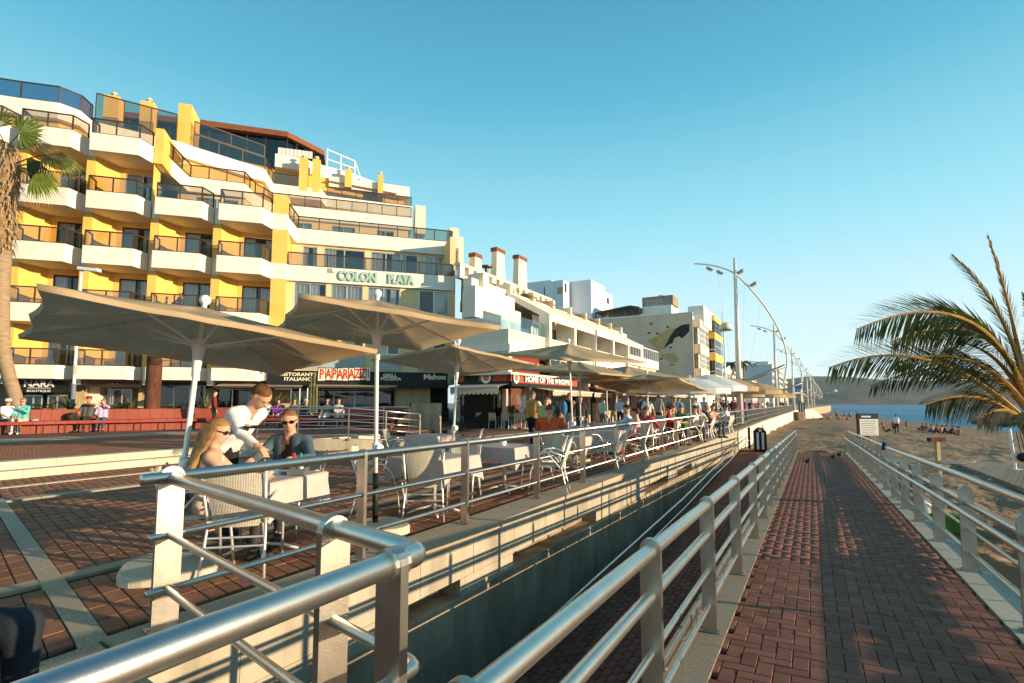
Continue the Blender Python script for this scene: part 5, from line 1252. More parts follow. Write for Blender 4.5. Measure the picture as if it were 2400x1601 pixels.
def make_chair():
    t = thing('cafe_chair', 'proto', 'chair'); al = M['alu']           # faces +y
    w = .222
    # back: slightly curved woven panel
    V = []; F = []; nx, nz = 9, 9
    for side in (0, 1):
        for j in range(nz):
            for i in range(nx):
                f = i/(nx-1)*2-1; g = j/(nz-1); ww = w*(.80+.20*g)
                V.append((f*ww, -.21-.15*g+.035*f*f*1.0*1+(-.022 if side else 0)-.02*math.sin(g*3), .40+.47*g-.02*f*f*g))
    o = nx*nz
    for j in range(nz-1):
        for i in range(nx-1):
            a = j*nx+i; F.append((a, a+1, a+nx+1, a+nx)); F.append((o+a, o+a+nx, o+a+nx+1, o+a+1))
    for i in range(nx-1): F.append((i, o+i, o+i+1, i+1)); a = (nz-1)*nx+i; F.append((a, a+1, o+a+1, o+a))
    for j in range(nz-1): a = j*nx; F.append((a, a+nx, o+a+nx, o+a)); a = j*nx+nx-1; F.append((a, o+a, o+a+nx, a+nx))
    MB().add(V, F).build('backrest', WK, t, smooth=False)
    s_ = MB(); pts = [(-.22, -.22), (.22, -.22), (.245, .20), (.20, .25), (-.20, .25), (-.245, .20)]
    s_.prism(pts, .425, .455).build('seat', WK, t)
    for sx in (-1, 1):
        MB().tube([(sx*.245, -.37, .88), (sx*.225, -.24, .48), (sx*.225, -.22, .42), (sx*.235, -.27, .2), (sx*.25, -.33, 0)], .0125, 8).build('rear_leg', al, t, smooth=True)
        MB().tube([(sx*.265, .30, 0), (sx*.27, .26, .35), (sx*.275, .19, .56), (sx*.28, .08, .655), (sx*.28, -.08, .67), (sx*.25, -.27, .60)], .0125, 8).build('arm', al, t, smooth=True)
        MB().tube([(sx*.25, .22, .42), (sx*.27, .26, .40)], .010, 6).build('brace', al, t)
        MB().tube([(sx*.235, -.2, .42), (sx*.27, .0, .66)], .009, 6).build('brace', al, t)
    MB().tube([(-.235, -.265, .25), (.235, -.265, .25)], .009, 6).build('stretcher', al, t)
    MB().tube([(-.232, -.245, .32), (.232, -.245, .32)], .009, 6).build('stretcher', al, t)
    MB().tube([(-.255, .24, .40), (.255, .24, .40)], .011, 6).build('front_rail', al, t)
    return t
CH0 = make_chair(); CH_USED = [0]
def chair(P, face, label, group='white wicker chairs on the terrace'):
    """face: azimuth the sitter looks towards (degrees from the view axis, clockwise)"""
    o = CH0 if not CH_USED[0] else copy_tree(CH0); CH_USED[0] += 1
    o.location = P; o.rotation_euler = (0, 0, -math.radians(face)); o['label'] = label; o['group'] = group; return o
def table(label, c, half, rz, h=.745, drop=.22, group='cafe tables with mauve cloths', feet=True):
    t = thing('cafe_table', label, 'table', c, rz, group); t.location = (0, 0, 0); t.rotation_euler = (0, 0, 0)
    al = M['alu']
    MB().box((-half+.03, -half+.03, h-.03), (half-.03, half-.03, h-.004)).build('tabletop', M['wood'], t)
    MB().tube([(0, 0, .06), (0, 0, h-.03)], .03, 10).build('column', al, t, smooth=True)
    for k in range(4):
        a = math.pi/4+k*math.pi/2; MB().tube([(0, 0, .10), (math.cos(a)*.2, math.sin(a)*.2, .07), (math.cos(a)*.34, math.sin(a)*.34, .015)], [.02, .018, .014], 8).build('foot', al, t, smooth=True)
    t.location = c; t.rotation_euler = (0, 0, rz)
    # cloth: draped square, corners hang lower with folds
    V = []; F = []; n = 14
    cl = thing('x', '', '', (0, 0, 0)) if False else None
    N_ = 4*n; R1 = []; rings = []
    def edge(f):            # perimeter point, f in 0..4
        k = int(f) % 4; g = f-int(f); c4 = [(-1, -1), (1, -1), (1, 1), (-1, 1)]; p, q = c4[k], c4[(k+1) % 4]; return p[0]*(1-g)+q[0]*g, p[1]*(1-g)+q[1]*g
    V.append((0, 0, h))
    for r, (sc, dz) in enumerate(((.5, 0), (.96, .0), (1.0, -.012), (1.015, -.09), (1.02, -1))):
        row = []
        for i in range(N_):
            f = 4*i/N_; x, y = edge(f); g = f-int(f); corner = (abs(g-.5)*2)**3
            fold = math.sin(i*1.9+c[0]*7)*.02*(1 if r > 2 else 0)
            dd = dz if dz > -1 else -(drop+.13*corner+.012*math.sin(i*1.3))
            kx = sc+fold*(1 if r > 2 else 0)+(.02+.10*corner)*(r == 4)*.5
            row.append(len(V)); V.append((x*half*kx, y*half*kx, h+dd))
        rings.append(row)
    for i in range(N_): F.append((0, rings[0][i], rings[0][(i+1) % N_]))
    for r in range(4):
        for i in range(N_): F.append((rings[r][i], rings[r+1][i], rings[r+1][(i+1) % N_], rings[r][(i+1) % N_]))
    o = MB().add(V, F).build('tablecloth', M['cloth'], None, smooth=False); o.location = c; o.rotation_euler = (0, 0, rz)
    top(o, label.replace('square cafe table', 'mauve tablecloth on the table', 1), 'tablecloth', 'mauve tablecloths')
    return t
RZ = -math.radians(29.2)
P1 = Vector((-2.40, 5.22, 0)); table('square cafe table of the couple under the nearest parasol', P1, .43, RZ+.25)
P2 = Vector((-1.02, 7.10, 0)); table('square cafe table with a white cup, just beyond the second parasol pole', P2, .43, RZ)
P3 = PS(7.65, 4.42); table('square cafe table with folded cloth, behind the fourth terrace post', P3, .43, RZ)
P4 = PS(10.6, 4.45); table('square cafe table beside the man in orange', P4, .43, RZ)
P5 = PS(13.2, 4.6); table('square cafe table of the woman in red and white', P5, .43, RZ)
P6 = PS(15.8, 4.8); table('square cafe table before the people in green shirts', P6, .43, RZ)
P7 = PS(18.6, 4.9); table('square cafe table near the blond sitter farther along the rail', P7, .43, RZ)
P8 = PS(9.4, 7.2); table('square cafe table in the second row, behind the orange vest man', P8, .43, RZ)
g = GZ(485, 1366); g2 = GZ(622, 1356); cm = (g+g2)/2
chair(cm+Vector((-.12, .33, 0)), -12, 'empty white wicker chair seen from behind at the couple’s table, nearest to the camera')
chair(Vector((-2.82, 4.98, 0)), 70, 'white wicker chair under the long haired woman')
chair(Vector((-2.52, 6.16, 0)), 190, 'white wicker chair under the man in sunglasses')
a = (GZ(948, 1230)+GZ(1037, 1222))/2; chair(a+Vector((-.04, .33, 0)), -5, 'white wicker chair with a slanting shadow on its back, at the cup table')
chair(P2+Vector((-.72, .02, 0)), 85, 'white wicker chair turned sideways left of the cup table')
chair(P2+Vector((.25, .78, 0)), 190, 'white wicker chair on the far side of the cup table')
chair(P3+Vector((-.70, -.16, 0)), 80, 'white wicker chair with arched arm left of the folded cloth table')
chair(P3+Vector((.72, -.10, 0)), -80, 'white wicker chair angled right of the folded cloth table')
chair(P3+Vector((.66, .60, 0)), -110, 'white wicker chair beyond the folded cloth table, turned left')
chair(P4+Vector((-.34, -.62, 0)), 29, 'white wicker chair seen from behind, in front of the man in orange')
chair(P4+Vector((-.40, .55, 0)), 150, 'white wicker chair under the man in orange')
chair(P4+Vector((.75, .0, 0)), -60, 'white wicker chair right of the man in orange, back to the rail')
chair(P5+Vector((-.52, -.35, 0)), 60, 'white wicker chair tilted before the woman in red and white')
chair(P5+Vector((.72, -.05, 0)), -75, 'white wicker chair of the woman in red and white')
chair(P5+Vector((.15, .75, 0)), 190, 'white wicker chair of the man in pale blue')
for i, (p, f) in enumerate(((P6+Vector((-.65, -.3, 0)), 60), (P6+Vector((.72, .1, 0)), -80), (P6+Vector((.0, .75, 0)), 185), (P7+Vector((-.65, -.3, 0)), 60), (P7+Vector((.72, .1, 0)), -80), (P7+Vector((.1, .75, 0)), 190), (P8+Vector((-.7, 0, 0)), 90), (P8+Vector((.7, 0, 0)), -90))):
    chair(p, f, ['white wicker chair left of the green shirts table', 'white wicker chair by the rail at the green shirts table', 'white wicker chair behind the green shirts table', 'white wicker chair left of the blond sitter', 'white wicker chair by the rail near the blond sitter', 'white wicker chair behind the blond sitter', 'left white wicker chair of the second row table', 'right white wicker chair of the second row table'][i])
k = 0
for i in range(10):
    s = 21+i*2.6
    for dn, ds, f in ((0, 0, 60), (1.2, .4, 240)):
        q_ = PS(s+ds, 4.9+dn, 0); x_ = 1200+FPX*q_.x/q_.y; chair(q_, f, 'small distant white chair '+('by the rail, ' if dn == 0 else 'in the second row, ')+('below the white parasols' if x_ < 1672 else 'near the slim lamp post' if x_ < 1712 else 'near the tall lamp mast' if x_ < 1760 else 'toward the end of the promenade'), 'distant terrace chairs')
# restaurant chairs and tables in front of the burger restaurant
def make_bistro():
    t = thing('bistro_chair', 'proto', 'chair'); wd = M['wood']
    MB().prism([(-.2, -.2), (.2, -.2), (.21, .21), (-.21, .21)], .43, .455).build('seat', wd, t)
    MB().add([(-.2, -.22, .50), (.2, -.22, .50), (.21, -.30, .88), (-.21, -.30, .88), (-.2, -.24, .50), (.2, -.24, .50), (.21, -.32, .88), (-.21, -.32, .88)], [(0, 1, 2, 3), (5, 4, 7, 6), (3, 2, 6, 7), (1, 5, 6, 2), (4, 0, 3, 7), (4, 5, 1, 0)]).build('backrest', wd, t)
    for sx in (-1, 1):
        MB().tube([(sx*.2, -.29, .84), (sx*.2, -.21, .45), (sx*.21, -.26, 0)], .016, 6).build('rear_leg', M['whitem'], t); MB().tube([(sx*.2, .2, .44), (sx*.21, .23, 0)], .016, 6).build('front_leg', M['whitem'], t)
    return t
BC0 = make_bistro(); bu = [0]
def bchair(P, f, label):
    o = BC0 if not bu[0] else copy_tree(BC0); bu[0] += 1; o.location = P; o.rotation_euler = (0, 0, -math.radians(f)); o['label'] = label; o['group'] = 'wood backed chairs outside the restaurants'
def btable(P, label):
    t = thing('bistro_table', label, 'table', P, 0, 'small tables outside the restaurants')
    P = Vector(P); MB().box((P.x-.35, P.y-.35, .72), (P.x+.35, P.y+.35, .75)).build('tabletop', M['whitem'], t); MB().tube([P, P+Vector((0, 0, .72))], .03, 8).build('leg', M['alu'], t)
    MB().lathe([(.22, 0), (.22, .02), (.04, .03)], tuple(P), 12).build('base', M['alu'], t)
for i, px in enumerate((1142, 1172, 1202, 1232)):
    g = GZ(px, 1003+i*1.2); btable(g+Vector((0, .9, 0)), ['white table outside the burger restaurant, nearest the stone pillar', 'second white table from the stone pillar outside the burger restaurant', 'third white table from the stone pillar outside the burger restaurant', 'white table behind the man in the orange vest'][i])
    for j, (dx, f) in enumerate(((-.35, 20), (.35, -15))): bchair(g+Vector((dx, .05, 0)), f, ['left', 'right'][j]+' chair at the '+['table nearest the stone pillar', 'second table from the stone pillar', 'third table from the stone pillar', 'table behind the orange vest man'][i])
for i, px in enumerate((1290, 1312, 1338, 1420, 1440, 1462, 1485)):
    g = GZ(px, 995-i*1.0); bchair(g, 40-80*(i % 2), 'wood backed chair outside the cafes, '+['left of the man in black', 'behind the man in black', 'behind the woman with bags', 'left of the cafe waiter', 'below the cafe waiter', 'right of the cafe waiter', 'by the cafe pillar'][i])
for i, px in enumerate((1300, 1430, 1470)): btable(GZ(px, 992-i)+Vector((.3, .6, 0)), ['white table left of the man in black', 'white table below the cafe waiter', 'white table right of the cafe waiter'][i])
# things on the tables
def cup(P, label):
    o = MB().lathe([(.045, 0), (.055, .02), (.062, .085), (.055, .085), (.04, .02)], tuple(P), 14).build('white_dish', M['whitem'], None, smooth=False); top(o, label, 'dish')
TZ = .747
cup(P2+Vector((-.07, -.1, TZ)), 'white sugar bowl on the table beyond the second parasol pole'); cup(P3+Vector((-.02, -.05, TZ)), 'white sugar bowl on the folded cloth table behind the fourth post')
def onT1(px, py, z=TZ): return GZ(px, py, z)
b = onT1(618, 1112); t = thing('beer_glass', 'half full glass of amber beer on the couple’s table', 'glass', b)
MB().lathe([(.028, .006), (.034, .11), (.034, .112)], tuple(b), 14).build('beer', mat('amber_beer', (.75, .36, .03), .1), t, smooth=True); MB().lathe([(.031, 0), (.038, .15), (.036, .15), (.030, .113)], tuple(b), 14).build('glass_wall', M['wglass'], t, smooth=True)
b = onT1(640, 1112); t = thing('napkin_box', 'white metal napkin box on the couple’s table', 'box', b)
MB().prism([(b.x-.06, b.y-.03), (b.x+.06, b.y-.02), (b.x+.055, b.y+.05), (b.x-.065, b.y+.04)], TZ, TZ+.085).build('box_body', M['whitem'], t); MB().prism([(b.x-.04, b.y-.01), (b.x+.04, b.y-.0), (b.x+.035, b.y+.02), (b.x-.045, b.y+.01)], TZ+.086, TZ+.12).build('napkins', M['white'], t)
b = onT1(694, 1113); t = thing('condiment_tray', 'small metal tray on the couple’s table holding two sauce bottles', 'tray', b)
q = [(b.x-.075, b.y-.04), (b.x+.075, b.y-.02), (b.x+.065, b.y+.05), (b.x-.085, b.y+.03)]
MB().prism(q, TZ, TZ+.008).build('tray_base', M['steel'], t)
for i in range(4):
    p, r_ = q[i], q[(i+1) % 4]; MB().add([(p[0], p[1], TZ+.008), (r_[0], r_[1], TZ+.008), (r_[0], r_[1], TZ+.06), (p[0], p[1], TZ+.06)], [(0, 1, 2, 3)]).build('tray_side', M['steel'], t)
def bottle(P, label, mb_, mc, ml=None):
    t = thing('sauce_bottle', label, 'bottle', P); P = Vector(P)
    MB().lathe([(.026, 0), (.027, .02), (.027, .11), (.012, .14), (.012, .15)], tuple(P), 12).build('bottle_body', mb_, t, smooth=True); MB().lathe([(.016, .15), (.016, .185), (.008, .20)], tuple(P), 10).build('bottle_cap', mc, t)
    if ml: MB().lathe([(.0277, .03), (.0277, .095)], tuple(P), 12).build('bottle_label', ml, t)
bottle((b.x-.025, b.y+.0, TZ+.009), 'red ketchup bottle with yellow label in the condiment tray', mat('ketchup_red', (.55, .02, .015), .3), mat('ketchup_cap', (.6, .03, .02), .4), mat('yellow_label', (.8, .62, .05), .5))
bottle((b.x+.035, b.y+.012, TZ+.009), 'green capped pale sauce bottle in the condiment tray', mat('pale_sauce', (.75, .72, .6), .3), mat('green_cap', (.03, .25, .08), .4), M['whitem'])
b = onT1(592, 1124); o = MB().box((b.x-.17, b.y-.05, TZ+.001), (b.x+.14, b.y+.07, TZ+.004)).build('menu_card', M['white'], None); top(o, 'striped menu card lying on the couple’s table', 'menu')
for i in range(4): MB().box((b.x-.15+i*.075, b.y-.045, TZ+.0042), (b.x-.11+i*.075, b.y+.065, TZ+.005)).build('dark_stripe', M['black'], o)
b = onT1(665, 1113); o = MB().box((b.x-.03, b.y-.02, TZ+.001), (b.x+.03, b.y+.02, TZ+.03)).build('blue_packet', mat('packet_blue', (.05, .2, .5), .4), None); top(o, 'small blue packet on the couple’s table beside the tray', 'packet')
# ================================================================== PEOPLE (one continuous skin surface each, clothes as children)
def surface_net(D, org, h):
    nx, ny, nz = D.shape; C = {}
    acc = np.zeros((nx-1, ny-1, nz-1, 3)); cnt = np.zeros((nx-1, ny-1, nz-1))
    cs = [(i, j, k) for i in (0, 1) for j in (0, 1) for k in (0, 1)]
    g = lambda c: D[c[0]:nx-1+c[0], c[1]:ny-1+c[1], c[2]:nz-1+c[2]]
    for c in cs:
        for ax in range(3):
            if c[ax]: continue
            d = list(c); d[ax] = 1; a, b = g(c), g(d); m = (a < 0) != (b < 0)
            t = np.where(m, a/np.where(m, a-b, 1), 0)
            for q in range(3): acc[..., q] += m*(c[q]+(t if q == ax else 0))
            cnt += m
    act = cnt > 0; idx = -np.ones(act.shape, int); idx[act] = np.arange(act.sum())
    ii = np.argwhere(act); V = (ii+acc[act]/cnt[act][:, None])*h+org
    F = []
    for ax in range(3):
        u, v = (ax+1) % 3, (ax+2) % 3
        sl = [slice(None)]*3; s0 = sl[:]; s1 = sl[:]
        s0[ax] = slice(0, -1); s1[ax] = slice(1, None)
        a, b = D[tuple(s0)] < 0, D[tuple(s1)] < 0
        e = np.argwhere(a != b); e = e[(e[:, u] > 0) & (e[:, v] > 0) & (e[:, u] < D.shape[u]-1) & (e[:, v] < D.shape[v]-1)]
        if not len(e): continue
        def ci(du, dv):
            q = e.copy(); q[:, u] += du; q[:, v] += dv; return idx[q[:, 0], q[:, 1], q[:, 2]]
        f = np.stack([ci(-1, -1), ci(0, -1), ci(0, 0), ci(-1, 0)], 1); neg = a[e[:, 0], e[:, 1], e[:, 2]]
        f[~neg] = f[~neg][:, ::-1]; F.append(f)
    return V, np.concatenate(F)
def body_mesh(prims, h, k=.03):
    A = np.array([p[0] for p in prims]); B = np.array([p[1] for p in prims]); ra = np.array([p[2] for p in prims]); rb = np.array([p[3] for p in prims])
    lo = np.minimum(A-ra.max(), B-rb.max()).min(0)-2*h; hi = np.maximum(A+ra.max(), B+rb.max()).max(0)+2*h
    n = np.ceil((hi-lo)/h).astype(int)+1
    G = np.stack(np.meshgrid(*[lo[i]+np.arange(n[i])*h for i in range(3)], indexing='ij'), -1)
    D = np.full(n, 9.0)
    for a, b, r0, r1, _ in prims:
        a = np.array(a, float); b = np.array(b, float)
        # work in a window around the limb
        w0 = np.maximum(((np.minimum(a, b)-max(r0, r1)-.07-lo)/h).astype(int), 0); w1 = np.minimum(((np.maximum(a, b)+max(r0, r1)+.07-lo)/h).astype(int)+2, n)
        S = tuple(slice(x, y) for x, y in zip(w0, w1)); p = G[S]-a; ab = b-a; L2 = max(ab @ ab, 1e-9)
        t = np.clip((p @ ab)/L2, 0, 1); d = np.linalg.norm(p-t[..., None]*ab, axis=-1)-(r0+(r1-r0)*t)
        o = D[S]; kk = min(k, .6*min(r0, r1)+.004); hh = np.clip(.5+.5*(o-d)/kk, 0, 1); D[S] = o*(1-hh)+d*hh-kk*hh*(1-hh)
    V, F = surface_net(D, lo, h)
    best = np.full(len(V), 9.0); own = np.zeros(len(V), int)
    for i, (a, b, r0, r1, _) in enumerate(prims):
        a = np.array(a, float); ab = np.array(b, float)-a; L2 = max(ab @ ab, 1e-9); t = np.clip(((V-a) @ ab)/L2, 0, 1)
        d = np.linalg.norm(V-a-t[:, None]*ab, axis=1)-(r0+(r1-r0)*t); m = d < best; best[m] = d[m]; own[m] = i
    return V, F, own
def cloth_m(col, rough=.85):
    key = 'fabric_%d_%d_%d' % tuple(int(c*255) for c in col); return mat(key, col, rough, 0, .10, 9, .12, 60)
def np_mesh(name, V, F, m):
    me = bpy.data.meshes.new(name); me.from_pydata([tuple(v) for v in V], [], [tuple(f) for f in F.tolist()]); me.materials.append(m)
    me.polygons.foreach_set('use_smooth', [True]*len(me.polygons)); me.update(); return me
def ik(S, Wt, l1, l2, pole):
    S, Wt, pole = Vector(S), Vector(Wt), Vector(pole); d = Wt-S; L_ = min(d.length, (l1+l2)*.985); dn = d.normalized(); x = (l1*l1-l2*l2+L_*L_)/(2*L_); y = math.sqrt(max(l1*l1-x*x, 0)); pp = (pole-dn*pole.dot(dn))
    return S+dn*x+pp.normalized()*y, S+dn*L_
PEOPLE = []
def person(label, P, face, pose='stand', top_c=(.5, .5, .5), bot_c=(.05, .06, .09), skin='skin', hair=(.06, .035, .02), h=1.72, sleeve='long', leg='long', shoe=(.05, .04, .04),
           step=.026, wr=None, head_turn=0.0, bend=0.0, hairstyle='short', glasses=False, hat=None, build=1.0, group='people', near=False, extra=None, lean=0.0, poleL=None, poleR=None):
    k = h/1.72; J = {}
    if pose == 'stand' or pose == 'walk':
        pel = Vector((0, 0, .93)); up = Vector((0, math.sin(bend), math.cos(bend))); st = .20 if pose == 'walk' else 0
        hip = [(-.085, 0, .90), (.085, 0, .90)]; kn = [(-.10, .03+st*.7, .49), (.10, .03-st*.3, .49)]; an = [(-.10, st, .085), (.10, -st*1.3, .085+.05*(st > 0))]
    elif pose == 'sit':
        pel = Vector((0, -.10, .53)); up = Vector((0, math.sin(bend-.10), math.cos(bend-.10)))
        hip = [(-.09, -.06, .51), (.09, -.06, .51)]; kn = [(-.11, .36, .52), (.11, .36, .52)]; an = [(-.11, .38, .085), (.12, .33, .085)]
    else:                                   # lounging on the ground
        pel = Vector((0, -.05, .12)); up = Vector((0, -math.sin(.35-bend), math.cos(.35-bend)))
        hip = [(-.09, 0, .11), (.09, 0, .11)]; kn = [(-.12, .36, .36), (.12, .40, .25)]; an = [(-.12, .62, .06), (.12, .78, .06)]
    side = Vector((1, 0, 0)); fwd = side.cross(up)*-1
    c1 = pel+up*.26; c2 = pel+up*.44; nk = pel+up*.56; hd = nk+up*.13+Vector((0, .03, 0))
    hd = nk+(up*.8+Vector((0, .25*math.sin(bend*1.2), .35))).normalized()*.135+Vector((0, .02, 0))
    sh = [c2+side*-.17*build+up*.03, c2+side*.17*build+up*.03]
    if wr is None:
        if pose == 'sit': wr = [(-.12, .22, .66), (.12, .24, .66)]
        elif pose in ('stand', 'walk'): wr = [(-.25, .10+(-.15 if pose == 'walk' else 0), .86), (.25, .10+(.2 if pose == 'walk' else 0), .86)]
        else: wr = [(-.25, -.28, .10), (.22, .25, .34)]
    pl = []; bw = build
    def cap(a, b, r0, r1, tag): pl.append((tuple(Vector(a)*k), tuple(Vector(b)*k), r0*k, r1*k, tag))
    for sx in (-1, 1):
        s_ = side*sx
        cap(pel+s_*.075*bw, c1+s_*.075*bw, .105*bw, .098*bw, 'torso'); cap(c1+s_*.075*bw, c2+s_*.085*bw, .098*bw, .095, 'torso')
        cap(c2+s_*.06+up*.04, c2+s_*.155*bw+up*.03, .07, .062, 'torso')
    cap(pel-up*.02, pel, .115*bw, .11*bw, 'hipz'); cap(c2+up*.02, nk+up*.03, .058, .050, 'skin')
    cap(nk, hd-up*.02, .050, .052, 'skin')
    tr = Matrix.Rotation(-head_turn, 3, up) if head_turn else Matrix.Identity(3)
    hu = (hd-nk).normalized(); hf = (tr @ (side.cross(hu)*-1)).normalized(); hs = hu.cross(hf)*-1; hs = hf.cross(hu)
    cap(hd-hf*.022+hu*.032, hd+hf*.018+hu*.040, .083, .078, 'head'); cap(hd-hf*.015, hd+hf*.03-hu*.03, .070, .062, 'head'); cap(hd+hf*.045-hu*.066, hd+hf*.052-hu*.072, .036, .033, 'head')
    if near or step < .03:
        cap(hd+hf*.083+hu*.018, hd+hf*.106-hu*.022, .010, .016, 'head')
        for sx in (-1, 1):
            cap(hd+hs*sx*.034+hf*.078+hu*.033, hd+hs*sx*.012+hf*.088+hu*.031, .014, .014, 'head')
            cap(hd+hs*sx*.078-hf*.005+hu*.02, hd+hs*sx*.080-hf*.008-hu*.02, .014, .011, 'head')
        cap(hd+hf*.085-hu*.045+hs*.018, hd+hf*.085-hu*.045-hs*.018, .011, .011, 'head')
    for i, sx in enumerate((-1, 1)):
        pole = Vector((sx*.7, -.6, -.5)) if (poleL, poleR)[i] is None else Vector((poleL, poleR)[i])
        e, w = ik(sh[i], wr[i], .285, .265, pole)
        cap(sh[i], e, .057*bw, .044, 'upper'); cap(e, w, .044, .030, 'fore')
        d = (w-e).normalized(); ax = d.cross(Vector((0, 0, 1))); ax = ax.normalized() if ax.length > .1 else side
        hnd = w+d*.075; cap(w, hnd, .030, .034, 'hand')
        if step < .02:
            for q, (o_, l_) in enumerate(((-.030, .075), (-.010, .088), (.010, .082), (.029, .064))):
                b0 = hnd+ax*o_; m_ = b0+d*l_*.55+Vector((0, 0, -.008)); cap(b0, m_, .0105, .0095, 'hand'); cap(m_, m_+d*l_*.42+Vector((0, 0, -.022)), .0095, .008, 'hand')
            t0 = w+d*.03+ax*(-sx*.03); cap(t0, t0+d*.04+ax*(-sx*.03), .012, .010, 'hand'); cap(t0+d*.04+ax*(-sx*.03), t0+d*.068+ax*(-sx*.035), .010, .008, 'hand')
        else: cap(hnd, hnd+d*.07-Vector((0, 0, .015)), .030, .018, 'hand')
        J['wrist%d' % i] = w*k; J['hand%d' % i] = hnd*k
        cap(hip[i], kn[i], .088*bw, .058, 'thigh'); cap(kn[i], an[i], .057, .037, 'shin')
        a = Vector(an[i]); f_ = Vector((sx*.02, .15, -.045)) if pose != 'lie' else Vector((sx*.02, .10, .06)); cap(a, a-Vector((0, .03, .045)), .040, .038, 'foot'); cap(a-Vector((0, 0, .045)), a+f_, .040, .030, 'foot')
    V, F, own = body_mesh(pl, step)
    tags = np.array([p[4] for p in pl])[own]
    sets = {'top': {'torso'}, 'bottom': {'hipz', 'thigh'}, 'shoes': {'foot'}}
    if sleeve == 'long': sets['top'] |= {'upper', 'fore'}
    elif sleeve == 'short': sets['top'] |= {'upper'}
    if leg == 'long': sets['bottom'] |= {'shin'}
    zed = V[:, 2]
    name = 'person'; o = link(name, np_mesh(name, V, F, M[skin])); top(o, label, 'person', group)
    # normals
    nv = np.array([v.normal[:] for v in o.data.vertices]); 
    def shell(nm, tg, m, off, sel=None):
        mk = np.isin(tags, list(tg)) if sel is None else sel
        fm = mk[F].sum(1) >= 3
        if fm.sum() < 4: return None
        f = F[fm]; u, inv = np.unique(f, return_inverse=True); vv = V[u]+nv[u]*off
        return link(nm, np_mesh(nm, vv, inv.reshape(f.shape), m), o)
    isb = np.isin(tags, list(sets['bottom'])) | ((tags == 'torso') & (((V-np.array(pel*k)) @ np.array(up)) < (-.09 if near else .03)*k))
    ist = np.isin(tags, list(sets['top'])) & ~isb
    if extra == 'open_shirt':
        R2 = V-np.array(c1*k); lx = np.abs(R2[:, 0]); fr = (R2 @ np.array(fwd)) > .02
        inner = ist & fr & (lx < .065*k+.25*np.maximum(0, -(R2[:, 2]))) & (tags == 'torso'); shell('t_shirt', None, cloth_m((.07, .035, .02)), .004, inner); ist = ist & ~(inner & (lx < .055*k))
    if extra == 'off_shoulder': ist = ist & (((V-np.array(pel*k)) @ np.array(up)) < .47*k)
    if extra == 'vest':
        sl_ = np.isin(tags, ['upper', 'fore']); shell('sleeves', None, cloth_m((.72, .62, .56)), .004, ist & sl_); ist = ist & ~sl_
    tn = {'off_shoulder': 'dress', 'vest': 'vest'}.get(extra, 'shirt')
    shell(tn, None, top_c if not isinstance(top_c, tuple) else cloth_m(top_c), .007 if step < .02 else .009, ist)
    shell('trousers' if leg == 'long' else 'shorts', None, cloth_m(bot_c), .006 if step < .02 else .008, isb)
    if pose != 'lie': shell('shoes', sets['shoes'], cloth_m(shoe, .5), .006)
    hm_ = cloth_m(hair, .7)
    if hair and hairstyle != 'bald':
        b = MB(); NU, NV_ = 18, 12; vs = []; fs = []
        R = Matrix((hs, hf, hu)).transposed()
        big = {'short': 1.0, 'bob': 1.06, 'curly': 1.13, 'long': 1.05, 'crop': .97}.get(hairstyle, 1.0)
        lowb = {'short': -.35, 'bob': -.75, 'curly': -.65, 'long': -.8, 'crop': -.25}.get(hairstyle, -.35)
        for j in range(NV_+1):
            for i in range(NU):
                a = 2*math.pi*i/NU; c_ = -math.cos(a)                     # +1 at the back
                zlow = lowb if c_ > -.15 else (.40+.1*math.cos(3*a)); zl = zlow if c_ > .25 else (zlow if c_ < -.15 else lowb+(.38-lowb)*max(0, (.25-c_)/.4))
                z = 1-(1-zl)*(j/NV_); r = math.sqrt(max(0, 1-z*z)); nz_ = 1.02+(.10 if hairstyle in ('curly', 'bob') else .055)*noise.noise(Vector((math.cos(a)*2.5, math.sin(a)*2.5+z*4, h*9)))+(.03*noise.noise(Vector((math.cos(a)*8, math.sin(a)*8, z*9))))
                p = Vector((math.sin(a)*r*.089, -c_*r*.107-.012, z*.098+.035))*big*nz_
                vs.append(tuple((hd+R @ p)*k))
        for j in range(NV_):
            for i in range(NU): fs.append((j*NU+i, (j+1)*NU+i, (j+1)*NU+(i+1) % NU, j*NU+(i+1) % NU))
        b.add(vs, fs).build('hair', hm_, o, smooth=True)
    if hat:
        b = MB(); R = (hs*1.0, hf*1.0, hu); b.lathe([(.112*k, .055*k), (.108*k, .10*k), (.08*k, .145*k), (.02*k, .155*k)], tuple((hd-hf*.012)*k), 14, R); b.build('cap', cloth_m(hat), o, smooth=True)
        MB().add([tuple((hd+hs*x+hf*y+hu*.058)*k) for x, y in ((-.08, .07), (.08, .07), (.05, .16), (-.05, .16))], [(0, 1, 2, 3)]).build('cap_peak', cloth_m(hat), o)
    if glasses:
        b = MB()
        for sx in (-1, 1):
            c0 = (hd+hs*sx*.034+hf*.097+hu*.014)*k; b.lathe([(.027*k, -.004), (.029*k, 0), (.025*k, .004)], tuple(c0), 12, (hs*1.12, hu*.74, (hf+hs*sx*.25).normalized()))
            b.tube([c0+hs*sx*.024*k, (hd+hs*sx*.086+hf*.05+hu*.018)*k, (hd+hs*sx*.088-hf*.01+hu*.012)*k], .004*k, 5)
        b.tube([(hd+hs*.012+hf*.104+hu*.016)*k, (hd-hs*.012+hf*.104+hu*.016)*k], .004*k, 5); b.build('sunglasses', MATS.get('lens') or mat('lens', (.012, .01, .01), .12), o)
    elif step < .02:
        for sx in (-1, 1): MB().ball(tuple((hd+hs*sx*.033+hf*.081+hu*.016)*k), .011*k, 8, 6).build('eye', M['black'], o)
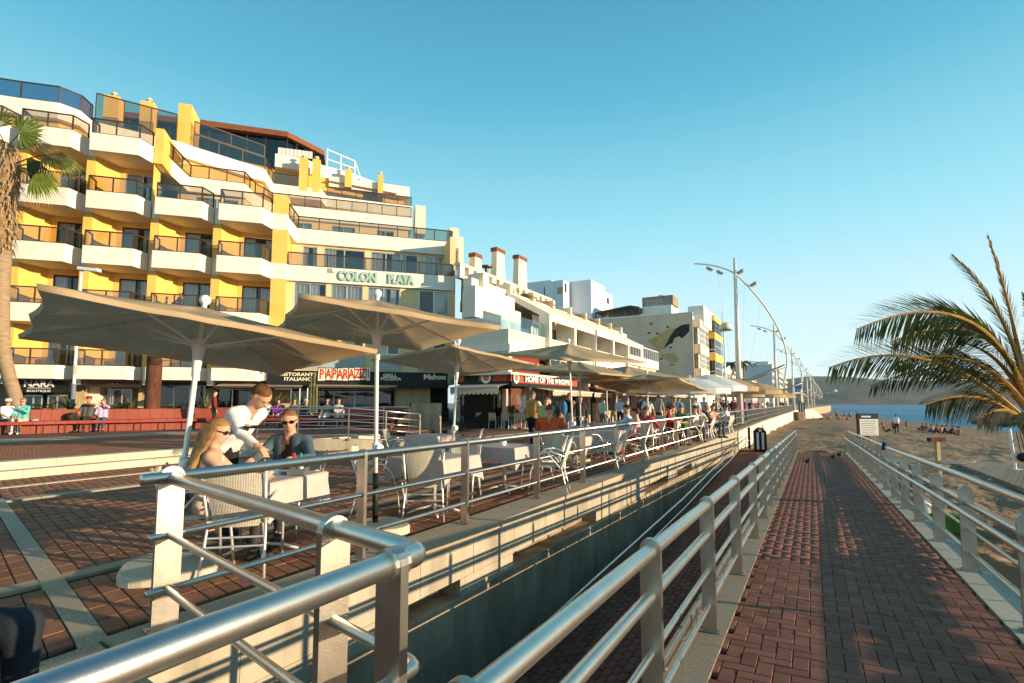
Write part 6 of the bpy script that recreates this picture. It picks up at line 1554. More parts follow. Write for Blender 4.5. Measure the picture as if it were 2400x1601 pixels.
    o.location = P; o.rotation_euler = (0, 0, -math.radians(face)); J.update(hd=hd*k, hf=hf, hs=hs, hu=hu, nk=nk*k, up=up, k=k); PEOPLE.append(o)
    return o, J
def to_local(Wp, P, face):
    v = Vector(Wp)-Vector(P); a = math.radians(face); return (v.x*math.cos(a)-v.y*math.sin(a), v.x*math.sin(a)+v.y*math.cos(a), v.z)
def to_world(Lp, P, face):
    a = -math.radians(face); x, y, z = Lp; return Vector(P)+Vector((x*math.cos(a)-y*math.sin(a), x*math.sin(a)+y*math.cos(a), z))
T1G = 'people at the near table'
# --- the waiter
PW, FW = Vector((-3.16, 5.88, 0)), 112
wR = to_local(GY(618, 1066, 5.25), PW, FW); wL = to_local(GY(574, 1004, 5.62), PW, FW)
ow, JW = person('waiter in a white long sleeved shirt bending over the near table with a black tray', PW, FW, 'stand', (.80, .80, .80), (.02, .02, .025), h=1.80, hair=(.13, .065, .03), step=.015, wr=[tuple(Vector(wL)/1.047), tuple(Vector(wR)/1.047)], bend=.78, near=True, group=T1G, head_turn=-.15, poleL=(-.3, -.9, -.4), poleR=(.5, -.8, -.1))
tp = GY(612, 1003, 5.5); o = MB().lathe([(.13, 0), (.155, .004), (.165, .022), (.16, .022), (.15, .008), (.02, .006)], tuple(tp), 24).build('black_tray', M['black'], None, smooth=False); top(o, 'round black tray held by the waiter above the near table', 'tray')
# --- long haired woman
PW2, FW2 = Vector((-2.72, 5.02, 0)), 66
o2, J2 = person('woman with very long fair hair and sunglasses, bare shouldered, at the near table', PW2, FW2, 'sit', mat('coral_print', (.74, .30, .18), .85, 0, .1, 16, 0, 1, col2=(.80, .66, .56)), (.05, .04, .04), hair=(.30, .16, .06), h=1.64, step=.015, sleeve='none', glasses=True, hairstyle='long', near=True, group=T1G, extra='off_shoulder', bend=.18, head_turn=.35, wr=[(-.16, .36, .80), (.18, .36, .80)])
b = MB(); hd, hf, hs, hu, k = J2['hd'], J2['hf'], J2['hs'], J2['hu'], J2['k']
strands = 26
for i in range(strands):
    a = -1.75+3.5*i/(strands-1); r0 = Vector((math.sin(a)*.088, -math.cos(a)*.105-.014, 0)); R = Matrix((hs, hf, hu)).transposed()
    p0 = hd+R @ (r0*1.02+Vector((0, 0, .055))); p1 = hd+R @ (r0*1.10+Vector((0, -.005, -.05)))
    bk = Vector((r0.x*1.5, -.13-.05*math.cos(a), 0)); p2 = Vector((bk.x*1.1, J2['nk'].y+bk.y*.9, J2['nk'].z-.10)); p3 = Vector((bk.x*1.25+.01*math.sin(i*3), J2['nk'].y-.20-.02*math.cos(a), J2['nk'].z-.30)); p4 = Vector((bk.x*1.1+.02*math.sin(i*5), J2['nk'].y-.205-.03*math.cos(i*2), J2['nk'].z-.50-.03*math.sin(i*7)))
    b.tube([p0, p1, p2, p3, p4], [.020, .024, .026, .024, .008], 6)
b.build('long_hair', mat('fair_hair', (.30, .165, .07), .5, 0, .3, 16, .3, 60), o2, smooth=True).matrix_parent_inverse = Matrix()
# --- man in sunglasses
PW3, FW3 = Vector((-2.52, 6.08, 0)), 184
o3, J3 = person('man in sunglasses and an open blue denim shirt facing the camera at the near table', PW3, FW3, 'sit', cloth_m((.07, .115, .15)), (.03, .035, .05), hair=(.20, .10, .045), h=1.74, step=.015, glasses=True, near=True, group=T1G, extra='open_shirt', bend=.22, head_turn=-.35, wr=[(-.26, .40, .84), (.20, .40, .82)], build=1.08)
# --- people around the rail tables
RG = 'diners along the railing'
P_ = P4+Vector((-.40, .52, 0)); person('heavy bald man in an orange shirt seen from behind at a rail table', P_, 20, 'sit', (.62, .10, .03), (.03, .03, .04), hair=(.10, .06, .04), hairstyle='crop', h=1.78, sleeve='short', build=1.22, step=.024, group=RG, wr=[(-.25, .28, .78), (.25, .28, .78)])
P_ = P5+Vector((.70, -.03, 0)); red = mat('red_white_print', (.66, .07, .045), .85, 0, .1, 7, 0, 1, col2=(.80, .72, .66)); person('dark haired woman in a red and white patterned dress by the railing', P_, -75, 'sit', red, (.60, .09, .06), hair=(.05, .03, .02), hairstyle='curly', h=1.64, sleeve='short', step=.024, group=RG, bend=.15)
P_ = P5+Vector((.75, .75, 0)); person('white haired sitter in a white hooded top beside the red dress', P_, -90, 'sit', (.76, .72, .72), (.3, .3, .32), hair=(.45, .30, .2), hairstyle='bob', h=1.64, step=.026, group=RG)
P_ = P5+Vector((.2, 1.2, 0)); person('man in a pale blue shirt facing left at the railing tables', PS(14.5, 4.55), -70, 'sit', (.55, .62, .74), (.1, .1, .12), hair=(.03, .025, .02), h=1.76, sleeve='short', step=.026, group=RG, bend=.1, wr=[(-.2, .30, .80), (.2, .3, .8)])
for i, (px, d, f, col, hc, hsx, lb) in enumerate(((1562, 17.3, -60, (.36, .03, .03), (.03, .02, .02), 'short', 'man in a dark red football shirt with sunglasses'), (1581, 18.2, 100, (.06, .30, .07), (.05, .03, .02), 'short', 'person in a green shirt leaning in, left of the pair in green'), (1594, 18.6, 215, (.05, .26, .08), (.16, .08, .04), 'short', 'person in a green shirt facing the camera, right of the pair in green'),
        (1622, 19.2, -80, (.75, .70, .62), (.04, .025, .02), 'short', 'dark haired sitter in a pale top beside the blond one'), (1637, 19.8, 190, (.72, .66, .5), (.55, .40, .2), 'bob', 'blond sitter in a cream top by the railing'), (1650, 20.6, -60, (.03, .03, .035), (.4, .25, .1), 'bob', 'sitter in black with fair hair behind the railing'), (1673, 22.3, 150, (.55, .30, .2), (.10, .05, .03), 'short', 'sitter in a salmon top under the far white parasol'), (1697, 24.3, -50, (.62, .62, .64), (.09, .045, .025), 'short', 'sitter in a grey top left of the slim lamp post'), (1516, 15.6, 30, (.45, .05, .05), (.12, .06, .03), 'short', 'sitter in a dull red top behind the white hooded one'))):
    q = at_px(px, d); person(lb, q, f, 'sit', col, (.1, .1, .12), hair=hc, hairstyle=hsx, h=1.70, sleeve='short', step=.03, group=RG, glasses=(i == 0), wr=[(-.2, .30, .78), (.2, .3, .78)], bend=.1)
    chair(q, f, 'white wicker chair under the '+lb.split(',')[0].replace(' with sunglasses', '')[:60], 'occupied wicker chairs along the rail')
# --- standing and strolling
SG_ = 'people standing on the terrace'
person('man in an orange vest and dark trousers seen from behind, a bag under his arm', at_px(1248, 16.4), 25, 'walk', (.58, .27, .06), (.015, .015, .018), hair=(.12, .10, .09), hairstyle='crop', h=1.76, step=.024, extra='vest', group=SG_, build=1.12, wr=[(-.28, .10, .92), (.28, .18, 1.02)])
q, fq = at_px(1278, 15.4), 32
oY, JY = person('older person in a yellow green shirt, hands clasped behind holding a plastic bag', q, fq, 'walk', (.52, .50, .20), (.10, .04, .045), hair=(.15, .08, .05), hairstyle='crop', h=1.58, sleeve='short', step=.024, group=SG_, build=1.15, wr=[(-.10, -.20, .88), (.06, -.22, .88)], poleL=(-1, -.1, 0), poleR=(1, -.1, 0), bend=.1)
hb_ = to_world(JY['hand0'], q, fq); b = MB(); b.lathe([(.02, 0), (.03, -.08), (.10, -.16), (.12, -.30), (.09, -.40), (.02, -.41)], tuple(hb_+Vector((0, 0, .02))), 10); o = b.build('plastic_bag', mat('blue_white_plastic', (.45, .56, .68), .4, 0, .2, 9), None, smooth=True); top(o, 'blue white plastic carrier bag hanging behind the yellow green shirt', 'bag')
person('tanned man in black T shirt and pale trousers walking this way, blue jacket on shoulder', at_px(1334, 21.5), 200, 'walk', (.015, .015, .018), (.46, .42, .42), skin='tansk', hair=(.25, .22, .2), hairstyle='crop', h=1.80, sleeve='none', step=.026, group=SG_, glasses=True)
J_ = at_px(1322, 21.4); b = MB(); b.ball((J_.x, J_.y, 1.22), (.13, .10, .30), 10, 8); o = b.build('blue_jacket', cloth_m((.06, .20, .36)), None, smooth=True); top(o, 'blue jacket slung over the shoulder of the man in black', 'jacket')
person('woman in dark top and jeans carrying white bags behind the parasol poles', at_px(1360, 20.5), 195, 'walk', (.05, .045, .06), (.07, .11, .18), hair=(.08, .05, .03), hairstyle='bob', h=1.66, step=.026, group=SG_)
w_ = at_px(1376, 20.4); b = MB(); b.lathe([(.02, .72), (.10, .60), (.15, .42), (.14, .36), (.02, .35)], tuple(w_), 10); o = b.build('white_bag', M['white'], None, smooth=True); top(o, 'white shopping bag carried beside the woman in jeans', 'bag')
for i, (px, d, f, tc_, bc, hc, lb, hh) in enumerate(((1413, 26, 20, (.55, .58, .42), (.15, .15, .16), (.2, .1, .05), 'passer by in a pale olive top behind the man in orange', 1.66), (1453, 29, 190, (.52, .55, .74), (.03, .03, .04), (.05, .04, .03), 'cafe waiter in a lilac shirt in the dark doorway', 1.72), (1501, 27.5, 60, (.03, .05, .05), (.05, .05, .06), (.06, .05, .04), 'person in a black jacket under the cream parasol', 1.74), (1517, 26, 40, (.74, .74, .76), (.1, .1, .14), (.04, .03, .03), 'person in a white polo shirt behind the white pole', 1.74), (1543, 26.5, 30, (.30, .31, .22), (.06, .06, .05), (.03, .025, .02), 'person in a khaki shirt left of the white parasols', 1.76), (1572, 28, 200, (.25, .16, .17), (.05, .05, .07), (.15, .08, .05), 'person in a brown top under the white parasol', 1.72), (1582, 30, 185, (.42, .40, .62), (.05, .05, .07), (.1, .06, .05), 'person in a lavender top under the white parasol', 1.72), (1591, 29, 190, (.10, .32, .46), (.05, .05, .07), (.1, .06, .05), 'person in a turquoise top under the white parasol', 1.70), (1632, 30, 170, (.60, .66, .74), (.05, .05, .07), (.4, .3, .2), 'person in pale blue below the white parasol edge', 1.70), (1650, 32, 200, (.40, .50, .62), (.1, .1, .12), (.1, .06, .05), 'person in a blue grey shirt between the white parasols', 1.74), (1719, 36, 185, (.10, .02, .04), (.03, .03, .04), (.05, .03, .02), 'person in a dark red and black top by the tall mast', 1.74), (1743, 40, 190, (.30, .08, .32), (.1, .1, .14), (.1, .06, .04), 'person in a purple shirt right of the tall mast', 1.76))):
    person(lb, at_px(px, d), f, 'walk' if i % 2 else 'stand', tc_, bc, hair=hc, h=hh, step=.034, group='people by the cafes', sleeve='short')
# --- the red bench and its people
BZ = .30
bline = [GZ(-130, 1024, BZ), GZ(45, 1019, BZ), GZ(180, 1014.5, BZ), GZ(330, 1010, BZ), GZ(470, 1006, BZ), GZ(620, 1004, BZ), GZ(760, 1004, BZ), GZ(905, 1006, BZ)]
def smooth_line(pts, m=5):
    out = []
    for i in range(len(pts)-1):
        p0, p1, p2, p3 = pts[max(i-1, 0)], pts[i], pts[i+1], pts[min(i+2, len(pts)-1)]
        for q in range(m):
            t = q/m; out.append(.5*((2*p1)+(p2-p0)*t+(2*p0-5*p1+4*p2-p3)*t*t+(3*p1-p0-3*p2+p3)*t**3))
    return out+[pts[-1]]
bl_ = smooth_line(bline); bench = thing('mosaic_bench', 'very long curving red mosaic bench in front of the hotel', 'bench', bl_[8])
def strip(prof_name, m, o0, o1, z0, z1, parent, step_=1):
    """sweep a box section along the bench line; o = offset away from the camera side"""
    k0 = 0
    while k0 < len(bl_)-1:
        a, b = bl_[k0], bl_[min(k0+step_, len(bl_)-1)]; vs = []
        for i_, p in ((k0, a), (min(k0+step_, len(bl_)-1), b)):
            q0, q1 = bl_[max(i_-1, 0)], bl_[min(i_+1, len(bl_)-1)]; d = (q1-q0).normalized(); w = Vector((-d.y, d.x, 0))
            vs += [p+w*o0+Vector((0, 0, z0)), p+w*o1+Vector((0, 0, z0)), p+w*o1+Vector((0, 0, z1)), p+w*o0+Vector((0, 0, z1))]
        g_ = .004; dd = (b-a).normalized(); vs = [v+dd*g_ for v in vs[:4]]+[v-dd*g_ for v in vs[4:]]
        MB().add(vs, [(0, 1, 2, 3), (7, 6, 5, 4), (0, 4, 5, 1), (1, 5, 6, 2), (2, 6, 7, 3), (3, 7, 4, 0)]).build(prof_name, m, parent); k0 += step_
strip('base', M['mosaic'], .40, .75, -.02, .34, bench); strip('seat', M['mosaicseat'], .0, .72, .345, .46, bench); strip('backrest', M['mosaic'], .66, 1.0, .465, .88, bench)
strip('planter_soil', M['mortar'], 1.02, 3.4, .2, .84, bench); strip('planter_rim', M['mosaic'], 3.4, 3.6, .0, .90, bench)
for i in range(1, len(bl_)-1, 2):
    q0, q1 = bl_[i-1], bl_[i+1]; d = (q1-q0).normalized(); w = Vector((-d.y, d.x, 0)); MB().tube([bl_[i]+w*.06, bl_[i]+w*.06+Vector((0, 0, .37))], .02, 6).build('leg', M['bronze'], bench)
def on_bench(px, off=.26):
    best = min(range(1, len(bl_)-1), key=lambda i: abs(1200+FPX*bl_[i].x/bl_[i].y-px)); q0, q1 = bl_[best-1], bl_[best+1]
    d = (q1-q0).normalized(); w = Vector((-d.y, d.x, 0)); xr = (px-1200)/FPX; p = bl_[best]; p = p+d*((xr*p.y-p.x)/(d.x-xr*d.y)); p = p+w*off; return p, math.degrees(math.atan2(-w.x, -w.y))
def bench_person(lb, px, **kw):
    p, f = on_bench(px+6, .52); f += kw.pop('turn', 0); return person(lb, p, f, 'sit', group='people on the red bench', step=.028, **kw), p, f
bench_person('woman in a white cap and white top at the left end of the red bench', 20, top_c=(.80, .72, .70), bot_c=(.05, .06, .12), hair=(.40, .28, .16), hairstyle='bob', hat=(.78, .74, .70), glasses=True, h=1.62, sleeve='short', turn=-20)
bench_person('woman in a turquoise cardigan and beige trousers hand on chin, on the red bench', 52, top_c=(.12, .50, .46), bot_c=(.60, .48, .36), hair=(.32, .18, .07), hairstyle='bob', glasses=True, h=1.66, shoe=(.7, .7, .7), wr=[(-.05, .22, .98), (.15, .25, .62)], turn=25, bend=.15)
bench_person('man in cap and dark clothes shading his eyes on the red bench, bag beside him', 205, top_c=(.10, .095, .08), bot_c=(.03, .03, .02), hair=(.1, .05, .04), hat=(.20, .06, .06), h=1.76, sleeve='short', skin='tansk', wr=[(-.02, .16, 1.25), (.2, .2, .62)], poleL=(-.6, .6, -.5), turn=30)
bench_person('girl in a lilac jumper and jeans covering her face, on the red bench', 243, top_c=(.56, .42, .60), bot_c=(.05, .10, .16), hair=(.34, .17, .06), hairstyle='curly', h=1.60, wr=[(-.04, .16, 1.20), (.12, .2, .66)], poleL=(-.8, .4, -.6), turn=15, bend=.15)
for px, lb, kw in ((607, 'man in a pale blue shirt and grey trousers on the red bench behind the waiter', dict(top_c=(.48, .56, .66), bot_c=(.16, .15, .12), hair=(.05, .04, .04), sleeve='short')), (638, 'woman in a purple top on the red bench', dict(top_c=(.26, .03, .26), bot_c=(.04, .03, .04), hair=(.07, .03, .02), hairstyle='curly', build=1.15)), (673, 'woman in a grey jacket and white trousers with dark glasses on the red bench', dict(top_c=(.30, .27, .24), bot_c=(.66, .62, .60), hair=(.18, .09, .04), glasses=True, hairstyle='bob')), (708, 'white haired person in black turned away on the red bench', dict(top_c=(.015, .02, .018), bot_c=(.03, .03, .03), hair=(.72, .70, .68), hairstyle='bob', turn=-70)), (746, 'woman in a green scarf and pale jeans with sunglasses on the red bench', dict(top_c=(.22, .18, .13), bot_c=(.50, .52, .60), hair=(.38, .20, .08), glasses=True, hairstyle='bob')), (776, 'woman with ginger hair and beige jacket at the right end of the sitters', dict(top_c=(.46, .40, .34), bot_c=(.56, .50, .44), hair=(.36, .15, .05), hairstyle='curly', turn=-40))): bench_person(lb, px, h=1.66, **kw)
pb, _ = on_bench(178, .40); b = MB(); b.ball((pb.x, pb.y, BZ+.60), (.26, .16, .17), 10, 6); o = b.build('camouflage_bag', mat('camo_cloth', (.05, .05, .03), .9, 0, .5, 9), None, smooth=True); top(o, 'dark camouflage bag on the bench beside the man in the cap', 'bag')
pb, _ = on_bench(92, .35); o = MB().add([(pb.x-.14, pb.y, BZ+.475), (pb.x+.14, pb.y, BZ+.475), (pb.x+.1, pb.y+.05, BZ+.53), (pb.x-.05, pb.y+.08, BZ+.55)], [(0, 1, 2), (0, 2, 3)]).build('white_paper', M['white'], None); top(o, 'crumpled white paper lying on the red bench seat', 'paper')
# sitter on a hotel balcony
person('dark haired person sitting on a hotel balcony beside a round table', HP(BAY[3]+1.15, .55, FL[1]+.0), 200, 'sit', (.40, .18, .12), (.1, .1, .1), hair=(.07, .03, .02), h=1.4, step=.034, group='hotel guests', hairstyle='bob')
# head behind the plants
person('person in a dark red top standing behind the planter, only head and shoulders showing', at_px(502, 23)+Vector((0, 0, .3)), 60, 'stand', (.25, .03, .03), (.03, .03, .03), hair=(.05, .03, .02), h=1.62, step=.034, group='people by the cafes')
# --- far strollers
cols = [((.5, .06, .05), 'red'), ((.02, .02, .025), 'black'), ((.74, .74, .76), 'white'), ((.08, .14, .30), 'navy blue'), ((.45, .36, .28), 'tan'), ((.28, .28, .30), 'grey')]
for i in range(34):
    px = 1672+i*5.4+RNG.uniform(-3, 3); d = 42+i*2.1+RNG.uniform(-3, 3); s_, n_ = 0, 0
    c_, cn = cols[int(RNG.integers(0, 6))]; P_ = at_px(px, d); n_ = P_.dot(NV)
    if n_ < 4.3: P_ = P_+NV*(4.5-n_)
    person('distant stroller in a %s top, %s' % (cn, 'by the tall lamp mast' if px < 1745 else 'under the distant parasols' if px < 1800 else 'at the far end of the promenade'), P_, float(RNG.uniform(0, 360)), 'walk', c_, [(.03, .03, .04), (.08, .10, .16), (.3, .27, .24)][i % 3], hair=[(.05, .03, .02), (.2, .1, .05), (.3, .28, .26)][i % 3], h=float(RNG.uniform(1.58, 1.8)), step=.05, group='distant strollers in %s' % cn)
# --- beach people
def sand_at(px, d):
    p = at_px(px, d); s_ = p.dot(SV); n_ = p.dot(NV); p.z = sand_z(s_, n_)-.02; return p
for px, d, pose, f, tc_, lb, h_ in ((1959, 105, 'stand', 200, (.45, .22, .13), 'tanned bather standing at the waterline, leftmost of the standing four', 1.78), (1977, 107, 'stand', 150, (.03, .03, .04), 'bather in dark trunks at the waterline, second of the standing four', 1.75), (1990, 107, 'stand', 30, (.60, .25, .28), 'bather in pink at the waterline, third of the standing four', 1.66), (2006, 104, 'stand', 60, (.66, .64, .66), 'bather in a white top at the waterline behind the notice board', 1.72), (2098, 49, 'stand', 20, (.70, .70, .74), 'man in a white shirt and dark trousers standing on the sand', 1.75), (2091, 50, 'stand', 40, (.5, .05, .03), 'child in red standing next to the man in white on the sand', 1.25), (2073, 52, 'lie', 120, (.45, .2, .12), 'sunbather sitting on the sand left of the man in white', 1.7)):
    person(lb, sand_at(px, d), f, pose, tc_, (.03, .03, .05), hair=(.05, .03, .02), skin='tansk', h=h_, step=.045, sleeve='short' if 'top' in lb or 'shirt' in lb else 'none', leg='long' if 'trousers' in lb else 'short', group='people on the beach')
for i, (px, d) in enumerate(((2156, 62), (2164, 63), (2178, 60), (2186, 58), (2198, 57), (2206, 59), (2222, 57), (2232, 56), (2240, 55))):
    person(['dark clothed sitter at the left end of the row on the sand', 'sitter leaning on the left end sitter of the row', 'sitter in pink in the row on the sand', 'sitter in black beside the pink one in the row', 'sitter with bare shoulders in the middle of the row', 'sitter in navy in the middle of the row', 'sitter in black right of the middle of the row', 'sitter in white near the right end of the row', 'tanned sitter at the right end of the row'][i], sand_at(px, d), float(RNG.uniform(0, 90))+300, 'lie', [(.03, .03, .04), (.05, .03, .03), (.55, .40, .45), (.02, .02, .02), (.4, .2, .12), (.04, .06, .14), (.03, .03, .03), (.7, .7, .7), (.4, .2, .12)][i], (.05, .05, .07), hair=(.03, .02, .02), skin='tansk', h=1.7, step=.045, group='row of people sitting on the sand', sleeve='short')
for i, px in enumerate((1925, 1942, 1966, 1972, 1984, 2122)):
    person(['tiny sunbather at the far left of the waterline', 'second tiny sunbather from the left of the waterline', 'tiny sunbather under the standing bathers, left', 'tiny sunbather under the standing bathers, middle', 'tiny sunbather under the standing bathers, right', 'lone sunbather between the man in white and the row'][i], sand_at(px, 96 if px < 2100 else 78), 300+i*20, 'lie', (.45, .22, .14), (.1, .03, .03), hair=(.05, .03, .02), skin='tansk', h=1.7, step=.06, group='sunbathers at the waterline', sleeve='none', leg='short')
person('sunbather in red behind the notice board on the near sand', sand_at(2014, 33), 250, 'lie', (.40, .04, .04), (.2, .15, .12), hair=(.05, .03, .02), skin='tansk', h=1.7, step=.03, group='people on the beach')
# ================================================================== PALMS, LAMPS, SIGNS, BEACH THINGS
# --- parasol-shaped lamps: tall mast with a curved arc
def arch_lamp(label, s, n=4.35, H=11.7, detail=True, t_n=8):
    B = PS(s, n, 0); t = thing('arch_lamp', label, 'street lamp', B, 0, 'arch lamps along the promenade'); wm_ = mat('lamp_white', (.70, .66, .58), .45, .1, .05)
    MB().tube([B, B+UPV*H*.45, B+UPV*H], [.24, .17, .09], 12 if detail else 6).build('mast', wm_, t, smooth=True)
    MB().lathe([(.36, 0), (.36, .05), (.25, .08)], tuple(B), 14).build('base_plate', wm_, t)
    # arc in the plane across the promenade: from landward tip over the mast down to the sea side
    prof = [(2.75, H*1.0), (1.9, H*.985), (.9, H*.955), (.0, H*.905), (-1.0, H*.80), (-2.0, H*.665), (-2.75, H*.52), (-3.05, H*.40), (-2.95, H*.30), (-2.70, H*.215)]
    pts = [PS(s, n+a, z) for a, z in prof]; pts = [pts[0]]+smooth_line(pts, 4)[1:]
    for off in ((0, .12) if detail else (0,)):
        MB().tube([p+SV*(.16-off*1.2)-UPV*off*.3 for p in pts], .055, t_n).build('arc', wm_, t, smooth=True)
    MB().tube([PS(s, n+.9, H*.19), PS(s, n, H*.235), PS(s, n-2.92, H*.335)], .11 if detail else .09, 8).build('strut', M['steel_post'], t, smooth=True)
    for a, z, ta in ((1.75, H*.955, 1), (1.05, H*.925, 1), (-.35, H*.915, -1), (-1.15, H*.83, -1)):
        P = PS(s+.2, n+a, z); R = Matrix.Rotation(AZ*-1, 3, 'Z') @ Matrix.Rotation(.5*ta, 3, 'Y')
        fl_ = MB().box((-.22, -.20, -.08), (.22, .20, .08), lambda x, y, zz: tuple(P+R @ Vector((x*(1.15 if zz > 0 else .8), y, zz)))).build('floodlight', M['concrete'], t)
        if detail: MB().tube([P, PS(s+.1, n+a, z+.18)], .03, 6).build('bracket', wm_, fl_)
    if detail:
        for a, z in ((1.2, H*.95), (-.6, H*.86), (-1.6, H*.72)): MB().tube([PS(s, n+a, z), PS(s, n+a*.35, 3)], .006, 4).build('stay_wire', M['steel_post'], t)
for i, s in enumerate((40.3, 77, 114, 150, 186, 222, 258)):
    arch_lamp(['nearest tall arch lamp, its arc crossing the sky', 'second arch lamp along the promenade', 'third arch lamp along the promenade', 'fourth arch lamp along the promenade', 'fifth arch lamp along the promenade', 'sixth arch lamp, small and far', 'farthest tiny arch lamp'][i], s, 4.35 if s < 60 else 4.35-(s-60)*.028, detail=i < 2, t_n=8 if i < 2 else 5)
def slim_lamp(label, B, top_z, kind):
    t = thing('lamp_post', label, 'street lamp', B, 0, 'slim lamp posts'); B = Vector(B)
    MB().tube([B, B+UPV*(top_z*.55), Vector((B.x, B.y, top_z))], [.07, .055, .045], 10).build('pole', M['whitem'], t, smooth=True)
    MB().tube([B+UPV*.0, B+UPV*1.9], .085, 10).build('pole_base', mat('grey_blue_paint', (.16, .20, .25), .5), t)
    return t
B = GZ(167, 985, .3); B = at_px(170, 21.5)+Vector((0, 0, .3)); t = slim_lamp('slim grey and white lamp post with a flat head behind the red bench', B, 6.9, 0)
MB().box((B.x-.1, B.y-.12, 6.86), (B.x+.72, B.y+.12, 6.98), lambda x, y, z: (x, y, z-.10*(x-B.x))).build('lamp_head', M['whitem'], t)
MB().tube([Vector((B.x, B.y, 2.55)), Vector((B.x, B.y, 2.95))], .082, 10).build('sleeve', M['concrete'], t)
B = at_px(1702, 31.5); t = slim_lamp('slim lamp post with a round head in front of the yellow building', B, 6.0, 1)
MB().ball((B.x+.12, B.y, 5.95), (.33, .30, .26), 12, 8).build('lamp_head', mat('lamp_glass', (.75, .62, .42), .2), t, smooth=True); MB().lathe([(.03, 0), (.02, .7), (.005, .9)], (B.x-.08, B.y, 6.05), 6).build('finial', M['steel_post'], t); MB().lathe([(.36, 0), (.30, .06)], (B.x+.12, B.y, 5.72), 12).build('lamp_rim', M['steel_post'], t)
# --- rusty column
B = at_px(357, 23.2); t = thing('rusty_column', 'thick rusty steel ventilation column rising from the planter', 'column', B+Vector((0, 0, .9)))
rr_ = .30; MB().lathe([(rr_, .6), (rr_, 3.06), (rr_*.99, 3.07)], tuple(B), 24).build('shaft', M['rust'], t, smooth=False)
MB().lathe([(rr_*.82, 3.06), (rr_*.82, 3.52)], tuple(B), 20).build('core', M['dark'], t)
for i in range(5): MB().lathe([(rr_, 3.12+i*.09), (rr_, 3.16+i*.09)], tuple(B), 24).build('louvre', M['rust'], t)
MB().lathe([(rr_*1.01, 3.53), (rr_*1.01, 3.58)], tuple(B), 24).build('cap', M['rust'], t)
# --- planting behind the bench
gm = [mat('agave_green', (.12, .16, .05), .55, 0, .25, 5, trans=.2), mat('dry_green', (.22, .20, .07), .6, 0, .25, 5, trans=.2), mat('flower_green', (.10, .13, .04), .6, 0, .4, 12, trans=.2)]
def spiky(label, P, n, L_, m, w=.05, up=.7, group='spiky plants behind the bench'):
    t = thing('spiky_plant', label, 'plant', P, 0, group); P = Vector(P); rg = random.Random(int(P.x*100))
    for i in range(n):
        a = rg.uniform(0, 6.28); el = rg.uniform(up*.5, 1.5); l = L_*rg.uniform(.7, 1.1); d = Vector((math.cos(a)*math.cos(el), math.sin(a)*math.cos(el), math.sin(el))); s_ = d.cross(UPV).normalized()*w
        m1 = P+d*l*.55; e = P+d*l+Vector((d.x, d.y, -.5))*l*.12
        MB().add([P-s_*.6, P+s_*.6, m1+s_, m1-s_, e], [(0, 1, 2, 3), (3, 2, 4)]).build('leaf', m, t)
for i, (px, d, n, L_, k_, w) in enumerate(((182, 23, 9, .9, 0, .07), (150, 23.5, 10, .5, 1, .03), (272, 23, 7, .7, 1, .05), (318, 23.2, 22, .6, 1, .05), (300, 23.4, 14, .4, 2, .05), (400, 23.3, 9, .65, 1, .04), (425, 23.6, 8, .6, 0, .04), (484, 23.0, 30, .85, 1, .03), (612, 23.5, 20, .9, 1, .05), (668, 24, 12, .8, 0, .05), (690, 24, 10, .7, 1, .04))):
    spiky('spiky plant in the planter, '+['dark, just right of the lamp post', 'low, left of the lamp post', 'small, right of the girl', 'bushy yellow green, left of the rusty column', 'low, beside the bushy one', 'thin, right of the rusty column', 'second thin one right of the rusty column', 'dense fan of yellow green blades left of the waiter', 'tall palm like one behind the waiter', 'dark one between the bench sitters', 'pale one between the bench sitters'][i], on_bench(px, 1.5+(i % 3)*.4)[0]+Vector((0, 0, .84)), n, L_, gm[k_], w)
bb = MB(); rg = random.Random(3)
for i in range(900):
    px = rg.choice([rg.uniform(70, 165), rg.uniform(262, 336), rg.uniform(375, 470)]); p = on_bench(px, rg.uniform(1.15, 2.8))[0]; z = 1.13+rg.uniform(0, .26)*(1 if px < 200 else .7); a = rg.uniform(0, 6.3); d = Vector((math.cos(a), math.sin(a), rg.uniform(-.3, .6)))*.07; s_ = Vector((-math.sin(a), math.cos(a), .3))*.03; q = Vector((p.x, p.y, z))
    bb.add([q-s_, q+d, q+s_, q-d*.6], [(0, 1, 2, 3)])
stuff(bb.build('planter_foliage', gm[2]))
t = thing('cactus', 'pair of pale columnar cactus stems behind the bench', 'plant', at_px(733, 24))
for px, h_ in ((728, 2.25), (735, 2.5), (741, 1.9)): p = at_px(px, 24.2); MB().tube([p+UPV*1.0, p+UPV*h_*.99+UPV*.3, p+UPV*(h_+.36)], [.06, .06, .02], 8).build('stem', gm[1], t)
# --- fan palm at the left edge
pt = thing('fan_palm', 'tall fan palm with shaggy trunk and a few ragged leaves at the left edge', 'palm', at_px(38, 24.5)+Vector((0, 0, .3)))
tr_pts = [(46, 985, .26), (36, 930, .25), (20, 880, .25), (6, 820, .27), (2, 740, .30), (2, 660, .32), (4, 590, .36)]
MB().tube([GY(x, y, 24.5) for x, y, r in tr_pts], [r*1.05 for _, _, r in tr_pts], 14).build('trunk', mat('smooth_palm_bark', (.34, .24, .15), .9, 0, .15, 3, .3, 25, streak=3.0), pt, smooth=True)
tp_ = [(4, 592, .40), (8, 520, .50), (14, 440, .60), (18, 380, .62), (16, 345, .45)]
MB().tube([GY(x, y, 24.5) for x, y, r in tp_], [r*.8 for _, _, r in tp_], 14).build('upper_trunk', mat('shaggy_palm_bark', (.30, .19, .10), .95, 0, .3, 6, .6, 14), pt, smooth=True)
rg = random.Random(5); sk = mat('dead_frond', (.42, .28, .15), .9, 0, .3, 8); bs = MB()
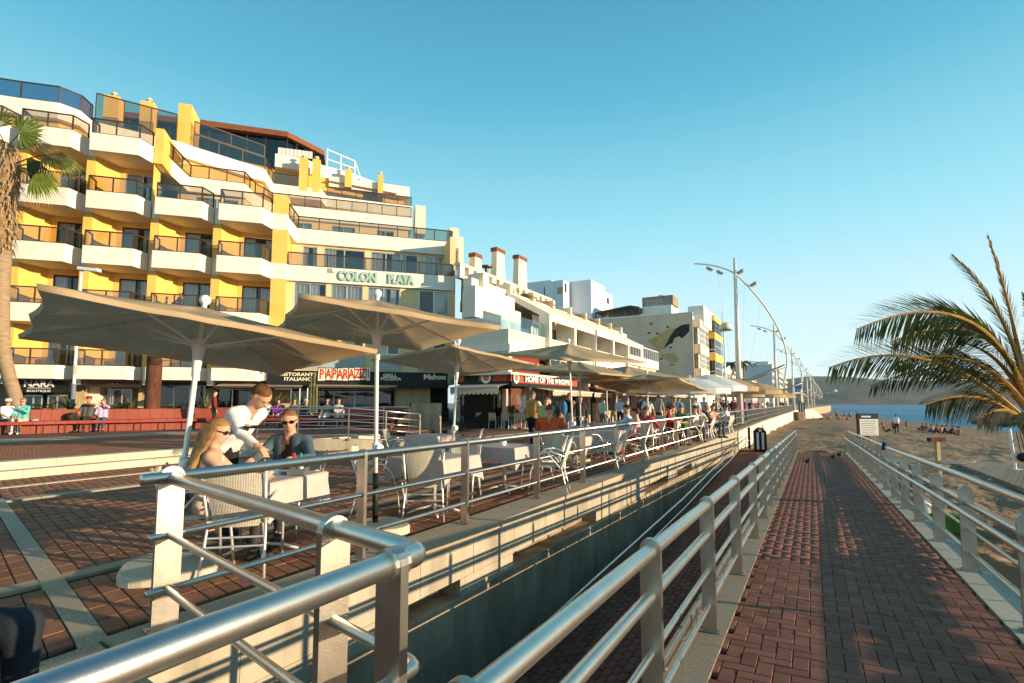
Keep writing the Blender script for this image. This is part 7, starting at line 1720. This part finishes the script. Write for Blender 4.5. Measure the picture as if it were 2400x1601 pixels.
for i in range(520):
    f = rg.random(); x = 5+f*14; y = 590-f*245; c = GY(x, y, 24.5); a = rg.uniform(0, 6.28); r = .38+.22*math.sin(f*2.6); p = c+Vector((math.cos(a)*r, math.sin(a)*r, 0)); out = Vector((math.cos(a), math.sin(a), 0)); l = rg.uniform(.15, .5)
    e = p+out*l*.45+Vector((rg.uniform(-.1, .1), 0, -l)); s_ = Vector((-math.sin(a), math.cos(a), 0))*.035; bs.add([p-s_, p+s_, e], [(0, 1, 2)])
o = stuff(bs.build('dry_skirt', sk, pt))
fan_g = mat('fan_leaf_green', (.20, .26, .04), .5, 0, .2, 3, trans=.35); fan_d = mat('fan_leaf_dark', (.07, .085, .025), .55, 0, .3, 3, trans=.25)
def fan_leaf(parent, base, hub, nrm, R_, spread, m, droop=.2, n=26, dry=True):
    base, hub, nrm = Vector(base), Vector(hub), Vector(nrm).normalized(); d0 = (hub-base).normalized(); d0 = (d0-nrm*d0.dot(nrm)).normalized(); sd = nrm.cross(d0)
    MB().tube([base, (base+hub)/2+UPV*.05, hub], [.035, .025, .02], 6).build('stalk', m, parent)
    b = MB(); tips = MB()
    for i in range(n):
        a = -spread+2*spread*i/(n-1); rr2 = R_*(1-.18*abs(a)/spread)*(1+.05*math.sin(i*5)); d = d0*math.cos(a)+sd*math.sin(a); s_ = nrm.cross(d)*R_*spread/n*.85; fold = nrm*(.02 if i % 2 else -.02)*R_
        m1 = hub+d*rr2*.62+fold; e = hub+d*rr2*.92-UPV*droop*R_*.5+fold
        b.add([hub, m1-s_, e, m1+s_], [(0, 1, 2, 3)])
        e2 = e+d*rr2*.14-UPV*R_*.10*(1+math.sin(i*3.1)); tips.add([e+s_*.3, e-s_*.3, e2], [(0, 1, 2)])
    b.build('leaf', m, parent)
    if dry: tips.build('dry_tips', sk, parent)
C0 = GY(16, 350, 24.5)
fl = lambda x, y, dy=0: GY(x, y, 24.5+dy)
fan_leaf(pt, C0, fl(46, 312, -.6), (.1, -1, .15), 1.25, 1.75, fan_g, .05)
fan_leaf(pt, C0, fl(-8, 300, -.3), (-.2, -1, .1), 1.35, 1.6, fan_g, .1)
fan_leaf(pt, fl(30, 385), fl(108, 362, -.5), (.35, -.75, .7), 1.2, 1.2, fan_d, .45)
fan_leaf(pt, fl(30, 392), fl(132, 376, .2), (.4, -.6, .7), 1.25, 1.0, fan_g, .5)
fan_leaf(pt, fl(30, 400), fl(78, 410, -.5), (.5, -.8, .2), 1.3, 1.1, fan_g, .5)
fan_leaf(pt, fl(28, 405), fl(62, 400, -.3), (.2, -.9, -.2), 1.2, 1.3, fan_d, .5)
fan_leaf(pt, fl(20, 360), fl(70, 345, .4), (.3, -.7, .5), 1.15, 1.1, fan_d, .3)
# --- coconut palm at the right edge
def frond(parent, base, ctrl, tip, n, L_, m, m_r, droop, seed, w=.02, tdry=None, upl=1.0, lowl=1.0):
    """bezier midrib with narrow leaflets on both sides"""
    rg = random.Random(seed); base, ctrl, tip = Vector(base), Vector(ctrl), Vector(tip)
    B_ = lambda t: base*(1-t)**2+ctrl*2*t*(1-t)+tip*t*t
    MB().tube([B_(i/14) for i in range(15)], [.045*(1-i/14)+.006 for i in range(15)], 6).build('midrib', m_r, parent)
    g = MB(); dr = MB()
    for i in range(n):
        t = .10+.90*i/n; p = B_(t); d = (B_(min(1, t+.02))-B_(t-.02)).normalized(); sd = d.cross(UPV); sd = sd.normalized() if sd.length > .05 else Vector((1, 0, 0)); up_ = sd.cross(d)
        ll = L_*(math.sin(math.pi*min(1, .12+t*.80))**.7)*rg.uniform(.85, 1.1)
        for sg in (1, -1):
            l2 = ll*(upl if sg > 0 else lowl)
            dv = (d*(.95 if sg > 0 else 1.1)+sd*sg*.42+up_*(.58 if sg > 0 else -.82)+Vector((rg.uniform(-.13, .13), rg.uniform(-.13, .13), rg.uniform(-.13, .13)))).normalized()
            s_ = dv.cross(up_).normalized()*w; m1 = p+dv*l2*.5-UPV*droop*l2*.12; e = p+dv*l2-UPV*droop*l2*.55
            ww = [p-s_*.5, p+s_*.5, m1+s_*.8, m1-s_*.8, e]; (dr if tdry and rg.random() < tdry*(1.3-t) else g).add(ww, [(0, 1, 2, 3), (3, 2, 4)])
    g.build('leaflets', m, parent)
    if dr.v: dr.build('dry_leaflets', sk, parent)
cp = thing('coconut_palm', 'low coconut palm with long windblown fronds at the right edge', 'palm', at_px(2412, 9.6)+Vector((0, 0, -1)))
cg = mat('palm_green', (.10, .12, .022), .5, 0, .3, 4, trans=.3); cgd = mat('palm_dark_green', (.055, .075, .02), .5, 0, .3, 4, trans=.25); crb = mat('palm_rib_orange', (.46, .24, .05), .5, 0, .2, 6)
CPD = 9.6; q = lambda x, y, dy=0: GY(x, y, CPD+dy)
MB().tube([Vector((q(2420, 1000).x, CPD, -1.1)), q(2425, 1020), q(2412, 985)], [.17, .15, .20], 10).build('trunk', sk, cp, smooth=True)
frond(cp, q(2402, 915), q(2292, 645, -.5), q(2006, 772, -.9), 150, .92, cg, crb, .16, 11, .016, .10, .85, 1.05)
frond(cp, q(2408, 990), q(2182, 765, -.3), q(1942, 862, -.5), 150, .85, cg, crb, .16, 12, .016, .28, .85, 1.05)
frond(cp, q(2404, 940), q(2330, 690, .2), q(2130, 760, .3), 120, .85, cgd, crb, .5, 13, .015, .12, .7, 1.1)
frond(cp, q(2408, 960), q(2300, 790, -.2), q(2100, 850, -.3), 120, .72, cg, crb, .5, 14, .015, .25, .8, 1.1)
frond(cp, q(2412, 975), q(2385, 760, .2), q(2318, 560, .1), 110, .38, sk, crb, .1, 15, .012, .5, 1.2, .8)
frond(cp, q(2412, 945), q(2370, 720, .1), q(2234, 602, .1), 110, .42, cgd, crb, .1, 16, .013, .35, .8, 1.2)
frond(cp, q(2414, 975), q(2480, 780), q(2560, 800), 90, .8, cgd, crb, .6, 17, .013, .2)
frond(cp, q(2412, 985), q(2450, 850), q(2400, 690, -.2), 90, .45, cgd, crb, .6, 18, .013, .5)
frond(cp, q(2405, 1000), q(2300, 890, -.2), q(2170, 950, -.3), 110, .62, cgd, crb, .6, 20, .014, .75, .8, 1.0)
frond(cp, q(2405, 1000), q(2360, 930, -.2), q(2290, 985, -.3), 70, .45, sk, crb, .6, 21, .014, .6)
frond(cp, q(2404, 930), q(2330, 700, -.3), q(2090, 800, -.6), 130, .80, cg, crb, .25, 31, .015, .12, .8, 1.0)
frond(cp, q(2404, 960), q(2290, 800, .3), q(2040, 905, .2), 120, .66, cgd, crb, .25, 32, .015, .5, .7, 1.0)
frond(cp, q(2406, 950), q(2340, 800, .5), q(2220, 800, .6), 100, .7, cgd, crb, .6, 22, .015, .2, .8, 1.1)
# --- thatched sunshade at the edge of the view, and added unseen discs that shade the ramp
th = mat('thatch', (.34, .21, .10), .95, 0, .3, 8, .6, 20)
def sunshade(label, P, R_, h0, rise, fringe=True, ev=.06):  # without fringe: a bare disc added only to cast shade
    t = thing('thatched_sunshade' if fringe else 'shadow_disc', label, 'sunshade' if fringe else 'table', P, 0, 'thatched beach sunshades' if fringe else 'added discs shading the ramp'); P = Vector(P); V = []; F = []; n = 26; rg = random.Random(int(P.x*10))
    prof = [(0, rise), (.35, rise*.72), (.7, rise*.36), (1.0, .0), (1.0, -ev), (.7, rise*.36-ev)]
    for j, (f, z) in enumerate(prof):
        for i in range(n):
            a = 2*math.pi*i/n; r = max(.02, f*R_)*(1+(rg.uniform(-.07, .07)*(1 if fringe else .5) if f == 1.0 else .01)); V.append(P+Vector((math.cos(a)*r, math.sin(a)*r, h0+z+(rg.uniform(-.05, .03) if f == 1 and fringe else 0))))
    for j in range(5): F += [(j*n+i, (j+1)*n+i, (j+1)*n+(i+1) % n, j*n+(i+1) % n) for i in range(n)]
    MB().add(V, F).build('thatch_roof' if fringe else 'shadow_disc_top', th, t)
    MB().tube([P, P+UPV*(h0+rise*.9)], .05 if fringe else .018, 8).build('post', M['wood'], t)
    if not fringe: return t
    bs = MB()
    for i in range(110):
        a = rg.uniform(0, 6.28); p = P+Vector((math.cos(a)*R_*.96, math.sin(a)*R_*.96, h0+.02)); e = p+Vector((math.cos(a)*.25, math.sin(a)*.25, -rg.uniform(.03, .16))); s_ = Vector((-math.sin(a), math.cos(a), 0))*.03; bs.add([p-s_, p+s_, e], [(0, 1, 2)])
    stuff(bs.build('straw_fringe', th, t)); return t
sunshade('ragged thatched sunshade cut by the right edge of the view', GY(2452, 980, 9.5)*1.0+Vector((0, 0, -2.36)), 1.0, 2.30, .22)
hs_ = Vector((SUNV.x, SUNV.y, 0)).normalized(); te = SUNV.z/Vector((SUNV.x, SUNV.y)).length
SHL = [(3.0, -.05), (4.02, -.08), (4.8, -.14), (5.69, .03), (6.31, .23), (7.51, -.05), (8.11, -.31), (8.95, -.26), (11.42, -.22), (14.47, -.2), (15.71, .14), (16.6, -.05), (18.14, -.19), (23.09, -.2), (26.32, .06)]
SHR = [(3.0, -.87), (4.9, -.87), (6.5, -.85), (7.82, -1.06), (8.53, -1.06), (9.84, -.94), (13.67, -.9), (16.65, -.83), (19.09, -.92), (26.31, -.89)]
i = 0; s = 3.5
while s < 26.4:  # unseen discs added along the sun rays to shape the ramp shadow
    l_, r_ = (np.interp(s, [q_[0] for q_ in T_], [q_[1] for q_ in T_]) for T_ in (SHL, SHR))
    n = (l_+r_)/2-.10; r = max(.33, (l_-r_)/2-.08); P = PS(s, n, zr(s, n)); d = 2.6+.95*(i % 2)
    while True:
        B_ = P+hs_*d
        if B_.y < .3 or 1200+FPX*(B_.x-r)/B_.y > 2440: break
        d += .25
    h0 = P.z+1.0+d*te
    sunshade('small round straw disc on a post, added out of view to shade the ramp', Vector((B_.x, B_.y, -1.0)), r, h0, .045, False, .012)
    i += 1; s += .55
# --- notice board on the beach
B = PS(27.2, -1.05, -.9); B = at_px(2016, 21.0)+Vector((0, 0, -.95))
nbd = thing('notice_board', 'white beach notice board with dark heading on a black post', 'sign', B)
pz = GY(2008, 971, 21); MB().box((B.x-.16, B.y-.03, -1.2), (B.x-.08, B.y+.05, GY(2008, 968, 21).z)).build('post', M['black'], nbd)
a, c = GY(2013, 970, 20.98), GY(2060, 1021, 20.98)
MB().box((a.x, B.y-.02, c.z), (c.x, B.y+.02, a.z)).build('panel', M['white'], nbd); hd_ = GY(2013, 982, 20.98).z
MB().box((a.x-.005, B.y-.028, hd_), (c.x+.005, B.y+.024, a.z+.01)).build('heading', mat('navy_board', (.02, .025, .05), .5), nbd)
gt = mat('grey_print', (.35, .35, .36), .7)
for i in range(7):
    z = hd_-.10-i*.085; MB().box((a.x+.08, B.y-.024, z), (c.x-.08-.05*(i % 3), B.y-.0205, z+.025)).build('text_line', gt, nbd)
MB().box((a.x+.08, B.y-.032, hd_+.06), (a.x+.45, B.y-.0285, hd_+.12)).build('text_line', M['white'], nbd)
# --- striped bins
def bin_(label, P, w, h, rz):
    t = thing('striped_bin', label, 'bin', P, 0, 'striped litter bins'); P = Vector(P); navy = mat('navy_paint', (.012, .016, .04), .4)
    X = Matrix.Translation(P) @ Matrix.Rotation(rz, 4, 'Z'); f = lambda x, y, z: tuple(X @ Vector((x, y, z)))
    MB().box((-w/2, -w*.35, 0), (w/2, w*.35, h*.82), f).build('bin_body', navy, t)
    MB().prism([(-w/2-.02, 0), (w/2+.02, 0), (w*.22, h*.17), (w*.1, h*.2), (-w*.1, h*.2), (-w*.22, h*.17)], -w*.36, w*.36, lambda x, y, z: f(x, z, h*.82+.003+y)).build('bin_top', navy, t)
    MB().lathe([(w*.14, 0), (w*.14, .012)], f(0, -w*.36-.012, h*.90), 14, (Vector((math.cos(rz), math.sin(rz), 0)), UPV, Vector((-math.sin(rz), math.cos(rz), 0)))).build('opening', M['cream'], t)
    for x in (-.2, .2): MB().box((w*(x-.09), -w*.35-.006, .02), (w*(x+.09), -w*.35-.001, h*.80), f).build('stripe', M['white'], t)
B = GZ(1782, 1054, -.93); sc_ = B.y/1250; bin_('navy and white striped litter bin at the foot of the lower ramp', B, 27*sc_, 50*sc_, -.35)
B = at_px(1878, 93)+Vector((0, 0, -.2)); bin_('small navy and white striped bin on the concrete blocks far along', B+Vector((0, 0, -.0)), .95, 1.7, -.4)
kb = thing('concrete_blocks', 'two grey concrete blocks standing on the sand below the promenade wall', 'block', at_px(1870, 92)+Vector((0, 0, -2)))
for px0, px1, y0, y1, d in ((1854, 1872, 966, 981, 92), (1873, 1889, 966, 983, 91)):
    a = GY(px0, y0, d); c = GY(px1, y1, d); MB().box((a.x, d, c.z-.5), (c.x, d+2, a.z)).build('block', M['concrete_d'], kb)
# --- beach post with shelf, boardwalk, bags, towels
B = sand_at(2190, 15.5); t = thing('shower_post', 'pale post with a dark crosspiece standing on the boardwalk', 'post', B); z1 = GY(2190, 1035, 15.5).z
MB().box((B.x-.06, B.y-.06, B.z-.1), (B.x+.04, B.y+.04, z1-.002)).build('shaft', M['wood'], t); MB().box((B.x-.23, B.y-.08, z1), (B.x+.21, B.y+.08, z1+.11)).build('crosspiece', M['rust'], t)
bw_ = thing('boardwalk', 'grey timber boardwalk lying across the sand', 'boardwalk', sand_at(2300, 14)); wdg = mat('grey_planks', (.36, .28, .21), .85, 0, .15, 5, .2, 40, objvar=.12)
c4 = [GZ(2120, 1085, -.92), GZ(2256, 1088, -.92), GZ(2460, 1175, -.92), GZ(2460, 1092, -.92), GZ(2120, 1073, -.95)]
q0, q1, q2, q3 = GZ(2255, 1090, -.90), GZ(2440, 1160, -.90), GZ(2440, 1090, -.90), GZ(2290, 1082, -.90)
for i in range(16):
    f0, f1 = i/16, (i+.94)/16; A_, B_, C_, D_ = q0.lerp(q1, f0), q0.lerp(q1, f1), q3.lerp(q2, f1), q3.lerp(q2, f0)
    MB().add([p+Vector((0, 0, z)) for z in (-.14, 0) for p in (A_, B_, C_, D_)], [(0, 3, 2, 1), (4, 5, 6, 7), (0, 1, 5, 4), (1, 2, 6, 5), (2, 3, 7, 6), (3, 0, 4, 7)]).build('plank', wdg, bw_)
r0, r1, r2, r3 = GZ(2050, 1081, -.93), GZ(2254, 1088, -.91), GZ(2288, 1081, -.91), GZ(2050, 1074, -.93)
for i in range(14):
    f0, f1 = i/14, (i+.95)/14; A_, B_, C_, D_ = r0.lerp(r1, f0), r0.lerp(r1, f1), r3.lerp(r2, f1), r3.lerp(r2, f0)
    MB().add([p+Vector((0, 0, z)) for z in (-.16, 0) for p in (A_, B_, C_, D_)], [(0, 3, 2, 1), (4, 5, 6, 7), (0, 1, 5, 4), (1, 2, 6, 5), (2, 3, 7, 6), (3, 0, 4, 7)]).build('plank', wdg, bw_)
# items by the right railing
B = PS(11.2, -2.1, -.9); o = MB().lathe([(.18, 0), (.21, .18), (.19, .34), (.10, .46), (.02, .5)], tuple(GZ(2164, 1225, -.9)), 12).build('white_sack', M['white'], None, smooth=True); top(o, 'white sack standing on the sand behind the ramp railing', 'sack')
g_ = GZ(2225, 1240, -.92); o = MB().prism([(g_.x-.25, g_.y-.2), (g_.x+.28, g_.y-.16), (g_.x+.25, g_.y+.2), (g_.x-.22, g_.y+.16)], -.95, -.66).build('green_bag', mat('green_cloth', (.06, .20, .03), .8), None); top(o, 'green and black bag on the sand behind the ramp railing', 'bag')
g_ = GZ(2092, 1165, -.93); o = MB().ball((g_.x, g_.y, -.75), (.14, .14, .26), 10, 7).build('black_rucksack', M['black'], None, smooth=True); top(o, 'black rucksack leaning on the right railing farther down', 'bag')
p = PS(15.3, -1.46, zr(15.3, -1.4)+.97); o = MB().tube([p+UPV*-.22-NV*.03, p+UPV*.02-NV*.0+SV*.06, p+UPV*.045, p+UPV*.03-SV*.07, p-UPV*.25+NV*.05], [.03, .05, .055, .05, .04], 8).build('blue_cloth', mat('blue_cloth', (.02, .05, .16), .9), None, smooth=True); top(o, 'dark blue cloth knotted on the raised handrail', 'cloth')
# hanging bag and white post at the right edge
sp_ = thing('sunshade_post', 'white post of the thatched sunshade at the right edge, standing on the boardwalk', 'post', GZ(2380, 1098, -.9)); b0 = GZ(2380, 1100, -.9); MB().tube([b0, GY(2366, 1005, b0.y+.1)], .045, 10).build('shaft', M['whitem'], sp_); MB().box((b0.x-.12, b0.y-.12, -.9), (b0.x+.16, b0.y+.12, -.885)).build('foot_plate', M['cream'], sp_)
hb2 = GY(2398, 1072, b0.y-.1); t = thing('hanging_bag', 'black bag hanging by two straps under the thatched sunshade', 'bag', hb2)
MB().ball(tuple(hb2), (.21, .13, .16), 12, 8).build('bag_body', M['black'], t, smooth=True)
for dx in (-.06, .08): MB().tube([hb2+Vector((dx, 0, .12)), GY(2385+dx*60, 1010, b0.y-.1)], .014, 6).build('strap', M['black'], t)
# pigeons
for i, (px, y) in enumerate(((1892, 1090), (1952, 1079), (1966, 1073))):
    d = _ray(px, y); tt = (-.2-EYE)/(d.z+.0272*d.y); P = Vector((d.x*tt, d.y*tt, -.2-.0272*d.y*tt)); t = thing('pigeon', ['dark pigeon alone near the left kerb of the ramp', 'pigeon in the shadow at the ramp foot', 'third pigeon, close to the right railing'][i], 'pigeon', P, 0, 'pigeons on the ramp'); pg_ = mat('pigeon_grey', (.05, .05, .06), .6)
    b = MB(); b.ball((P.x, P.y, P.z+.13), (.07, .12, .07), 10, 7); b.build('body', pg_, t, smooth=True); b = MB(); b.tube([(P.x, P.y-.08, P.z+.16), (P.x, P.y-.12, P.z+.22)], [.04, .03], 8); b.ball((P.x, P.y-.125, P.z+.235), .032, 8, 6); b.build('head', pg_, t, smooth=True)
    MB().add([(P.x-.04, P.y+.1, P.z+.13), (P.x+.04, P.y+.1, P.z+.13), (P.x+.03, P.y+.22, P.z+.10), (P.x-.03, P.y+.22, P.z+.10)], [(0, 1, 2, 3)]).build('tail', pg_, t)
    for sx in (-1, 1): MB().tube([(P.x+sx*.025, P.y, P.z), (P.x+sx*.02, P.y, P.z+.08)], .006, 5).build('leg', M['redboard'], t)
# far playground arch and blue banner
t = thing('white_arch', 'small white play arch at the far end of the promenade', 'arch', at_px(1870, 100)); pts = [GY(1848+44*i/10, 932-9*math.sin(math.pi*i/10)-2, 100) for i in range(11)]; MB().tube(pts, .16, 6).build('arch_tube', M['white'], t)
t = thing('blue_stand', 'blue and black banner stand on poles at the far end', 'stand', at_px(1872, 110)); a, c = GY(1856, 899, 110), GY(1882, 912, 110); MB().box((a.x, 110, c.z), (c.x, 110.3, a.z)).build('banner', mat('deep_blue', (.02, .05, .22), .5), t); MB().tube([Vector((a.x+.3, 110.15, 0)), Vector((a.x+.3, 110.15, a.z))], .1, 6).build('pole', M['steel_post'], t); MB().tube([Vector((c.x-.3, 110.15, 0)), Vector((c.x-.3, 110.15, a.z))], .1, 6).build('pole', M['steel_post'], t)
# distant palms behind the yellow building
def far_palm(label, px, y, d, r):
    c = GY(px, y, d); t = thing('palm_tree', label, 'palm', (c.x, c.y, 0), 0, 'distant palms'); MB().tube([(c.x, c.y, 0), tuple(c)], [.35, .25], 8).build('trunk', sk, t)
    for i in range(16):
        a = i*.393+.2; b = MB(); el = .5*math.sin(i*2.4)
        p = [c+Vector((math.cos(a)*r*f*math.cos(el), math.sin(a)*r*f, r*(.55*f*math.sin(el+.5)-.55*f*f))) for f in (0, .33, .66, 1.0)]
        for u, v, w0, w1 in ((0, 1, .1, .38), (1, 2, .38, .34), (2, 3, .34, .03)):
            s_ = Vector((-math.sin(a), math.cos(a), .25)); b.add([p[u]-s_*w0, p[v]-s_*w1, p[v]+s_*w1, p[u]+s_*w0], [(0, 1, 2, 3)])
        b.build('frond', cgd, t)
far_palm('dark distant palm left of the tall lamp mast', 1718, 852, 125, 3.4); far_palm('dark distant palm right of the tall lamp mast', 1743, 850, 130, 3.6)
# knee and dark trousers of somebody sitting at the lower left corner
kp = GZ(30, 1590, .0)
kn_, JK = person('lower left foreground sitter in dark jeans, only a bent knee in view', Vector((-2.36, 2.14, 0)), 92, 'sit', (.04, .045, .05), (.022, .03, .04), h=1.78, step=.02, group='foreground sitter', wr=[(-.3, -.2, .7), (.3, -.2, .7)])
st_ = thing('low_stool', 'low dark stool under the foreground sitter at the lower left', 'stool', Vector((-2.44, 2.14, 0)))
MB().box((-2.64, 1.94, .38), (-2.24, 2.34, .43)).build('seat', M['wood'], st_)
for x in (-2.6, -2.28):
    for y in (1.98, 2.3): MB().tube([(x, y, 0), (x, y, .38)], .02, 6).build('leg', M['alu'], st_)

# ------------------------------------------------------------------ sea air
hz_ = bpy.data.materials.new('sea_air'); hz_.use_nodes = True; N = hz_.node_tree.nodes; N.remove(N['Principled BSDF'])
vp = N.new('ShaderNodeVolumePrincipled'); vp.inputs['Color'].default_value = (.80, .90, .95, 1); vp.inputs['Density'].default_value = HAZE; vp.inputs['Anisotropy'].default_value = .0
hz_.node_tree.links.new(vp.outputs[0], N['Material Output'].inputs['Volume'])
if HAZE: stuff(MB().box((-2600, -400, -4.6), (2600, 2300, 132)).build('haze', hz_))
